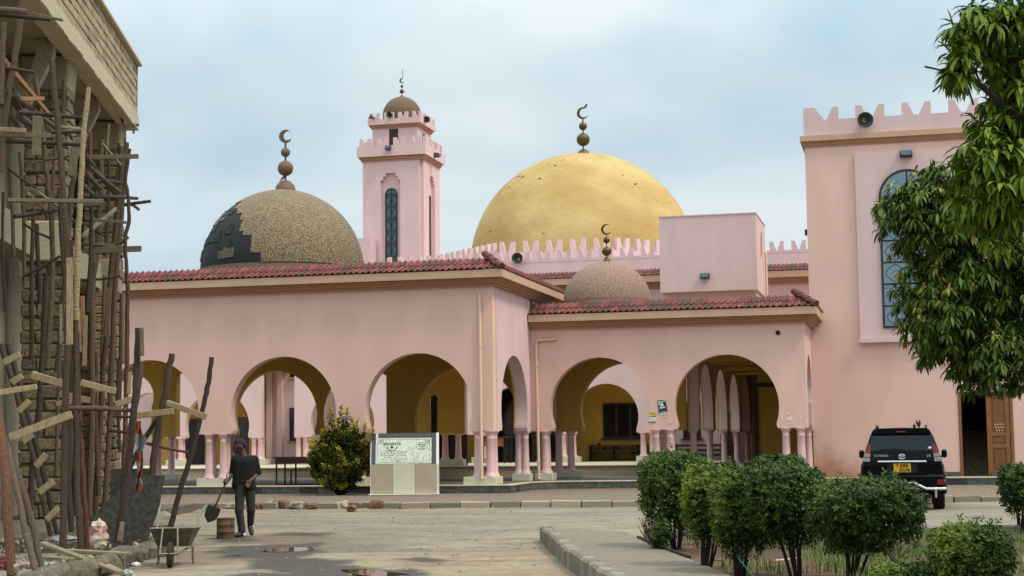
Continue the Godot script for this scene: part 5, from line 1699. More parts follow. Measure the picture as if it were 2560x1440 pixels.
# ------------------------------------------------------------------ the worker and his tools
func build_worker() -> void:
	var o := at(608, 1345, 29.6)
	var t := thing("person", "man in dark dusty t-shirt and trousers walking, head turned aside, gripping a shovel", "person", Vector3(o.x, 0.0, o.z), 0.16)
	var V := func(x: float, y: float, z: float) -> Vector3: return Vector3(x, y, z)
	var sk := MB.new()
	var B := [
		[V.call(-0.070, 1.675, 0.0), V.call(-0.085, 1.665, 0.0), 0.098, 0.096], [V.call(-0.025, 1.66, -0.01), V.call(-0.03, 1.62, 0.0), 0.075, 0.06],
		[V.call(-0.125, 1.61, 0.01), V.call(-0.13, 1.575, 0.01), 0.062, 0.05], [V.call(-0.150, 1.553, 0.01), V.call(-0.10, 1.565, 0.0), 0.030, 0.042],
		[V.call(-0.165, 1.645, 0.01), V.call(-0.192, 1.60, 0.015), 0.012, 0.017], [V.call(-0.176, 1.573, 0.01), V.call(-0.178, 1.562, 0.01), 0.016, 0.016],
		[V.call(-0.155, 1.662, -0.02), V.call(-0.155, 1.662, 0.04), 0.016, 0.016],
		[V.call(-0.045, 1.635, 0.082), V.call(-0.04, 1.605, 0.08), 0.022, 0.016],
		[V.call(-0.045, 1.60, 0.0), V.call(0.01, 1.44, -0.01), 0.056, 0.066],
		[V.call(-0.08, 0.97, 0.0), V.call(-0.08, 1.36, 0.0), 0.085, 0.09], [V.call(0.10, 0.97, 0.0), V.call(0.12, 1.36, 0.0), 0.085, 0.09],
		[V.call(-0.14, 1.40, 0), V.call(0.18, 1.40, 0), 0.055, 0.06],
		[V.call(0.195, 1.385, 0), V.call(0.265, 1.145, -0.03), 0.052, 0.042], [V.call(0.265, 1.145, -0.03), V.call(0.125, 1.015, 0.13), 0.042, 0.030],
		[V.call(-0.15, 1.385, 0), V.call(-0.20, 1.15, -0.06), 0.052, 0.042], [V.call(-0.20, 1.15, -0.06), V.call(-0.265, 1.04, 0.08), 0.042, 0.03],
		[V.call(-0.05, 0.92, 0.02), V.call(-0.075, 0.48, 0.10), 0.085, 0.055], [V.call(-0.075, 0.48, 0.10), V.call(-0.02, 0.10, 0.10), 0.055, 0.04],
		[V.call(0.11, 0.92, -0.01), V.call(0.13, 0.48, 0.0), 0.085, 0.055], [V.call(0.13, 0.48, 0.0), V.call(0.125, 0.20, -0.13), 0.055, 0.04],
	]
	flesh(B, 0.014, 0.03, sk)
	# hands: palm, four fingers with two bends, thumb from the side of the palm
	for hnd in 2:
		var w: Vector3 = V.call(0.125, 1.015, 0.13) if hnd == 0 else V.call(-0.265, 1.04, 0.08)
		var d: Vector3 = Vector3(-0.50, -0.80, 0.30).normalized() if hnd == 0 else Vector3(-0.62, -0.55, 0.55).normalized()
		var side: Vector3 = d.cross(Vector3(0.2, 0.2, 1)).normalized()
		var curl: Vector3 = side.cross(d).normalized() * (1.0 if hnd == 0 else -1.0)
		var H := [[w - d * 0.02, w + d * 0.03, 0.028, 0.030]]
		for q in 4:
			var s := (q - 1.5) * 0.021
			H.append([w + d * 0.02 + side * s * 0.6, w + d * 0.085 + side * s, 0.016, 0.013])
			var ln: float = [0.062, 0.075, 0.07, 0.055][q]
			var k0 := w + d * 0.088 + side * s
			var bend := 0.6 if hnd == 0 else 1.6
			var d1 := (d + curl * bend * 0.7).normalized()
			var d2 := (d + curl * bend * 2.0).normalized() if hnd == 0 else (curl - d * 0.5).normalized()
			H.append([k0, k0 + d1 * ln * 0.55, 0.0105, 0.0095])
			H.append([k0 + d1 * ln * 0.55, k0 + d1 * ln * 0.55 + d2 * ln * 0.5, 0.0095, 0.008])
		var th := w + d * 0.025 + side * 0.034
		H.append([w + d * 0.015 + side * 0.015, th, 0.018, 0.014])
		H.append([th, th + (d * 0.8 + side * 0.5 + curl * 0.5).normalized() * 0.035, 0.0125, 0.0105])
		H.append([th + (d * 0.8 + side * 0.5 + curl * 0.5).normalized() * 0.035, th + (d * 0.8 + side * 0.5 + curl * 0.5).normalized() * 0.035 + (d + curl).normalized() * 0.025, 0.0105, 0.009])
		flesh(H, 0.0045, 0.006, sk)
	part("body", sk, m["skin"], t)
	var hr := MB.new()
	flesh([[V.call(-0.055, 1.69, 0.0), V.call(-0.085, 1.69, 0.0), 0.099, 0.094], [V.call(-0.012, 1.66, 0), V.call(-0.02, 1.63, 0), 0.07, 0.06]], 0.012, 0.03, hr)
	part("hair", hr, m["ink"], t)
	var sh := MB.new()
	flesh([
		[V.call(-0.085, 0.98, 0.0), V.call(-0.085, 1.34, 0.0), 0.118, 0.115], [V.call(0.10, 0.98, 0.0), V.call(0.12, 1.34, 0.0), 0.118, 0.118],
		[V.call(0.01, 1.0, 0.02), V.call(0.02, 1.34, 0.02), 0.11, 0.11],
		[V.call(-0.15, 1.395, 0), V.call(0.19, 1.395, 0), 0.075, 0.078], [V.call(0.01, 1.39, -0.02), V.call(0.015, 1.43, -0.035), 0.090, 0.066],
		[V.call(0.195, 1.385, 0), V.call(0.258, 1.165, -0.026), 0.080, 0.070], [V.call(-0.15, 1.385, 0), V.call(-0.195, 1.17, -0.055), 0.08, 0.070],
		[V.call(-0.10, 0.93, 0.0), V.call(0.12, 0.90, 0.0), 0.112, 0.115]], 0.014, 0.035, sh)
	part("shirt", sh, m["shirt"], t)
	var tr := MB.new()
	flesh([
		[V.call(-0.05, 0.93, 0.0), V.call(0.11, 0.93, 0.0), 0.115, 0.115],
		[V.call(-0.055, 0.90, 0.02), V.call(-0.075, 0.48, 0.10), 0.102, 0.078], [V.call(-0.075, 0.48, 0.10), V.call(-0.025, 0.13, 0.10), 0.076, 0.066],
		[V.call(-0.03, 0.12, 0.10), V.call(-0.015, 0.10, 0.11), 0.064, 0.062],
		[V.call(0.115, 0.90, -0.01), V.call(0.14, 0.48, 0.0), 0.102, 0.076], [V.call(0.14, 0.48, 0.0), V.call(0.13, 0.235, -0.115), 0.074, 0.062]], 0.014, 0.02, tr)
	part("trousers", tr, m["jeans"], t)
	for s in 2:
		var k := MB.new()
		if s == 0:
			flesh([[V.call(-0.015, 0.048, 0.09), V.call(-0.10, 0.042, 0.17), 0.046, 0.046], [V.call(-0.10, 0.042, 0.17), V.call(-0.145, 0.036, 0.21), 0.045, 0.034]], 0.01, 0.02, k)
		else:
			flesh([[V.call(0.12, 0.185, -0.15), V.call(0.145, 0.09, -0.07), 0.046, 0.048], [V.call(0.145, 0.09, -0.07), V.call(0.155, 0.045, -0.02), 0.046, 0.038]], 0.01, 0.02, k)
		var so := part("shoe", k, m["shoe"], t)
		var st := MB.new()
		if s == 0:
			st.box(V.call(0.005, 0.055, 0.12), Vector3(0.05, 0.05, 0.06), Basis(Vector3.UP, 0.75))
		else:
			st.tube([V.call(0.075, 0.165, -0.14), V.call(0.125, 0.165, -0.085), V.call(0.18, 0.175, -0.13)], [0.014], 6)
		part("strap", st, m["whitish"], so)

	# shovel in his hand
	var g := t.transform * Vector3(-0.275, 1.07, 0.10)
	var e := at(535, 1272, 29.4)
	t = thing("shovel", "long handled shovel with a dark pointed blade in the worker's hand", "shovel", g)
	var d := (e - g)
	var ax := d.normalized()
	var k := MB.new()
	k.tube([ax * 0.02, d * 0.98], [0.017, 0.018], 8)
	part("shaft", k, m["pole0"], t)
	k = MB.new()
	var sx := ax.cross(Vector3(0, 0, 1)).normalized()
	k.tube([ax * 0.03, -ax * 0.02 + sx * 0.045, -ax * 0.08 + sx * 0.05, -ax * 0.08 - sx * 0.05, -ax * 0.02 - sx * 0.045, ax * 0.03], [0.011], 6)
	part("grip", k, m["horn"], t)
	var bl := PackedVector2Array([Vector2(-0.115, 0), Vector2(0.115, 0), Vector2(0.13, -0.12), Vector2(0.105, -0.22), Vector2(0.0, -0.31), Vector2(-0.105, -0.22), Vector2(-0.13, -0.12)])
	var bz := Vector3(0.15, 0.1, 1).normalized()
	var bxs := -ax.cross(bz).normalized()
	k = MB.new()
	k.ex(bl, -0.004, 0.004, "fbs", Transform3D(Basis(-bxs, -ax, bxs.cross(ax)), d * 0.94))
	part("blade", k, m["bladeiron"], t)
	k = MB.new()
	k.tube([d * 0.86, d * 1.05], [0.024, 0.012], 8)
	part("socket", k, m["bladeiron"], t)

	# rusty drum
	var p := at(564, 1349, 28.9)
	t = thing("bucket", "rust streaked metal paint drum standing beside the worker", "bucket", Vector3(p.x, 0.005, p.z))
	k = MB.new()
	k.lathe(Vector3.ZERO, [Vector2(0, 0.0), Vector2(0.158, 0.0), Vector2(0.160, 0.02), Vector2(0.160, 0.12), Vector2(0.165, 0.125), Vector2(0.160, 0.13), Vector2(0.160, 0.24), Vector2(0.165, 0.245), Vector2(0.160, 0.25), Vector2(0.160, 0.345), Vector2(0.150, 0.345), Vector2(0.150, 0.02), Vector2(0.0, 0.02)], 28)
	part("drum", k, m["rustdrum"], t)
	k = MB.new()
	k.lathe(Vector3(0, 0.345, 0), [Vector2(0.158, 0), Vector2(0.168, 0.004), Vector2(0.168, 0.016), Vector2(0.152, 0.018)], 28)
	part("rim", k, m["steel"], t)

	# wheelbarrow, seen from its front
	p = at(432, 1413, 22.4)
	t = thing("wheelbarrow", "grey steel wheelbarrow seen wheel first on the dusty road", "wheelbarrow", Vector3(p.x, 0.0, p.z), 0.12)
	k = MB.new()
	var top := [Vector3(-0.30, 0.535, 0.20), Vector3(0.29, 0.535, 0.20), Vector3(0.33, 0.50, -0.62), Vector3(-0.33, 0.50, -0.62)]
	var bot := [Vector3(-0.215, 0.285, 0.02), Vector3(0.205, 0.275, 0.02), Vector3(0.20, 0.25, -0.45), Vector3(-0.20, 0.25, -0.45)]
	for i in 4:
		var j := (i + 1) % 4
		k.quad(bot[i], bot[j], top[j], top[i])
		var ctr := Vector3(0, 0.5, -0.2)
		k.quad(bot[j].lerp(ctr, 0.015), bot[i].lerp(ctr, 0.015), top[i].lerp(ctr, 0.015), top[j].lerp(ctr, 0.015))
	k.quad(bot[3], bot[2], bot[1], bot[0])
	part("tray", k, m["steel"], t)
	k = MB.new()
	k.tube([top[0], top[1], top[2], top[3], top[0]], [0.011], 6, false)
	part("rim", k, m["tubing"], t)
	for s in [-1.0, 1.0]:
		k = MB.new()
		k.tube([Vector3(0.125 * s - 0.02, 0.20, 0.40), Vector3(0.13 * s, 0.22, 0.15), Vector3(0.22 * s, 0.24, -0.45), Vector3(0.29 * s, 0.50, -0.75), Vector3(0.29 * s, 0.68, -0.85), Vector3(0.29 * s + (0.09 if s > 0 else 0.01), 0.79, -1.05)], [0.016], 8)
		part("handle", k, m["tubing"], t)
		k = MB.new()
		k.tube([Vector3(0.12 * s - 0.02, 0.20, 0.40), Vector3(0.10 * s - 0.02, 0.53, 0.225)], [0.0125], 7)
		part("front_stay", k, m["tubing"], t)
		k = MB.new()
		k.tube([Vector3(0.235 * s, 0.255, -0.40), Vector3(0.24 * s, 0.05, -0.45), Vector3(0.25 * s, 0.015, -0.42)], [0.016], 7)
		k.tube([Vector3(0.235 * s, 0.255, -0.62), Vector3(0.245 * s, 0.02, -0.50)], [0.014], 7)
		part("leg", k, m["tubing"], t)
	k = MB.new()
	k.tube([Vector3(-0.145, 0.20, 0.40), Vector3(0.105, 0.20, 0.40)], [0.014], 7)
	k.tube([Vector3(-0.10, 0.175, 0.24), Vector3(0.08, 0.175, 0.24)], [0.012], 7)
	part("axle_bar", k, m["tubing"], t)
	var wh := part("wheel", MB.new(), m["rubber"], t, Vector3(-0.015, 0.175, 0.24))
	wh.rotation.z = PI / 2
	k = MB.new()
	k.lathe(Vector3.ZERO, [Vector2(0.12, -0.032), Vector2(0.155, -0.038), Vector2(0.172, -0.022), Vector2(0.176, 0.0), Vector2(0.172, 0.022), Vector2(0.155, 0.038), Vector2(0.12, 0.032)], 28)
	part("tyre", k, m["barrowtyre"], wh)
	k = MB.new()
	k.lathe(Vector3.ZERO, [Vector2(0.0, -0.03), Vector2(0.04, -0.03), Vector2(0.05, -0.02), Vector2(0.12, -0.028), Vector2(0.12, 0.028), Vector2(0.05, 0.02), Vector2(0.04, 0.03), Vector2(0.0, 0.03)], 24)
	part("rim", k, m["steel"], wh)

# ------------------------------------------------------------------ the unfinished block building and its scaffold
func build_block_building() -> void:
	var o := thing("block_building", "unfinished concrete block building with overhanging upper wall and rough stone columns", "building", Vector3(-9.7, 0, -41.0), 0.0860)
	off = Vector3.ZERO
	var Z := 16.0
	# overhanging upper wall laid in blocks
	part("wall_core", span(-0.30, -0.03, 10.25, 11.53, 0.02, Z), m["mortar"], o)
	var bm := []
	for i in 4:
		var k := MB.new()
		k.cbox(Vector3.ZERO, Vector3(0.22, 0.192, 0.402), 0.010, Basis.IDENTITY, 0.006, rng)
		bm.append(k.done())
	for r in 6:
		for c in 31:
			var z := 0.21 + 0.43 * c + (0.215 if r % 2 else 0.0)
			if z > 13.2:
				continue
			var b := part("concrete_block", bm[rng.randi() % 4], m["block%d" % (rng.randi() % 5)], o, Vector3(-0.11 + rng.randf_range(-0.012, 0.008), 10.36 + 0.2135 * r, z))
			b.rotation.x = rng.randf_range(-0.012, 0.012)
	part("wall_end", span(-0.30, 0.0, 10.25, 11.53, -0.02, 0.018), m["block1"], o)
	var cp := MB.new()
	cp.cbox(Vector3(-0.10, 11.58, Z * 0.5), Vector3(0.42, 0.09, Z + 0.1), 0.02)
	part("coping", cp, m["concrete"], o)
	var eb := MB.new()
	for i in 32:      # slab edge with a ragged lower arris
		var z0 := 0.5 * i
		eb.cbox(Vector3(-0.17 + rng.randf_range(-0.008, 0.008), 10.04 + rng.randf_range(-0.012, 0.012), z0 + 0.25), Vector3(0.42, 0.41, 0.515), 0.015, Basis.IDENTITY, 0.01, rng)
	part("slab_edge", eb, m["concrete"], o)
	part("slab_soffit", span(-5.0, -0.38, 9.95, 10.2, 0.0, Z), m["plaster"], o)
	part("back_wall", span(-2.1, -1.6, 0.2, 9.948, 0.3, 18), m["plaster"], o)
	part("back_wall", span(-6.0, -1.0, 0.2, 9.948, -0.3, 0.0), m["mortar"], o)
	part("upper_room_wall", span(-5.0, -0.4, 10.2, 11.4, 0.0, 0.3), m["mortar"], o)
	for z in [0.45, 7.4]:
		# columns of rough stone courses
		part("column_core", span(-1.17, -0.42, 0.2, 9.94, z - 0.40, z + 0.26), m["mortar"], o)
		var y := 0.2
		var row := 0
		while y < 9.75:
			var h := rng.randf_range(0.25, 0.31)
			var x := -1.21
			var split := rng.randf_range(0.38, 0.52) if row % 2 == 0 else rng.randf_range(0.26, 0.40)
			for s in 2:
				var w: float = split if s == 0 else 0.86 - split + rng.randf_range(-0.02, 0.07)
				var k := MB.new()
				k.cbox(Vector3.ZERO, Vector3(w - 0.02, h - 0.022, 0.22), 0.028, Basis.IDENTITY, 0.018, rng)
				part("stone", k, m["stone%d" % (rng.randi() % 5)], o, Vector3(x + w * 0.5, y + h * 0.5, z + 0.20 + rng.randf_range(-0.02, 0.03)))
				x += w
			# return face of the column
			var k2 := MB.new()
			k2.cbox(Vector3.ZERO, Vector3(0.16, h - 0.022, 0.62), 0.025, Basis.IDENTITY, 0.018, rng)
			part("stone", k2, m["stone%d" % (rng.randi() % 5)], o, Vector3(-0.40 + rng.randf_range(-0.01, 0.05), y + h * 0.5, z - 0.12))
			y += h
			row += 1
		var cap := MB.new()
		cap.cbox(Vector3(-0.78, 9.55, z + 0.0), Vector3(1.02, 0.72, 0.86), 0.05, Basis.IDENTITY, 0.03, rng)
		part("column_head", cap, m["plaster"], o)
		var band := MB.new()
		band.cbox(Vector3(-0.80, 5.95, z + 0.02), Vector3(0.96, 0.85, 0.74), 0.03, Basis.IDENTITY, 0.02, rng)
		part("ring_beam", band, m["concrete" if z > 1 else "plaster"], o)
	part("ring_beam", span(-1.12, -0.7, 5.6, 6.25, 0.95, 6.9), m["plaster"], o)
	part("ring_beam", span(-1.55, -0.9, 5.6, 6.25, 7.9, 16), m["plaster"], o)
	for q in [[3.6, 1], [9.0, 0]]:   # raking bracket under the overhang
		var k := MB.new()
		k.ex(PackedVector2Array([Vector2(-1.1, 8.3), Vector2(-0.95, 8.3), Vector2(-0.35, 9.6), Vector2(-0.35, 9.94), Vector2(-0.6, 9.94)]), q[0] - 0.12, q[0] + 0.12)
		part("bracket", k, m["plaster"], o)
	# lighter brick jambs
	for q in [[-0.98, 5.2, 15, 3.9, "block"], [-0.62, 1.05, 25, 5.6, "brick"]]:
		var n: int = q[2]
		for i in n:
			var h: float = (q[3] - 0.25) / n
			var k := MB.new()
			var w := (0.34 if i % 2 else 0.42) * (1.0 if q[4] == "block" else 0.72)
			k.cbox(Vector3.ZERO, Vector3(w, h - 0.018, 0.22), 0.018, Basis.IDENTITY, 0.012, rng)
			part("brick", k, m["brick" if q[4] == "brick" else "block%d" % (rng.randi() % 5)], o, Vector3(q[0] + w * 0.5 - 0.2, 0.26 + h * (i + 0.5), q[1]))
	# rubble floor under it, with a rounded concrete edge
	var lg := MB.new()
	var ep := []
	for i in 60:
		var z := -25.6 + 13.0 * i / 59.0
		ep.append(Vector3(-5.48 + 0.07 * sin(z * 1.7) + rng.randf_range(-0.04, 0.04) + (0.0 if i > 3 else -0.25 * (3 - i) / 3.0), 0.055 + rng.randf_range(-0.015, 0.015), z))
	for i in 29:
		var p0: Vector3 = ep[i * 2]
		var p1: Vector3 = ep[i * 2 + 2] if i * 2 + 2 < ep.size() else ep[ep.size() - 1]
		lg.cbox((p0 + p1) * 0.5 + Vector3(0, 0.03, 0), Vector3(p0.distance_to(p1) + 0.03, 0.32 + rng.randf_range(-0.03, 0.02), 0.30), 0.085, aim(p0, p1) * Basis(Vector3.RIGHT, rng.randf_range(-0.12, 0.12)), 0.022, rng)
	var top := PackedVector2Array()
	for p in ep:
		top.append(Vector2(p.x - 0.1, p.z))
	top.append(Vector2(-14, -12.6)); top.append(Vector2(-14, -25.6))
	var flat := Transform3D(Basis(Vector3(1, 0, 0), Vector3(0, 0, 1), Vector3(0, -1, 0)), Vector3.ZERO)
	lg.ex(top, -0.205, 0.03, "fs", flat)
	lg.box(Vector3(-11.5, 0.06, -33.5), Vector3(6.6, 0.26, 16.2))
	struct("ledge", lg, m["rubblefloor"])
	var rb := MB.new()
	for i in 420:
		var z := rng.randf_range(-26, -17)
		var x := rng.randf_range(-8.2, -5.45)
		var s := rng.randf_range(0.012, 0.04) * (1.0 if i % 9 else 1.8)
		rb.col = Color(0.24, 0.20, 0.15) * rng.randf_range(0.4, 1.3)
		rb.cbox(Vector3(x, 0.2 + s * 0.3, z), Vector3(s * rng.randf_range(0.8, 1.8), s * 0.8, s), s * 0.2, Basis(Vector3(rng.randf(), 1, 0).normalized(), rng.randf() * TAU), s * 0.1, rng)
	struct("rubble", rb, m["dryleaf"], Vector3.ZERO, 0.0, "stuff")

func pole(o: Node3D, px: Array, d: float, w: float, mt: int, called := "pole", d2 := -1.0) -> void:
	var pts := []
	for i in px.size() - 1:
		for s in 4:
			var f := s / 4.0
			var dd := d if d2 < 0.0 else lerpf(d, d2, (i + f) / (px.size() - 1))
			var j := 0.0 if i + s == 0 else w * 0.09
			pts.append(at(lerpf(px[i][0], px[i + 1][0], f) + rng.randf_range(-j, j), lerpf(px[i][1], px[i + 1][1], f), dd))
	pts.append(at(px[px.size() - 1][0], px[px.size() - 1][1], d if d2 < 0.0 else d2))
	var r := []
	for i in pts.size():
		r.append(w * d / FOC * 0.5 * (1.08 - 0.22 * float(i) / pts.size()) * rng.randf_range(0.93, 1.07))
	var k := MB.new()
	k.tube(pts, r, 9, true, 0.05, rng)
	part(called, k, m["pole%d" % mt], o, -o.position)

func plank(o: Node3D, u0: float, v0: float, u1: float, v1: float, d: float, h: float, mt: int, d2 := -1.0, th := 0.045, called := "plank") -> void:
	var a := at(u0, v0, d)
	var b := at(u1, v1, d if d2 < 0.0 else d2)
	var k := MB.new()
	k.cbox((a + b) * 0.5, Vector3(a.distance_to(b), h * d / FOC, th), 0.006, aim(a, b), 0.006, rng)
	part(called, k, m["plank%d" % mt], o, -o.position)

func build_scaffold() -> void:
	off = Vector3.ZERO
	var o := thing("scaffolding", "tall rickety scaffolding of crooked wooden poles and nailed planks before the block building", "scaffolding", Vector3(-7, 0.2, -27))
	var P := [
		[[[158, 1369], [160, 1180], [168, 867], [173, 730], [165, 573], [154, 440], [146, 340], [130, 152]], 23.6, 17, 0],
		[[[202, 1369], [192, 1222], [189, 955], [190, 800]], 23.7, 16, 0],
		[[[190, 830], [192, 700], [196, 573], [204, 440], [208, 340], [222, 218]], 23.8, 15, 4],
		[[[218, 1373], [209, 1230], [203, 1120], [197, 1030], [194, 900], [192, 770]], 23.9, 13, 3],
		[[[178, 1330], [170, 1200], [176, 1040], [182, 900], [183, 800], [176, 700], [178, 600]], 25.5, 14, 1],
		[[[293, 1358], [312, 1230], [329, 1100], [338, 980], [343, 900], [345, 820]], 23.9, 18, 1],
		[[[318, 1120], [330, 1050], [341, 1000], [354, 907]], 25.0, 15, 2],
		[[[362, 1352], [374, 1240], [384, 1150], [398, 1050], [414, 985], [418, 940], [430, 884]], 27.0, 18, 0],
		[[[417, 1358], [429, 1311], [446, 1240], [483, 1121], [509, 1010], [521, 955], [529, 893]], 27.2, 14, 1],
		[[[322, 1175], [360, 1100], [391, 1049]], 27.1, 13, 1],
		[[[306, 1335], [308, 1240], [311, 1137], [316, 950], [318, 823]], 30.0, 14, 3],
		[[[317, 850], [319, 720], [314, 630], [313, 586], [323, 555], [321, 494], [313, 455], [324, 372]], 30.0, 10, 0],
		[[[223, 1300], [231, 1008], [229, 860], [231, 720], [241, 616], [246, 555], [252, 463], [255, 349]], 33.0, 15, 2],
		[[[238, 1290], [252, 1029], [264, 854], [272, 730], [293, 525], [304, 418], [302, 366]], 35.0, 14, 0],
		[[[262, 1270], [275, 1034], [283, 823], [288, 720], [301, 570], [311, 448], [317, 356]], 38.0, 13, 2],
		[[[299, 1050], [302, 850], [303, 735]], 38.2, 9, 0],
		[[[57, -20], [48, 75], [37, 150], [20, 240], [9, 320], [0, 430]], 24.2, 16, 2],
		[[[0, 260], [6, 130], [10, 55]], 23.0, 15, 2],
		[[[118, 915], [124, 807], [129, 723], [132, 640], [126, 510], [115, 423], [108, 340], [97, 260], [88, 195]], 27.5, 13, 2],
		[[[72, 1315], [82, 1156], [96, 1044], [107, 867], [110, 807], [115, 683]], 28.0, 15, 1],
		[[[141, 930], [150, 830], [160, 700], [152, 560], [148, 470]], 27.0, 11, 1],
		[[[291, 470], [298, 400], [297, 358]], 36.0, 8, 0],
		[[[306, 440], [313, 345]], 37.0, 5, 0],
		[[[168, 600], [178, 470], [186, 440], [192, 340]], 26.0, 14, 0],
	]
	for q in [[62, 700, 50, 380, 30.0], [78, 900, 84, 520, 31.0], [100, 760, 92, 560, 29.0], [140, 1190, 150, 880, 29.0], [163, 1260, 158, 900, 30.0], [186, 1290, 196, 930, 31.0], [246, 1240, 240, 880, 34.0], [218, 780, 230, 470, 30.0], [236, 660, 226, 330, 31.0], [262, 640, 272, 380, 35.0], [255, 1010, 262, 690, 36.0], [282, 930, 290, 640, 38.0], [130, 620, 138, 360, 28.0], [150, 330, 160, 200, 27.0], [14, 780, 8, 480, 27.0], [34, 640, 24, 420, 27.5], [184, 1180, 172, 1010, 26.0], [300, 1130, 296, 900, 33.0]]:
		P.append([[[q[0], q[1]], [(q[0] + q[2]) * 0.5 + rng.randf_range(-6, 6), (q[1] + q[3]) * 0.5], [q[2], q[3]]], q[4], rng.randf_range(8, 12), rng.randi() % 3])
	for q in P:
		pole(o, q[0], q[1], q[2], q[3])
	for q in [[60, 690, 150, 640, 27.0], [20, 420, 90, 470, 26.0], [110, 400, 190, 385, 27.0], [205, 700, 300, 690, 33.0], [215, 560, 262, 590, 32.0], [60, 560, 135, 600, 28.0], [150, 540, 214, 560, 28.0]]:
		pole(o, [[q[0], q[1]], [(q[0] + q[2]) * 0.5, (q[1] + q[3]) * 0.5 + 3], [q[2], q[3]]], q[4], rng.randf_range(6, 9), rng.randi() % 3, "crossbar")
	for q in [
		[[[-10, 24], [40, 27], [68, 31]], 23.4, 18, 2, 23.4], [[[-10, 36], [60, 42], [126, 49]], 23.5, 12, 1, 23.6],
		[[[-10, 168], [40, 173], [86, 181]], 23.4, 10, 1, 23.4], [[[46, 281], [120, 287], [214, 296]], 23.5, 12, 1, 24.0],
		[[[150, 331], [204, 329]], 24.4, 9, 1, 24.5], [[[36, 541], [120, 530], [200, 515], [250, 512]], 26.5, 11, 1, 28.0],
		[[[205, 489], [270, 491], [343, 496]], 30.0, 10, 1, 33.0], [[[311, 512], [345, 507], [377, 503]], 33.0, 9, 0, 33.0],
		[[[318, 507], [335, 514], [348, 525]], 33.2, 8, 2, 33.2], [[[155, 1020], [240, 1021], [326, 1026]], 23.6, 13, 2, 24.0],
		[[[366, 1108], [420, 1121], [484, 1134]], 27.0, 8, 2, 27.4], [[[272, 1076], [320, 1082]], 27.5, 8, 1, 27.5],
		[[[10, 352], [100, 356], [205, 362]], 25.0, 12, 1, 25.0], [[[165, 608], [240, 612], [305, 622]], 30.0, 10, 1, 32.0],
		[[[290, 612], [306, 606], [321, 592]], 33.0, 9, 0, 33.0], [[[215, 455], [262, 452], [312, 459]], 31.0, 9, 1, 32.0],
		[[[282, 1040], [350, 1044]], 27.4, 7, 1, 27.4]]:
		pole(o, q[0], q[1], q[2], q[3], "crossbar", q[4])
	# logs lying across the working platforms, pointing away
	for q in [[12, 225, 70, 300, 24.0, 29.0, 17], [0, 250, 55, 330, 24.5, 29.0, 16], [35, 235, 140, 320, 24.8, 31.0, 15], [48, 290, 130, 345, 24.5, 30.0, 18], [210, 385, 292, 490, 27.0, 33.0, 13], [212, 430, 250, 470, 27.5, 30.0, 15], [205, 460, 232, 485, 27.0, 28.5, 13], [20, 200, 60, 265, 24.2, 27.0, 13], [222, 415, 300, 480, 28.0, 33.0, 12]]:
		pole(o, [[q[0], q[1]], [(q[0] + q[2]) * 0.5, (q[1] + q[3]) * 0.5 + 2], [q[2], q[3]]], q[4], q[6], rng.randi() % 3, "log", q[5])
	for q in [
		[80, 35, 157, 50, 23.7, 6, 2], [-10, 323, 66, 327, 23.3, 13, 1], [-10, 337, 126, 338, 23.4, 13, 2], [153, 317, 204, 322, 24.3, 7, 0],
		[222, 394, 346, 391, 29.5, 11, 2], [20, 501, 259, 503, 23.3, 9, 2], [206, 627, 354, 622, 31.0, 14, 2], [232, 550, 316, 556, 31.0, 8, 2], [212, 606, 318, 618, 33.0, 8, 1],
		[24, 1094, 180, 1036, 23.2, 20, 0], [-10, 983, 92, 966, 23.0, 14, 0], [78, 937, 158, 960, 25.0, 18, 0], [203, 957, 291, 979, 23.4, 16, 0], [150, 985, 226, 1002, 24.5, 15, 1],
		[290, 1012, 331, 997, 25.5, 16, 0], [342, 1038, 435, 1028, 26.6, 15, 0], [416, 1007, 516, 1043, 26.8, 15, 0], [140, 1010, 225, 1000, 25.0, 12, 1], [238, 972, 262, 972, 26, 16, 0]]:
		plank(o, q[0], q[1], q[2], q[3], q[4], q[5], q[6])
	for q in [[8, 148, 136, 302, 24.0, 15, 3, 29.0], [206, 590, 290, 522, 30.0, 11, 1, 33.0], [53, 247, 108, 247, 23.9, 10, 3, 24.6], [72, 485, 112, 522, 25.5, 7, 1, 27.0], [98, 482, 150, 520, 25.5, 7, 1, 28.0], [256, 360, 300, 410, 30, 7, 1, 33.0]]:
		plank(o, q[0], q[1], q[2], q[3], q[4], q[5], q[6], q[7])
	# boards spliced upright against the poles
	for q in [[93, 290, 91, 389, 23.4, 23, 2], [192, 345, 178, 440, 25.0, 20, 2], [174, 645, 174, 862, 23.3, 17, 0], [152, 760, 152, 860, 24.5, 7, 1], [206, 740, 208, 840, 24.0, 9, 3], [214, 790, 211, 915, 23.8, 11, 1], [272, 720, 268, 842, 34.0, 14, 2], [273, 310, 266, 390, 37.0, 6, 1], [354, 820, 356, 890, 23.8, 11, 2], [307, 1305, 299, 1352, 23.6, 12, 1], [325, 930, 322, 985, 26.0, 9, 0], [309, 735, 309, 910, 29.9, 7, 1], [196, 770, 196, 880, 24, 14, 0]]:
		plank(o, q[0], q[1], q[2], q[3], q[4], q[5], q[6], -1.0, 0.03, "board")
	# a small timber left under the overhang corner
	plank(o, 298, 315, 348, 312, 40.5, 7, 2)
	plank(o, 334, 308, 334, 334, 40.3, 6, 2, -1.0, 0.04)
	plank(o, 296, 285, 312, 312, 40.0, 7, 2, 39.0)
	# ladder of poles with short nailed rungs
	o = thing("ladder", "crude ladder of two dark poles with pale plank rungs leaning in the scaffold", "ladder", at(135, 1336, 25.5))
	pole(o, [[2, 862], [40, 980], [85, 1150], [127, 1338]], 26.0, 14, 1, "rail", 25.4)
	pole(o, [[20, 862], [52, 970], [98, 1140], [143, 1335]], 26.2, 14, 1, "rail", 25.6)
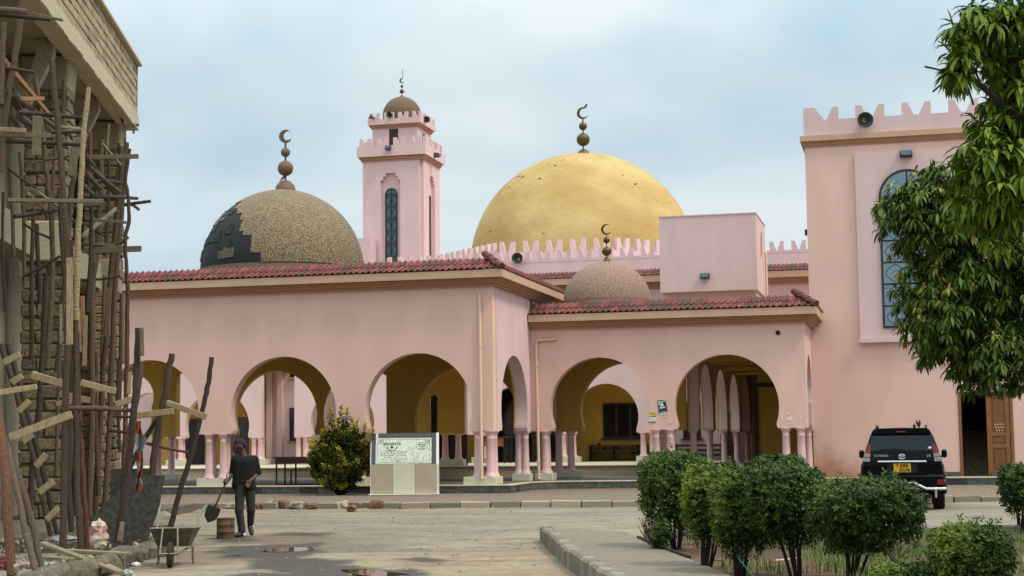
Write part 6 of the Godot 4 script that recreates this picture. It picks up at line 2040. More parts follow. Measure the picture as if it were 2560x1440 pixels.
	for q in [[9, 907, 50, 886], [29, 957, 56, 939], [46, 1028, 74, 1003], [58, 1103, 82, 1085], [90, 1166, 115, 1135], [97, 1232, 135, 1203], [116, 1300, 147, 1270]]:
		plank(o, q[0], q[1], q[2], q[3], 25.3, 16, 0, -1.0, 0.03, "rung")
	for q in [["thick reddish debarked pole propped upright at the frame edge", [[-6, 1030], [6, 1120], [17, 1240], [30, 1440]], 20.5, 26, 3, 19.5], ["pale barked pole leaning left, outer one of the pair by the red pole", [[14, 1110], [40, 1220], [66, 1340], [92, 1438]], 20.8, 17, 2, 19.6], ["brown pole leaning left, inner one of the pair by the ladder foot", [[30, 1150], [62, 1240], [88, 1340], [108, 1438]], 21.0, 17, 0, 19.8]]:
		var f := at(q[1][3][0], q[1][3][1], q[5])
		o = thing("leaning_pole", q[0], "pole", Vector3(f.x, 0.2, f.z))
		pole(o, q[1], q[2], q[3], q[4], "shaft", q[5])
	# loose timber on the ledge
	for q in [["long pale plank sloping down off the ledge edge", 106, 1358, 300, 1432, 22.0, 20.2, 0.10], ["broad pale plank lying level across the ledge", 166, 1377, 318, 1386, 21.8, 21.6, 0.16], ["short thick plank end lying under the crossed planks", 118, 1394, 182, 1400, 21.0, 20.9, 0.14], ["thin plank lying behind the long sloping one", 222, 1392, 298, 1428, 21.6, 20.5, 0.07]]:
		var a := at(q[1], q[2], q[5])
		var b := at(q[3], q[4], q[6])
		var k := MB.new()
		var mid := (a + b) * 0.5
		k.cbox(Vector3.ZERO, Vector3(a.distance_to(b), 0.05, q[7]), 0.006, aim(a, b), 0.004, rng)
		solo("plank", k, m["plank%d" % (rng.randi() % 2)], q[0], "plank", mid, 0.0, "loose planks on the ledge")
	# mixing sheets leaning there
	for q in [["large grey cement stained sheet with slanting left side, leaning on edge", [[336, 1189], [409, 1188], [396, 1270], [367, 1357], [222, 1357], [222, 1296]], 25.0, 0.0], ["second grey sheet standing behind the large slanted one", [[275, 1172], [373, 1170], [372, 1300], [272, 1300]], 27.4, 0.0]]:
		var c := at(300, 1330, q[2])
		var pl := PackedVector2Array()
		for s in q[1]:
			var p := at(s[0], s[1], q[2]) - c
			pl.append(Vector2(p.x, p.y))
		var k := MB.new()
		k.ex(pl, -0.018, 0.018, "fbs", Transform3D(Basis(Vector3.RIGHT, -0.10), Vector3.ZERO))
		solo("mixing_sheet", k, m["sheet"], q[0], "sheet", c, 0.0, "sheets leaning by the ledge")
	# orange and grey rag hung on a pole
	var rc := at(346, 1140, 23.6)
	o = thing("striped_rag", "orange and grey striped cloth hanging from a scaffold pole", "cloth", rc)
	var ed := [[341, 1050, 350, 1054], [339, 1072, 353, 1068], [337, 1090, 357, 1082], [338, 1104, 364, 1092], [341, 1124, 364, 1108], [344, 1142, 358, 1130], [342, 1158, 356, 1152], [343, 1178, 357, 1168], [339, 1196, 355, 1194], [341, 1214, 356, 1208], [339, 1230, 352, 1224]]
	var cols := ["orange", "orange", "greycloth", "greycloth", "greycloth", "orange", "greycloth", "orange", "greycloth", "orange"]
	for i in 10:
		var k := MB.new()
		var nn := 6
		for s in nn:
			var f0 := float(s) / nn
			var f1 := float(s + 1) / nn
			var q := []
			for e in [[i + 1, f0], [i + 1, f1], [i, f1], [i, f0]]:
				var r: Array = ed[e[0]]
				q.append(at(lerpf(r[0], r[2], e[1]) + 2.0 * sin(e[0] * 1.9 + e[1] * 2.0), lerpf(r[1], r[3], e[1]) + 3.0 * sin(e[1] * 6.0 + e[0]), 23.5 + 0.06 * sin(e[1] * 8.0 + e[0] * 1.3)) - rc)
			k.quad(q[0], q[1], q[2], q[3])
			k.quad(q[3] - Vector3(0, 0, 0.012), q[2] - Vector3(0, 0, 0.012), q[1] - Vector3(0, 0, 0.012), q[0] - Vector3(0, 0, 0.012))
		part("stripe", k, m[cols[i]], o)
	# crumpled sacks and sheeting
	var sn := FastNoiseLite.new()
	sn.frequency = 1.6
	for q in [["crumpled cement sack with pale and red print, standing", 246, 1338, 23.4, Vector3(0.13, 0.20, 0.10), "sack"], ["flat dirty white sheeting behind the scaffold poles", 160, 1352, 24.0, Vector3(0.30, 0.07, 0.2), "plastic"], ["torn white plastic sheet on the ledge beside the leaning poles", 120, 1412, 20.6, Vector3(0.16, 0.035, 0.14), "plastic"], ["crumpled plastic with a pink mark between the leaning poles", 62, 1412, 20.4, Vector3(0.11, 0.04, 0.1), "sack"], ["red plastic bag at the very edge of the ledge", 4, 1408, 20.2, Vector3(0.10, 0.09, 0.1), "sackred"], ["scrap of white plastic on the dirt below the ledge kerb", 340, 1411, 22.0, Vector3(0.06, 0.03, 0.05), "whitish"], ["grey torn paper on the road below the sloping plank", 318, 1434, 20.4, Vector3(0.09, 0.05, 0.06), "plastic"]]:
		var k := MB.new()
		sn.seed += 7
		k.ball(Vector3.ZERO, q[4], 20, 14, sn, 0.55)
		var p := at(q[1], q[2], q[3])
		solo("sack" if q[5].begins_with("sack") else "plastic_sheet", k, m[q[5]], q[0], "bag" if q[5].begins_with("sack") else "plastic", p)
	# spoil heap and cable behind the barrow
	var hk := MB.new()
	sn.frequency = 0.9
	hk.ball(Vector3.ZERO, Vector3(0.36, 0.22, 0.3), 18, 12, sn, 0.5)
	var hp := gnd(402, 1322)
	solo("cement_heap", hk, m["kerb1"], "small heap of grey cement mix behind the wheelbarrow", "heap", Vector3(hp.x, 0.08, hp.z))

# ------------------------------------------------------------------ the parked car
func build_car() -> void:
	var g := gnd(2260, 1272)
	var t := thing("parked_car", "black four wheel drive car parked with its back to the viewer, yellow plate", "car", Vector3(g.x, 0, g.z), -0.245)
	var prof := [Vector2(0.86, 0.42), Vector2(0.91, 0.50), Vector2(0.935, 0.65), Vector2(0.945, 0.85), Vector2(0.93, 1.03), Vector2(0.885, 1.14), Vector2(0.855, 1.25), Vector2(0.83, 1.36), Vector2(0.775, 1.52), Vector2(0.71, 1.70), Vector2(0.665, 1.80), Vector2(0.60, 1.855), Vector2(0.45, 1.885), Vector2(0.0, 1.90)]
	var tz := func(y: float) -> float: return 0.95 - maxf(0.0, y - 1.1) * 0.24
	var secs := []
	for s in [[0.95, 0.955, -1.0], [0.86, 1.0, -1.0], [0.3, 1.0, 0.0], [-1.0, 1.0, 0.0], [-1.9, 0.99, 0.0]]:
		var row := []
		for p in prof:
			var y: float = p.y
			var lean: float = 0.0 if s[2] == 0.0 else maxf(0.0, y - 1.1) * 0.24
			if s[0] == 0.3:
				lean = 0.0
			row.append(Vector3(p.x * s[1], 1.1 + (y - 1.1) * (0.985 if s[1] < 0.97 else 1.0), s[0] - lean))
		secs.append(row)
	for s in [[-2.75, 1.16, 0.97], [-3.55, 1.05, 0.95], [-3.75, 0.85, 0.86]]:
		var row := []
		for p in prof:
			var y := minf(p.y, s[1])
			var x: float = p.x if p.y <= s[1] else p.x
			row.append(Vector3(x * s[2], y + (0.02 if p.y > s[1] else 0.0), s[0]))
		secs.append(row)
	var k := MB.new()
	for i in secs.size() - 1:
		for j in prof.size() - 1:
			var a: Vector3 = secs[i][j]
			var b: Vector3 = secs[i + 1][j]
			var c: Vector3 = secs[i + 1][j + 1]
			var d: Vector3 = secs[i][j + 1]
			k.quad(a, b, c, d)
			var f := Vector3(-1, 1, 1)
			k.quad(d * f, c * f, b * f, a * f)
	for j in prof.size() - 1:
		var a: Vector3 = secs[0][j]
		var d: Vector3 = secs[0][j + 1]
		var f := Vector3(-1, 1, 1)
		k.quad(a * f, a, d, d * f)
		var a2: Vector3 = secs[secs.size() - 1][j]
		var d2: Vector3 = secs[secs.size() - 1][j + 1]
		k.quad(a2, a2 * f, d2 * f, d2)
	k.quad(Vector3(-0.86, 0.42, -3.7), Vector3(0.86, 0.42, -3.7), Vector3(0.86, 0.42, 0.9), Vector3(-0.86, 0.42, 0.9))
	part("body", k, m["carpaint"], t)
	# flared arches
	for s in [-1.0, 1.0]:
		for wz in [0.0, -2.79]:
			k = MB.new()
			var pts := []
			for i in 13:
				var an := PI * i / 12
				pts.append(Vector3(0.93 * s, 0.37 + 0.46 * sin(an), wz + 0.46 * cos(an)))
			k.tube(pts, [0.055], 7)
			part("wheel_arch", k, m["carpaint"], t)
			var w := Node3D.new()
			w.name = "wheel"
			t.add_child(w, true)
			w.position = Vector3(0.80 * s, 0.372, wz)
			w.rotation.z = PI / 2
			k = MB.new()
			k.lathe(Vector3.ZERO, [Vector2(0.23, -0.12), Vector2(0.33, -0.135), Vector2(0.362, -0.12), Vector2(0.372, -0.09), Vector2(0.372, -0.062), Vector2(0.362, -0.06), Vector2(0.362, -0.05), Vector2(0.373, -0.048), Vector2(0.373, -0.006), Vector2(0.362, -0.004), Vector2(0.362, 0.006), Vector2(0.373, 0.008), Vector2(0.373, 0.05), Vector2(0.362, 0.052), Vector2(0.362, 0.062), Vector2(0.372, 0.064), Vector2(0.372, 0.09), Vector2(0.362, 0.12), Vector2(0.33, 0.135), Vector2(0.23, 0.12)], 36, 0.9)
			part("tyre", k, m["rubber"], w)
			k = MB.new()
			k.lathe(Vector3.ZERO, [Vector2(0, -0.09), Vector2(0.06, -0.09), Vector2(0.08, -0.07), Vector2(0.2, -0.09), Vector2(0.232, -0.11), Vector2(0.232, 0.11), Vector2(0.2, 0.09), Vector2(0.08, 0.07), Vector2(0.06, 0.09), Vector2(0, 0.09)], 24)
			part("rim", k, m["steel"], w)
	var q4 := func(called: String, pts: Array, mt: Material, th: float) -> MeshInstance3D:
		var kk := MB.new()
		var c := []
		for p in pts:
			c.append(Vector3(p[0], p[1], tz.call(p[1]) + th))
		var cc := Vector3.ZERO
		for p in c:
			cc += p / c.size()
		for i in range(1, c.size() - 1):
			if (c[i] - c[0]).cross(c[i + 1] - c[0]).z > 0:
				kk.tri(c[0], c[i], c[i + 1])
			else:
				kk.tri(c[0], c[i + 1], c[i])
		for i in c.size():
			var a: Vector3 = c[i]
			var b: Vector3 = c[(i + 1) % c.size()]
			kk.fq(a, b, b - Vector3(0, 0, th + 0.02), a - Vector3(0, 0, th + 0.02), cc - Vector3(0, 0, th))
		return part(called, kk, mt, t)
	q4.call("rear_window", [[-0.755, 1.375], [0.755, 1.375], [0.665, 1.735], [-0.665, 1.735]], m["carglass"], 0.010)
	for s in [-1.0, 1.0]:
		q4.call("tail_light", [[0.70 * s, 1.31], [0.835 * s, 1.33], [0.75 * s, 1.50], [0.70 * s, 1.535]], m["redlamp"], 0.020)
		q4.call("turn_lamp", [[0.715 * s, 1.225], [0.862 * s, 1.235], [0.838 * s, 1.322], [0.702 * s, 1.302]], m["clearlamp"], 0.018)
		q4.call("reversing_lamp", [[0.725 * s, 1.12], [0.872 * s, 1.13], [0.863 * s, 1.222], [0.716 * s, 1.212]], m["clearlamp"], 0.016)
		q4.call("reflector", [[0.77 * s, 0.60], [0.90 * s, 0.60], [0.91 * s, 0.71], [0.78 * s, 0.71]], m["redlamp"], 0.075)
		q4.call("window_pillar_trim", [[0.775 * s, 1.39], [0.80 * s, 1.39], [0.70 * s, 1.74], [0.675 * s, 1.74]], m["bumpergrey"], 0.012)
		k = MB.new()
		k.cbox(Vector3(0.99 * s, 1.27, -1.75), Vector3(0.13, 0.20, 0.1), 0.035)
		k.cbox(Vector3(0.89 * s, 1.20, -1.75), Vector3(0.12, 0.05, 0.06), 0.015)
		part("side_mirror", k, m["carpaint"], t)
		k = MB.new()
		k.tube([Vector3(0.57 * s, 1.88, 0.45), Vector3(0.57 * s, 1.945, 0.36), Vector3(0.57 * s, 1.95, -1.4), Vector3(0.57 * s, 1.88, -1.5)], [0.022], 8)
		part("roof_rail", k, m["bumpergrey"], t)
		for w in [[0.25, -0.75], [-0.8, -1.75]]:
			k = MB.new()
			var f := Vector3(s, 1, 1)
			k.fq(Vector3(0.838, 1.38, w[0]) * f, Vector3(0.838, 1.38, w[1]) * f, Vector3(0.715, 1.72, w[1] + (0.25 if w[1] < -1 else 0.0)) * f, Vector3(0.715, 1.72, w[0]) * f, Vector3.UP)
			part("side_window", k, m["carglass"], t)
	k = MB.new()
	k.ex(PackedVector2Array([Vector2(-0.68, 1.76), Vector2(0.68, 1.76), Vector2(0.63, 1.85), Vector2(0.55, 1.885), Vector2(-0.55, 1.885), Vector2(-0.63, 1.85)]), 0.62, 0.90)
	part("spoiler", k, m["carpaint"], t)
	k = MB.new()
	k.cbox(Vector3(0, 1.80, 0.905), Vector3(0.22, 0.025, 0.02), 0.006)
	part("brake_lamp", k, m["redlamp"], t)
	k = MB.new()
	k.cbox(Vector3(0.0, 1.115, 0.975), Vector3(1.10, 0.045, 0.06), 0.014)
	part("chrome_strip", k, m["chrome"], t)
	q4.call("plate_recess", [[-0.34, 0.86], [0.34, 0.86], [0.34, 1.08], [-0.34, 1.08]], m["ink"], 0.004)
	q4.call("number_plate", [[-0.19, 0.875], [0.19, 0.875], [0.19, 1.075], [-0.19, 1.075]], m["plate"], 0.020)
	k = MB.new()
	k.tube([Vector3(-0.50, 1.395, 0.905), Vector3(-0.2, 1.415, 0.905), Vector3(0.02, 1.41, 0.90)], [0.012, 0.014, 0.018], 6)
	part("wiper", k, m["ink"], t)
	k = MB.new()
	for e in [[0.075, 0.055, 0.0], [0.03, 0.05, 0.0], [0.052, 0.020, 0.022]]:
		var pts := []
		for i in 21:
			var an := TAU * i / 20
			pts.append(Vector3(cos(an) * e[0], 1.235 + e[2] + sin(an) * e[1], 0.955))
		k.tube(pts, [0.007], 5, false)
	part("emblem", k, m["chrome"], t)
	k = MB.new()
	k.ball(Vector3(0.63, 1.43, 0.885), Vector3(0.045, 0.03, 0.006), 14, 8)
	part("sticker", k, m["whitish"], t)
	for w in [["TX PRADO", -0.47, 1.255, 0.052, "chrome", 0.945, "badge"], ["VX", 0.60, 1.245, 0.055, "chrome", 0.945, "badge"], ["T 686", -0.0, 1.025, 0.085, "ink", 0.974, "lettering"], ["DUN", 0.05, 0.925, 0.085, "ink", 0.974, "lettering"]]:
		var tm := TextMesh.new()
		var sf := SystemFont.new()
		sf.font_names = PackedStringArray(["Droid Sans"])
		sf.font_weight = 700
		tm.font = sf
		tm.text = w[0]
		tm.font_size = 32
		tm.pixel_size = w[3] / 24.0
		tm.depth = 0.006
		part(w[6], tm, m[w[4]], t, Vector3(w[1], w[2], w[5]))
	# bumper with tubular guard
	k = MB.new()
	k.cbox(Vector3(0, 0.66, 0.94), Vector3(1.84, 0.32, 0.16), 0.05)
	part("bumper", k, m["carpaint"], t)
	k = MB.new()
	k.tube([Vector3(-0.94, 0.50, 0.98), Vector3(-0.92, 0.50, 1.08), Vector3(-0.52, 0.50, 1.09), Vector3(-0.27, 0.625, 1.10), Vector3(0.27, 0.625, 1.10), Vector3(0.52, 0.50, 1.09), Vector3(0.92, 0.50, 1.08), Vector3(0.94, 0.50, 0.98)], [0.034], 10)
	part("tube_guard", k, m["chrome"], t)
	for s in [-1.0, 1.0]:
		k = MB.new()
		k.ex(PackedVector2Array([Vector2(0.05 * s, 0.58), Vector2(0.24 * s, 0.58), Vector2(0.44 * s, 0.46), Vector2(0.07 * s, 0.46)]), 1.06, 1.085)
		part("step_plate", k, m["steel"], t)
		k = MB.new()
		k.tube([Vector3(0.73 * s, 0.54, 1.08), Vector3(0.73 * s, 0.30, 1.04)], [0.03, 0.025], 8)
		part("guard_bracket", k, m["chrome"], t)
	k = MB.new()
	k.tube([Vector3(0.58, 0.33, 0.2), Vector3(0.58, 0.33, 1.0)], [0.05], 12)
	part("exhaust_pipe", k, m["ink"], t)
	k = MB.new()
	k.cbox(Vector3(0, 0.36, -0.1), Vector3(1.3, 0.14, 0.2), 0.04)
	k.cbox(Vector3(0.3, 0.32, 0.55), Vector3(0.5, 0.12, 0.3), 0.04)
	part("rear_axle", k, m["ink"], t)
	# sprig on the roof
	var sp := thing("sprig", "small dark leafy sprig with a red bud standing on the car roof", "plant", at(2298, 1071, 38.6))
	k = MB.new()
	k.col = Color(0.03, 0.028, 0.02)
	k.leaf(Vector3.ZERO, Vector3(-0.35, 1, 0).normalized(), Vector3(0, 0, 1), 0.24, 0.07, 0.0)
	k.leaf(Vector3.ZERO, Vector3(0.05, 1, 0.1).normalized(), Vector3(0, 0, 1), 0.23, 0.07, 0.0)
	k.leaf(Vector3(0.03, 0, 0), Vector3(-0.9, -0.25, 0.1).normalized(), Vector3(0, 0, 1), 0.12, 0.05, 0.0)
	k.tube([Vector3(0, -0.02, 0), Vector3(-0.01, 0.12, 0)], [0.014, 0.01], 5)
	part("leaves", k, m["dryleaf"], sp)
	k = MB.new()
	k.ball(Vector3(-0.115, 0.05, 0), Vector3(0.035, 0.06, 0.03), 8, 6)
	part("bud", k, m["redbud"], sp)

# ------------------------------------------------------------------ plants
func bush(called: String, label: String, bu: float, bv: float, bd: float, cu: float, cv: float, ru: float, rv: float, leaves: int, yel := 0.0, group := "clipped bushes in the bed", low := 0.0) -> void:
	var b := at(bu, bv, bd)
	var t := thing(called, label, "bush", Vector3(b.x, 0.12, b.z), 0.0, group)
	var c := at(cu, cv, bd) - t.position
	var r := Vector3(ru, rv, ru * 0.9) * bd / FOC
	var g := RandomNumberGenerator.new()
	g.seed = int(cu * 7 + cv)
	var nz := FastNoiseLite.new()
	nz.frequency = 2.2
	nz.seed = int(cu)
	var lv := MB.new()
	var n4 := FastNoiseLite.new()
	n4.frequency = 5.0
	n4.seed = int(cv)
	for i in int(leaves * 0.36):
		var d := Vector3(g.randfn(), g.randfn(), g.randfn())
		var pn := pow(pow(absf(d.x), 4.5) + pow(absf(d.y), 4.5) + pow(absf(d.z), 4.5), 1.0 / 4.5)
		d /= pn
		var f := sqrt(g.randf_range(0.3, 1.0)) if i % 3 else g.randf_range(0.88, 1.04)
		var nn := nz.get_noise_3dv(d * 0.9 + c)
		var fine := n4.get_noise_3dv(d * r + c)
		f *= 1.0 + 0.11 * nn + 0.08 * fine
		if d.y < -0.6 and g.randf() < 0.35 - 0.6 * nn:
			continue
		if fine < -0.28 and f > 0.75:
			continue
		var p := c + d * r * f
		if d.y < -0.3:
			p.y -= r.y * 0.30 * maxf(0.0, g.randfn() * 0.6 + nn)
		if d.y > 0.5 and g.randf() < 0.06:
			p.y += g.randf_range(0.02, 0.11)
		var out := (d * Vector3(1.0 / r.x, 1.0 / r.y, 1.0 / r.z)).normalized()
		var dir := (out + Vector3(g.randfn(), g.randfn() + 0.5, g.randfn()) * 0.5).normalized()
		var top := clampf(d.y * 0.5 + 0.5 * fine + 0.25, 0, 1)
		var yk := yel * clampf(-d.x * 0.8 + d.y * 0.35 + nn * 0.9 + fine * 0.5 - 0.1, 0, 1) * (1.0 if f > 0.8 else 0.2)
		var sx := dir.cross(Vector3(0.3, 0.9, 0.2)).normalized()
		var sy := dir.cross(sx)
		for q in 6:
			var an := q * 2.4 + g.randf()
			var ld := (dir * g.randf_range(0.3, 1.0) + sx * cos(an) + sy * sin(an)).normalized()
			var k := g.randf()
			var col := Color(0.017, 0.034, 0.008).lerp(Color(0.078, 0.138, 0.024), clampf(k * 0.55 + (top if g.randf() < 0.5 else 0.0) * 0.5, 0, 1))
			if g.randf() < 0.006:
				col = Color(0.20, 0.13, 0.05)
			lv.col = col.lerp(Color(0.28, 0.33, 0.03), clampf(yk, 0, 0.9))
			var L := g.randf_range(0.036, 0.072) * (bd / 18.0 * 0.35 + 0.65)
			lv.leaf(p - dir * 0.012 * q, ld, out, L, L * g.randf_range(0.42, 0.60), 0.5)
	var nst := 9
	for i in nst:
		var an := TAU * i / nst + g.randf()
		var k := MB.new()
		var foot := Vector3(cos(an) * 0.05, -0.05, sin(an) * 0.04)
		var top := c + Vector3(cos(an) * r.x * 0.62, -r.y * g.randf_range(0.1, 0.6), sin(an) * r.z * 0.62)
		var mid := foot.lerp(top, 0.45) + Vector3(-cos(an) * 0.05, 0.05, 0) + Vector3(g.randf_range(-0.03, 0.03), 0, 0)
		k.tube([foot, foot.lerp(mid, 0.5), mid, mid.lerp(top, 0.5) + Vector3(0.02, 0, 0), top], [0.019, 0.016, 0.013, 0.010, 0.007], 6, true, 0.08, g)
		for s in 4:
			var q := mid.lerp(top, g.randf_range(0.0, 0.8))
			var e := c + Vector3(g.randf_range(-0.8, 0.8), g.randf_range(-0.8, 0.2), g.randf_range(-0.8, 0.8)) * r
			k.tube([q, q.lerp(e, 0.6) + Vector3(0, 0.02, 0), e], [0.010, 0.007, 0.004], 5)
		part("stem", k, m["bark"], t)
	# straggling low leaves on the stems
	for i in int(leaves * 0.10 * (1.0 + low)):
		var q := Vector3(c.x * 0.6, c.y - r.y * g.randf_range(0.75, 1.5), c.z) + Vector3(g.randf_range(-0.6, 0.6) * r.x, 0, g.randf_range(-0.5, 0.5) * r.z)
		lv.col = Color(0.03, 0.06, 0.015).lerp(Color(0.12, 0.16, 0.03), g.randf() * 0.6)
		lv.leaf(q, Vector3(g.randfn(), g.randfn(), g.randfn()).normalized(), Vector3.UP, 0.05, 0.025, 0.4)
	part("foliage", lv, m["leaf"], t)

func mango(called: String, label: String, trunk: Vector3, blobs: Array, n: int, L: float, bright: Color, darkc: Color, seed_: int, yellow: float) -> void:
	# blobs: [u, v, ru, rv, depth, depth radius]
	var t := thing(called, label, "tree", trunk, 0.0, "")
	var g := RandomNumberGenerator.new()
	g.seed = seed_
	var nz := FastNoiseLite.new()
	nz.frequency = 0.8
	nz.seed = seed_
	var tk := MB.new()
	var crown_c := at(blobs[0][0], blobs[0][1], blobs[0][4]) - trunk
	var fork := Vector3(0, maxf(1.6, crown_c.y * 0.45), 0)
	tk.tube([Vector3(0, -0.1, 0), Vector3(0.03, 0.4, 0), Vector3(0, fork.y * 0.6, 0.03), fork], [0.24, 0.19, 0.17, 0.16], 12, true, 0.05, g)
	part("trunk", tk, m["bark"], t)
	var lv := MB.new()
	var limbs := []
	for b in blobs:
		var c := at(b[0], b[1], b[4]) - trunk
		var k := MB.new()
		var mid := fork.lerp(c, 0.5) + Vector3(0, 0.35, 0)
		k.tube([fork, fork.lerp(mid, 0.5) + Vector3(0, 0.1, 0), mid, mid.lerp(c, 0.6), c], [0.085, 0.07, 0.055, 0.04, 0.02], 8, true, 0.06, g)
		limbs.append(k)
		part("limb", k, m["bark"], t)
	var singles := []
	var tw := MB.new()
	var leafm := []
	for i in 5:
		var k := MB.new()
		k.col = darkc.lerp(bright, i / 4.0)
		k.leaf(Vector3.ZERO, Vector3(0, -0.25, 1).normalized(), Vector3.UP, 1.0, 0.235, 1.0 + 0.35 * i, 4)
		leafm.append(k.done())
	var area := 0.0
	for b in blobs:
		area += b[2] * b[3]
	for b in blobs:
		var c := at(b[0], b[1], b[4]) - trunk
		var r := Vector3(b[2] * b[4] / FOC, b[3] * b[4] / FOC, b[5])
		for i in int(n * b[2] * b[3] / area):
			var d := Vector3(g.randfn(), g.randfn(), g.randfn()).normalized()
			var f := pow(g.randf(), 0.30) if i % 4 else g.randf_range(0.2, 0.8)
			f *= 1.0 + 0.22 * nz.get_noise_3dv(d * 1.6 + c)
			var p := c + d * r * f
			var axis := (d + Vector3(0, 0.35, 0) + Vector3(g.randfn(), g.randfn(), g.randfn()) * 0.25).normalized()
			if i % 2 == 0:
				tw.tube([p - axis * L * g.randf_range(0.8, 1.8) - d * L * 0.4, p], [0.009, 0.005], 4, false)
			var sx := axis.cross(Vector3(0.2, 1, 0.1)).normalized()
			var sy := axis.cross(sx)
			var yk := 1.0 if g.randf() < yellow * clampf(0.25 - d.x * 0.5 + d.y * 0.9, 0.04, 1.6) and f > 0.75 else 0.0
			var cnt := g.randi_range(9, 14)
			for q in cnt:
				var an := TAU * q / cnt * 1.6 + g.randf() * 0.5
				var open := g.randf_range(0.75, 1.6)
				var dir := (axis * cos(open) + (sx * cos(an) + sy * sin(an)) * sin(open) + Vector3(0, -0.25, 0)).normalized()
				var k := clampf(g.randf() * 0.6 + 0.35 * nz.get_noise_3dv(p * 1.5) + 0.2, 0, 1)
				var ll := L * g.randf_range(0.75, 1.15) * (0.8 if yk > 0 else 1.0)
				var at_ := p - axis * g.randf_range(0.0, 0.06)
				if d.z > 0.35 and f > 0.78 and singles.size() < 240 and yk == 0.0 and q % 3 == 0:
					singles.append([at_, dir, ll, g.randi() % 5])
					continue
				var col := darkc.lerp(bright, k)
				if yk > 0.0:
					col = Color(0.30, 0.27, 0.05).lerp(Color(0.15, 0.18, 0.03), g.randf())
				lv.col = col
				lv.leaf(at_, dir, Vector3.UP if absf(dir.y) < 0.9 else Vector3.RIGHT, ll, ll * 0.235, g.randf_range(0.8, 2.2), 3)
	part("twigs", tw, m["bark"], t)
	part("crown", lv, m["leaf"], t)
	for s in singles:
		var o := part("leaf", leafm[s[3]], m["leaf"], t, s[0])
		var d: Vector3 = s[1]
		o.basis = Basis.looking_at(-d, Vector3.UP if absf(d.y) < 0.95 else Vector3.RIGHT) * Basis.from_scale(Vector3.ONE * s[2])

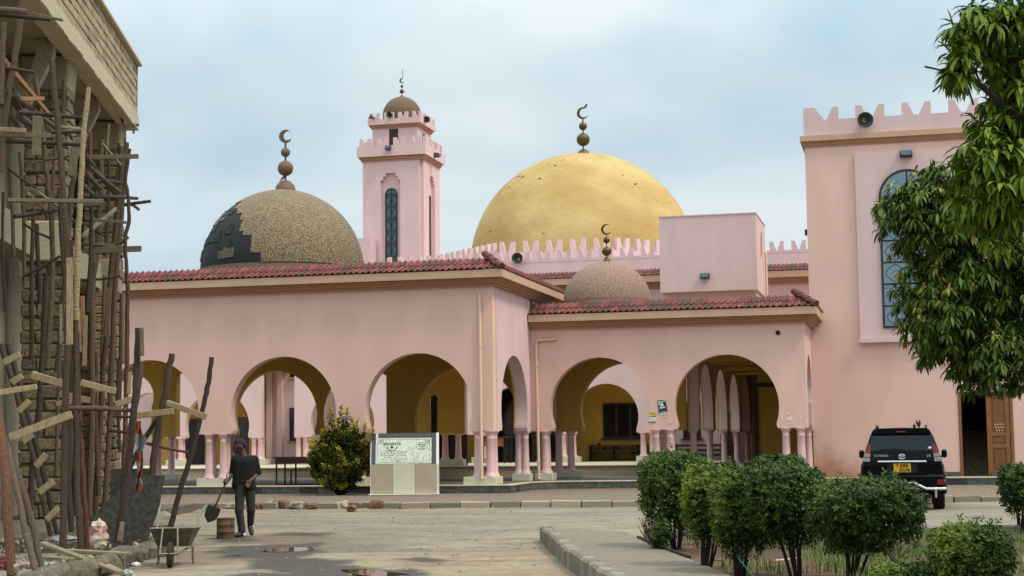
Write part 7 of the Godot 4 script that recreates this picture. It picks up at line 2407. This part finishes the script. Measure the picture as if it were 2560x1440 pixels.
func build_plants() -> void:
	bush("clipped_bush", "boxy clipped bush at the far corner of the bed beside the grey path", 1690, 1368, 23.2, 1688, 1216, 86, 82, 5600, 0.12)
	bush("clipped_bush", "clipped bush with yellow green shoots along its left side", 1765, 1418, 19.6, 1786, 1245, 78, 80, 5600, 0.5)
	bush("clipped_bush", "tall narrow clipped bush with light shoots low on its left side", 1850, 1436, 18.6, 1856, 1266, 74, 88, 5800, 0.25)
	bush("clipped_bush", "wide dark clipped bush second from the big flat one by the grass", 1990, 1442, 18.3, 1958, 1246, 94, 80, 6800, 0.05)
	bush("clipped_bush", "round topped bush peeking over the others in front of the end columns", 1945, 1340, 25.2, 1950, 1185, 66, 46, 3000, 0.0)
	bush("clipped_bush", "big flat topped clipped bush on a forked bare stem before the car", 2130, 1452, 17.7, 2153, 1273, 136, 72, 9000, 0.06, "clipped bushes in the bed", 1.0)
	bush("clipped_bush", "loose bush with bright green top on the dry grass near the kerb", 2428, 1490, 16.0, 2428, 1398, 94, 80, 6500, 0.35)
	bush("clipped_bush", "low bright green bush sprouting from the grass at the bottom edge", 2262, 1475, 16.4, 2258, 1446, 74, 36, 2600, 0.4)
	bush("clipped_bush", "small bush with bare lower twigs at the right edge beyond the bed", 2556, 1335, 25.6, 2562, 1215, 58, 54, 2600, 0.0)
	bush("clipped_bush", "short leafy bush at the foot of the far boxy bush", 1650, 1370, 22.6, 1655, 1335, 20, 26, 500, 0.1)
	# bare twiggy shrub
	var b := at(1646, 1366, 22.8)
	var t := thing("dry_shrub", "bare brown twiggy shrub at the corner of the bed", "shrub", Vector3(b.x, 0.12, b.z))
	for i in 22:
		var k := MB.new()
		var tip := at(1596 + i * 3.2 + rng.randf_range(-4, 4), 1288 + absf(i - 6) * 1.5 + rng.randf_range(-3, 18), 22.8 + rng.randf_range(-0.3, 0.3)) - t.position
		var mid := tip * 0.5 + Vector3(-0.02, -0.05, 0)
		k.tube([Vector3(rng.randf_range(-0.03, 0.03), -0.02, 0), mid, tip], [0.010, 0.008, 0.004], 5)
		for s in 2:
			var q := mid.lerp(tip, rng.randf_range(0.2, 0.7))
			k.tube([q, q + Vector3(rng.randf_range(-0.06, 0.06), rng.randf_range(0.05, 0.12), rng.randf_range(-0.04, 0.04))], [0.006, 0.003], 4)
		part("twig", k, m["twig"], t)
	t = thing("dry_shrub", "thin bare weed standing in the dry grass between two bushes", "shrub", gnd(2240, 1440, 0.12))
	for i in 9:
		var k := MB.new()
		var a := TAU * i / 9
		k.tube([Vector3.ZERO, Vector3(cos(a) * 0.05, 0.2, sin(a) * 0.05), Vector3(cos(a) * 0.22, 0.32 + 0.05 * (i % 3), sin(a) * 0.2)], [0.006, 0.005, 0.002], 4)
		part("twig", k, m["twig"], t)
	# cord and litter in the bed
	var k := MB.new()
	k.tube([at(1823, 1325, 18.7), at(1832, 1362, 18.6), at(1846, 1395, 18.5), at(1866, 1420, 18.3), at(1888, 1446, 18.1)], [0.008], 6)
	solo("cord", k, m["rope"], "turquoise cord slanting down between the clipped bushes", "cord")
	for q in [["white plastic strip lying on red earth behind the bushes", 1768, 1352, 1806, 1348, 23.0], ["white plastic pipe piece on the earth near the path edge", 1776, 1398, 1812, 1400, 19.8], ["long pale cane lying across the dry grass", 1938, 1402, 2004, 1394, 19.6]]:
		k = MB.new()
		k.tube([at(q[1], q[2], q[5]), at((q[1] + q[3]) * 0.5, (q[2] + q[4]) * 0.5 + 1, q[5]), at(q[3], q[4], q[5])], [0.016], 6, true, 0.15, rng)
		solo("litter_strip", k, m["whitish"], q[0], "litter")
	mango("mango_tree", "mango tree with a dense dark crown hanging before the tower window", Vector3(9.3, 0.0, -21.5), [[2440, 700, 210, 245, 21.0, 1.2], [2300, 535, 115, 105, 20.6, 0.8], [2335, 800, 95, 110, 20.6, 0.8], [2490, 900, 115, 90, 20.4, 0.8], [2600, 640, 200, 320, 21.5, 1.4], [2400, 465, 125, 72, 20.6, 0.8]], 2400, 0.19, Color(0.115, 0.180, 0.026), Color(0.030, 0.055, 0.010), 5, 0.45)
	mango("mango_tree", "nearer mango tree whose bright green leafy bough hangs in at the top corner", Vector3(6.6, 0.0, -13.6), [[2500, 460, 120, 165, 13.4, 0.5], [2478, 85, 118, 105, 13.6, 0.5], [2560, 270, 120, 170, 13.8, 0.6], [2400, 170, 40, 50, 13.4, 0.2], [2660, 200, 160, 380, 14.0, 0.8]], 760, 0.205, Color(0.17, 0.245, 0.018), Color(0.045, 0.085, 0.012), 9, 0.0)
	for q in [["small dark bird perched on the finial base of the mosaic dome", on_z(707, 449, -4.35), 0.9], ["small dark bird perched on top of the golden dome crescent", on_z(1463, 270, -45.55), 1.4]]:
		var p := mw(q[1])
		var s: float = 0.16 * q[2]
		t = thing("bird", q[0], "bird", p, 0.5)
		k = MB.new()
		flesh([[Vector3(-s * 0.3, s * 0.1, 0), Vector3(s * 0.35, s * 0.75, 0), s * 0.2, s * 0.26], [Vector3(s * 0.42, s * 1.0, 0), Vector3(s * 0.5, s * 1.05, 0), s * 0.17, s * 0.13], [Vector3(-s * 0.3, s * 0.1, 0), Vector3(-s * 0.85, -s * 0.55, 0), s * 0.12, s * 0.05], [Vector3(s * 0.6, s * 1.05, 0), Vector3(s * 0.8, s * 1.02, 0), s * 0.06, s * 0.03], [Vector3(0.05 * s, 0.3 * s, 0), Vector3(0.08 * s, -0.1 * s, 0), s * 0.05, s * 0.04]], s * 0.06, s * 0.15, k)
		part("body", k, m["ink"], t)

# ------------------------------------------------------------------ textures that need drawing
func drawn_textures() -> void:
	# mosaic of short pale dashes on brown
	var W := 2048
	var H := 512
	var im := Image.create(W, H, false, Image.FORMAT_RGB8)
	im.fill(Color(0.31, 0.24, 0.18))
	var g := RandomNumberGenerator.new()
	g.seed = 77
	for i in 52000:
		var x := g.randi() % W
		var y := g.randi() % H
		var k := g.randf_range(0.0, 0.10)
		im.fill_rect(Rect2i(x, y, 5, 4), Color(0.30 + k, 0.22 + k, 0.16 + k * 0.7))
	var busy := PackedByteArray()
	busy.resize(W * H)
	for i in 110000:
		var x := g.randi() % (W - 12)
		var y := g.randi() % (H - 12)
		var w := 4 + g.randi() % 4
		var h := 2
		if g.randf() < 0.5:
			h = w
			w = 2
		var free := true
		for yy in [y - 1, y + h / 2, y + h]:
			for xx in [x - 1, x + w / 2, x + w]:
				if yy < 0 or xx < 0 or busy[clampi(yy, 0, H - 1) * W + xx]:
					free = false
		if not free:
			continue
		for yy in h:
			for xx in w:
				busy[(y + yy) * W + x + xx] = 1
		var k := g.randf_range(-0.10, 0.05)
		im.fill_rect(Rect2i(x, y, w, h), Color(0.67 + k, 0.59 + k, 0.44 + k))
	var k1 := StandardMaterial3D.new()
	k1.albedo_texture = ImageTexture.create_from_image(im)
	k1.roughness = 0.75
	m["mosaic"] = k1
	# yellow dome paint: weathered, with chips
	im = Image.create(1536, 512, false, Image.FORMAT_RGB8)
	var n1 := FastNoiseLite.new()
	n1.frequency = 0.006
	n1.fractal_octaves = 5
	var n2 := FastNoiseLite.new()
	n2.frequency = 0.05
	n2.seed = 2
	for y in 512:
		for x in 1536:
			var ph := TAU * x / 1536.0
			var a := n1.get_noise_3d(cos(ph) * 244, sin(ph) * 244, y * 1.4)
			var b := n2.get_noise_3d(cos(ph) * 244, sin(ph) * 244, y * 2.5)
			var k := 1.0 + a * 0.11 + b * 0.05
			im.set_pixel(x, y, Color(0.72 * k, (0.61 + a * 0.03) * k, (0.405 + a * 0.05) * k))
	for i in 26:
		var x := g.randi() % 1536
		var y := int(pow(g.randf(), 0.7) * 440)
		for q in 1 + g.randi() % 3:
			im.fill_rect(Rect2i(x + g.randi() % 7, y + g.randi() % 4, 1 + g.randi() % 5, 1 + g.randi() % 3), Color(0.20, 0.14, 0.09))
	for q in [[545, 580], [565, 575], [580, 585], [550, 572], [570, 592], [1390, 530], [1405, 540], [740, 503], [835, 485], [1285, 670], [678, 625], [490, 650], [785, 530]]:
		var u: float = 1080 + q[0] / 2.612
		var vv: float = 240 + q[1] / 2.612
		var dx := (u - 1457.0) / 284.0
		var dy := (673.0 - vv) / 284.0
		var dz := sqrt(maxf(0.0, 1.0 - dx * dx - dy * dy))
		var az := atan2(dz, dx) - deg_to_rad(14.0 + 3.0)
		var px := int(1536.0 * wrapf(az / TAU, 0.0, 1.0))
		var py := int(512.0 * (0.02 + 0.98 * asin(clampf(dy, -1, 1)) / (PI * 0.5)))
		for s in 4:
			im.fill_rect(Rect2i(clampi(px + g.randi() % 9 - 4, 0, 1530), clampi(py + g.randi() % 5 - 2, 0, 508), 3 + g.randi() % 6, 2 + g.randi() % 3), Color(0.13, 0.09, 0.07))
	k1 = StandardMaterial3D.new()
	k1.albedo_texture = ImageTexture.create_from_image(im)
	k1.roughness = 0.95
	k1.metallic_specular = 0.2
	m["golddome"] = k1
	# veined marble
	im = Image.create(512, 256, false, Image.FORMAT_RGB8)
	n1.frequency = 0.012
	for y in 256:
		for x in 512:
			var v := absf(n1.get_noise_2d(x * 0.8 + y * 0.7, y * 0.9 - x * 0.5))
			var k := clampf(0.74 + v * 0.8, 0.72, 0.93) + n2.get_noise_2d(x * 3.0, y * 3.0) * 0.03
			im.set_pixel(x, y, Color(k, k, k * 0.955))
	k1 = mat("marbleveined", Color(0.83, 0.84, 0.80), 0.3)
	k1.albedo_texture = ImageTexture.create_from_image(im)
	k1.uv1_triplanar = true
	k1.uv1_scale = Vector3(0.7, 1.2, 0.7)
	# rusty drum
	im = Image.create(512, 256, false, Image.FORMAT_RGB8)
	n1.frequency = 0.012
	for y in 256:
		for x in 512:
			var v := n1.get_noise_2d(x * 1.2, y * 0.8) + 0.4 * n2.get_noise_2d(x, y * 0.5)
			var c := Color(0.33, 0.31, 0.26).lerp(Color(0.42, 0.23, 0.12), clampf(0.45 + v * 1.6, 0, 1))
			if v < -0.34:
				c = c.lerp(Color(0.16, 0.14, 0.12), 0.7)
			im.set_pixel(x, y, c)
	k1 = StandardMaterial3D.new()
	k1.albedo_texture = ImageTexture.create_from_image(im)
	k1.roughness = 0.8
	m["rustdrum"] = k1
	# cement sack print
	im = Image.create(128, 128, false, Image.FORMAT_RGB8)
	for y in 128:
		for x in 128:
			var v := n2.get_noise_2d(x * 1.5, y * 1.5)
			var c := Color(0.76, 0.71, 0.62) * (1.0 + v * 0.2)
			if y > 82 and v > -0.35:
				c = Color(0.55, 0.28, 0.30)
			if Vector2(x - 64, y - 60).length() < 11 and Vector2(x - 64, y - 60).length() > 6:
				c = Color(0.34, 0.36, 0.42)
			im.set_pixel(x, y, c)
	k1 = StandardMaterial3D.new()
	k1.albedo_texture = ImageTexture.create_from_image(im)
	k1.roughness = 0.7
	k1.uv1_triplanar = true
	k1.uv1_scale = Vector3(2.6, 2.6, 2.6)
	m["sack"] = k1
	mat("deskred", Color(0.30, 0.07, 0.06), 0.4, "grain", 1.0)
	mat("bladeiron", Color(0.16, 0.145, 0.13), 0.6, "rough", 3.0, 0.0, 0.3)
	mat("dustcloth", Color(0.20, 0.20, 0.17), 0.95, "rough", 3.0)
	mat("barrowtyre", Color(0.24, 0.19, 0.14), 0.9, "rough", 2.0)
	mat("redbud", Color(0.14, 0.02, 0.025), 0.8)
	mat("twig", Color(0.30, 0.22, 0.16), 0.95)
	mat("rubblefloor", Color(0.50, 0.44, 0.36), 0.97, "rough", 0.7, 0.9)

func sky_picture() -> ImageTexture:
	var W := 1024
	var H := 512
	var im := Image.create(W, H, false, Image.FORMAT_RGBF)
	var n1 := FastNoiseLite.new()
	n1.frequency = 1.3
	n1.fractal_octaves = 5
	n1.seed = 12
	for y in H:
		var el := PI * (0.5 - (y + 0.5) / H)
		for x in W:
			var az := TAU * ((x + 0.5) / W - 0.5)
			var d := Vector3(sin(az) * cos(el), sin(el), -cos(az) * cos(el))
			var s := n1.get_noise_3d(d.x * 2.4, d.y * 6.0, d.z * 2.4) * 0.9 + n1.get_noise_3d(d.x * 7.0 + 9.0, d.y * 16.0, d.z * 7.0) * 0.30
			var veil := clampf(0.66 + s * 0.95, 0.0, 1.0)
			var hole := exp(-pow((az - 0.13) / 0.11, 2.0) - pow((el - 0.115) / 0.075, 2.0))
			veil = clampf(veil - 0.55 * hole, 0.0, 1.0)
			var c := Color(0.300, 0.420, 0.500).lerp(Color(0.500, 0.560, 0.585), veil)
			c = c.lerp(Color(0.44, 0.52, 0.56), 0.35 * exp(-pow(el / 0.06, 2.0)))
			var up := SKY_UP * maxf(0.0, sin(el) - 0.22)
			c = c * (1.0 + up)
			if el < 0.0:
				c = Color(0.33, 0.30, 0.25)
			im.set_pixel(x, y, c)
	return ImageTexture.create_from_image(im)

const SKY_UP := 2.6

func _ready() -> void:
	# camera
	var cam := Camera3D.new()
	cam.name = "camera"
	add_child(cam)
	cam.position = Vector3(0, EYE, 0)
	cam.rotation = Vector3(PIT, 0, -PHI)
	cam.fov = rad_to_deg(2.0 * atan(720.0 / FOC))
	cam.near = 0.1
	cam.far = 900.0
	cam.current = true
	# sky, exposure, sun behind a thin veil, to the right and slightly beyond the mosque front
	var env := Environment.new()
	env.background_mode = Environment.BG_SKY
	var sky := Sky.new()
	var ps := PanoramaSkyMaterial.new()
	ps.panorama = sky_picture()
	sky.sky_material = ps
	env.sky = sky
	env.tonemap_mode = Environment.TONE_MAPPER_LINEAR
	env.tonemap_exposure = 1.5
	env.ssao_enabled = true
	env.ssil_enabled = true
	env.sdfgi_enabled = true
	var we := WorldEnvironment.new()
	we.name = "environment"
	we.environment = env
	add_child(we)
	var sun := DirectionalLight3D.new()
	sun.name = "sun"
	add_child(sun)
	sun.light_energy = 0.5
	sun.light_color = Color(1.0, 0.95, 0.87)
	sun.light_angular_distance = 12.0
	sun.shadow_enabled = true
	var toward := mw(Vector3(0.66, 1.0, 0.22)) - mw(Vector3.ZERO)
	sun.look_at_from_position(toward * 10.0, Vector3.ZERO, Vector3.UP)
	rng.seed = 2024
	materials()
	drawn_textures()
	build_ground()
	build_mosque()
	build_block_building()
	build_scaffold()
	build_forecourt()
	build_worker()
	build_car()
	build_plants()
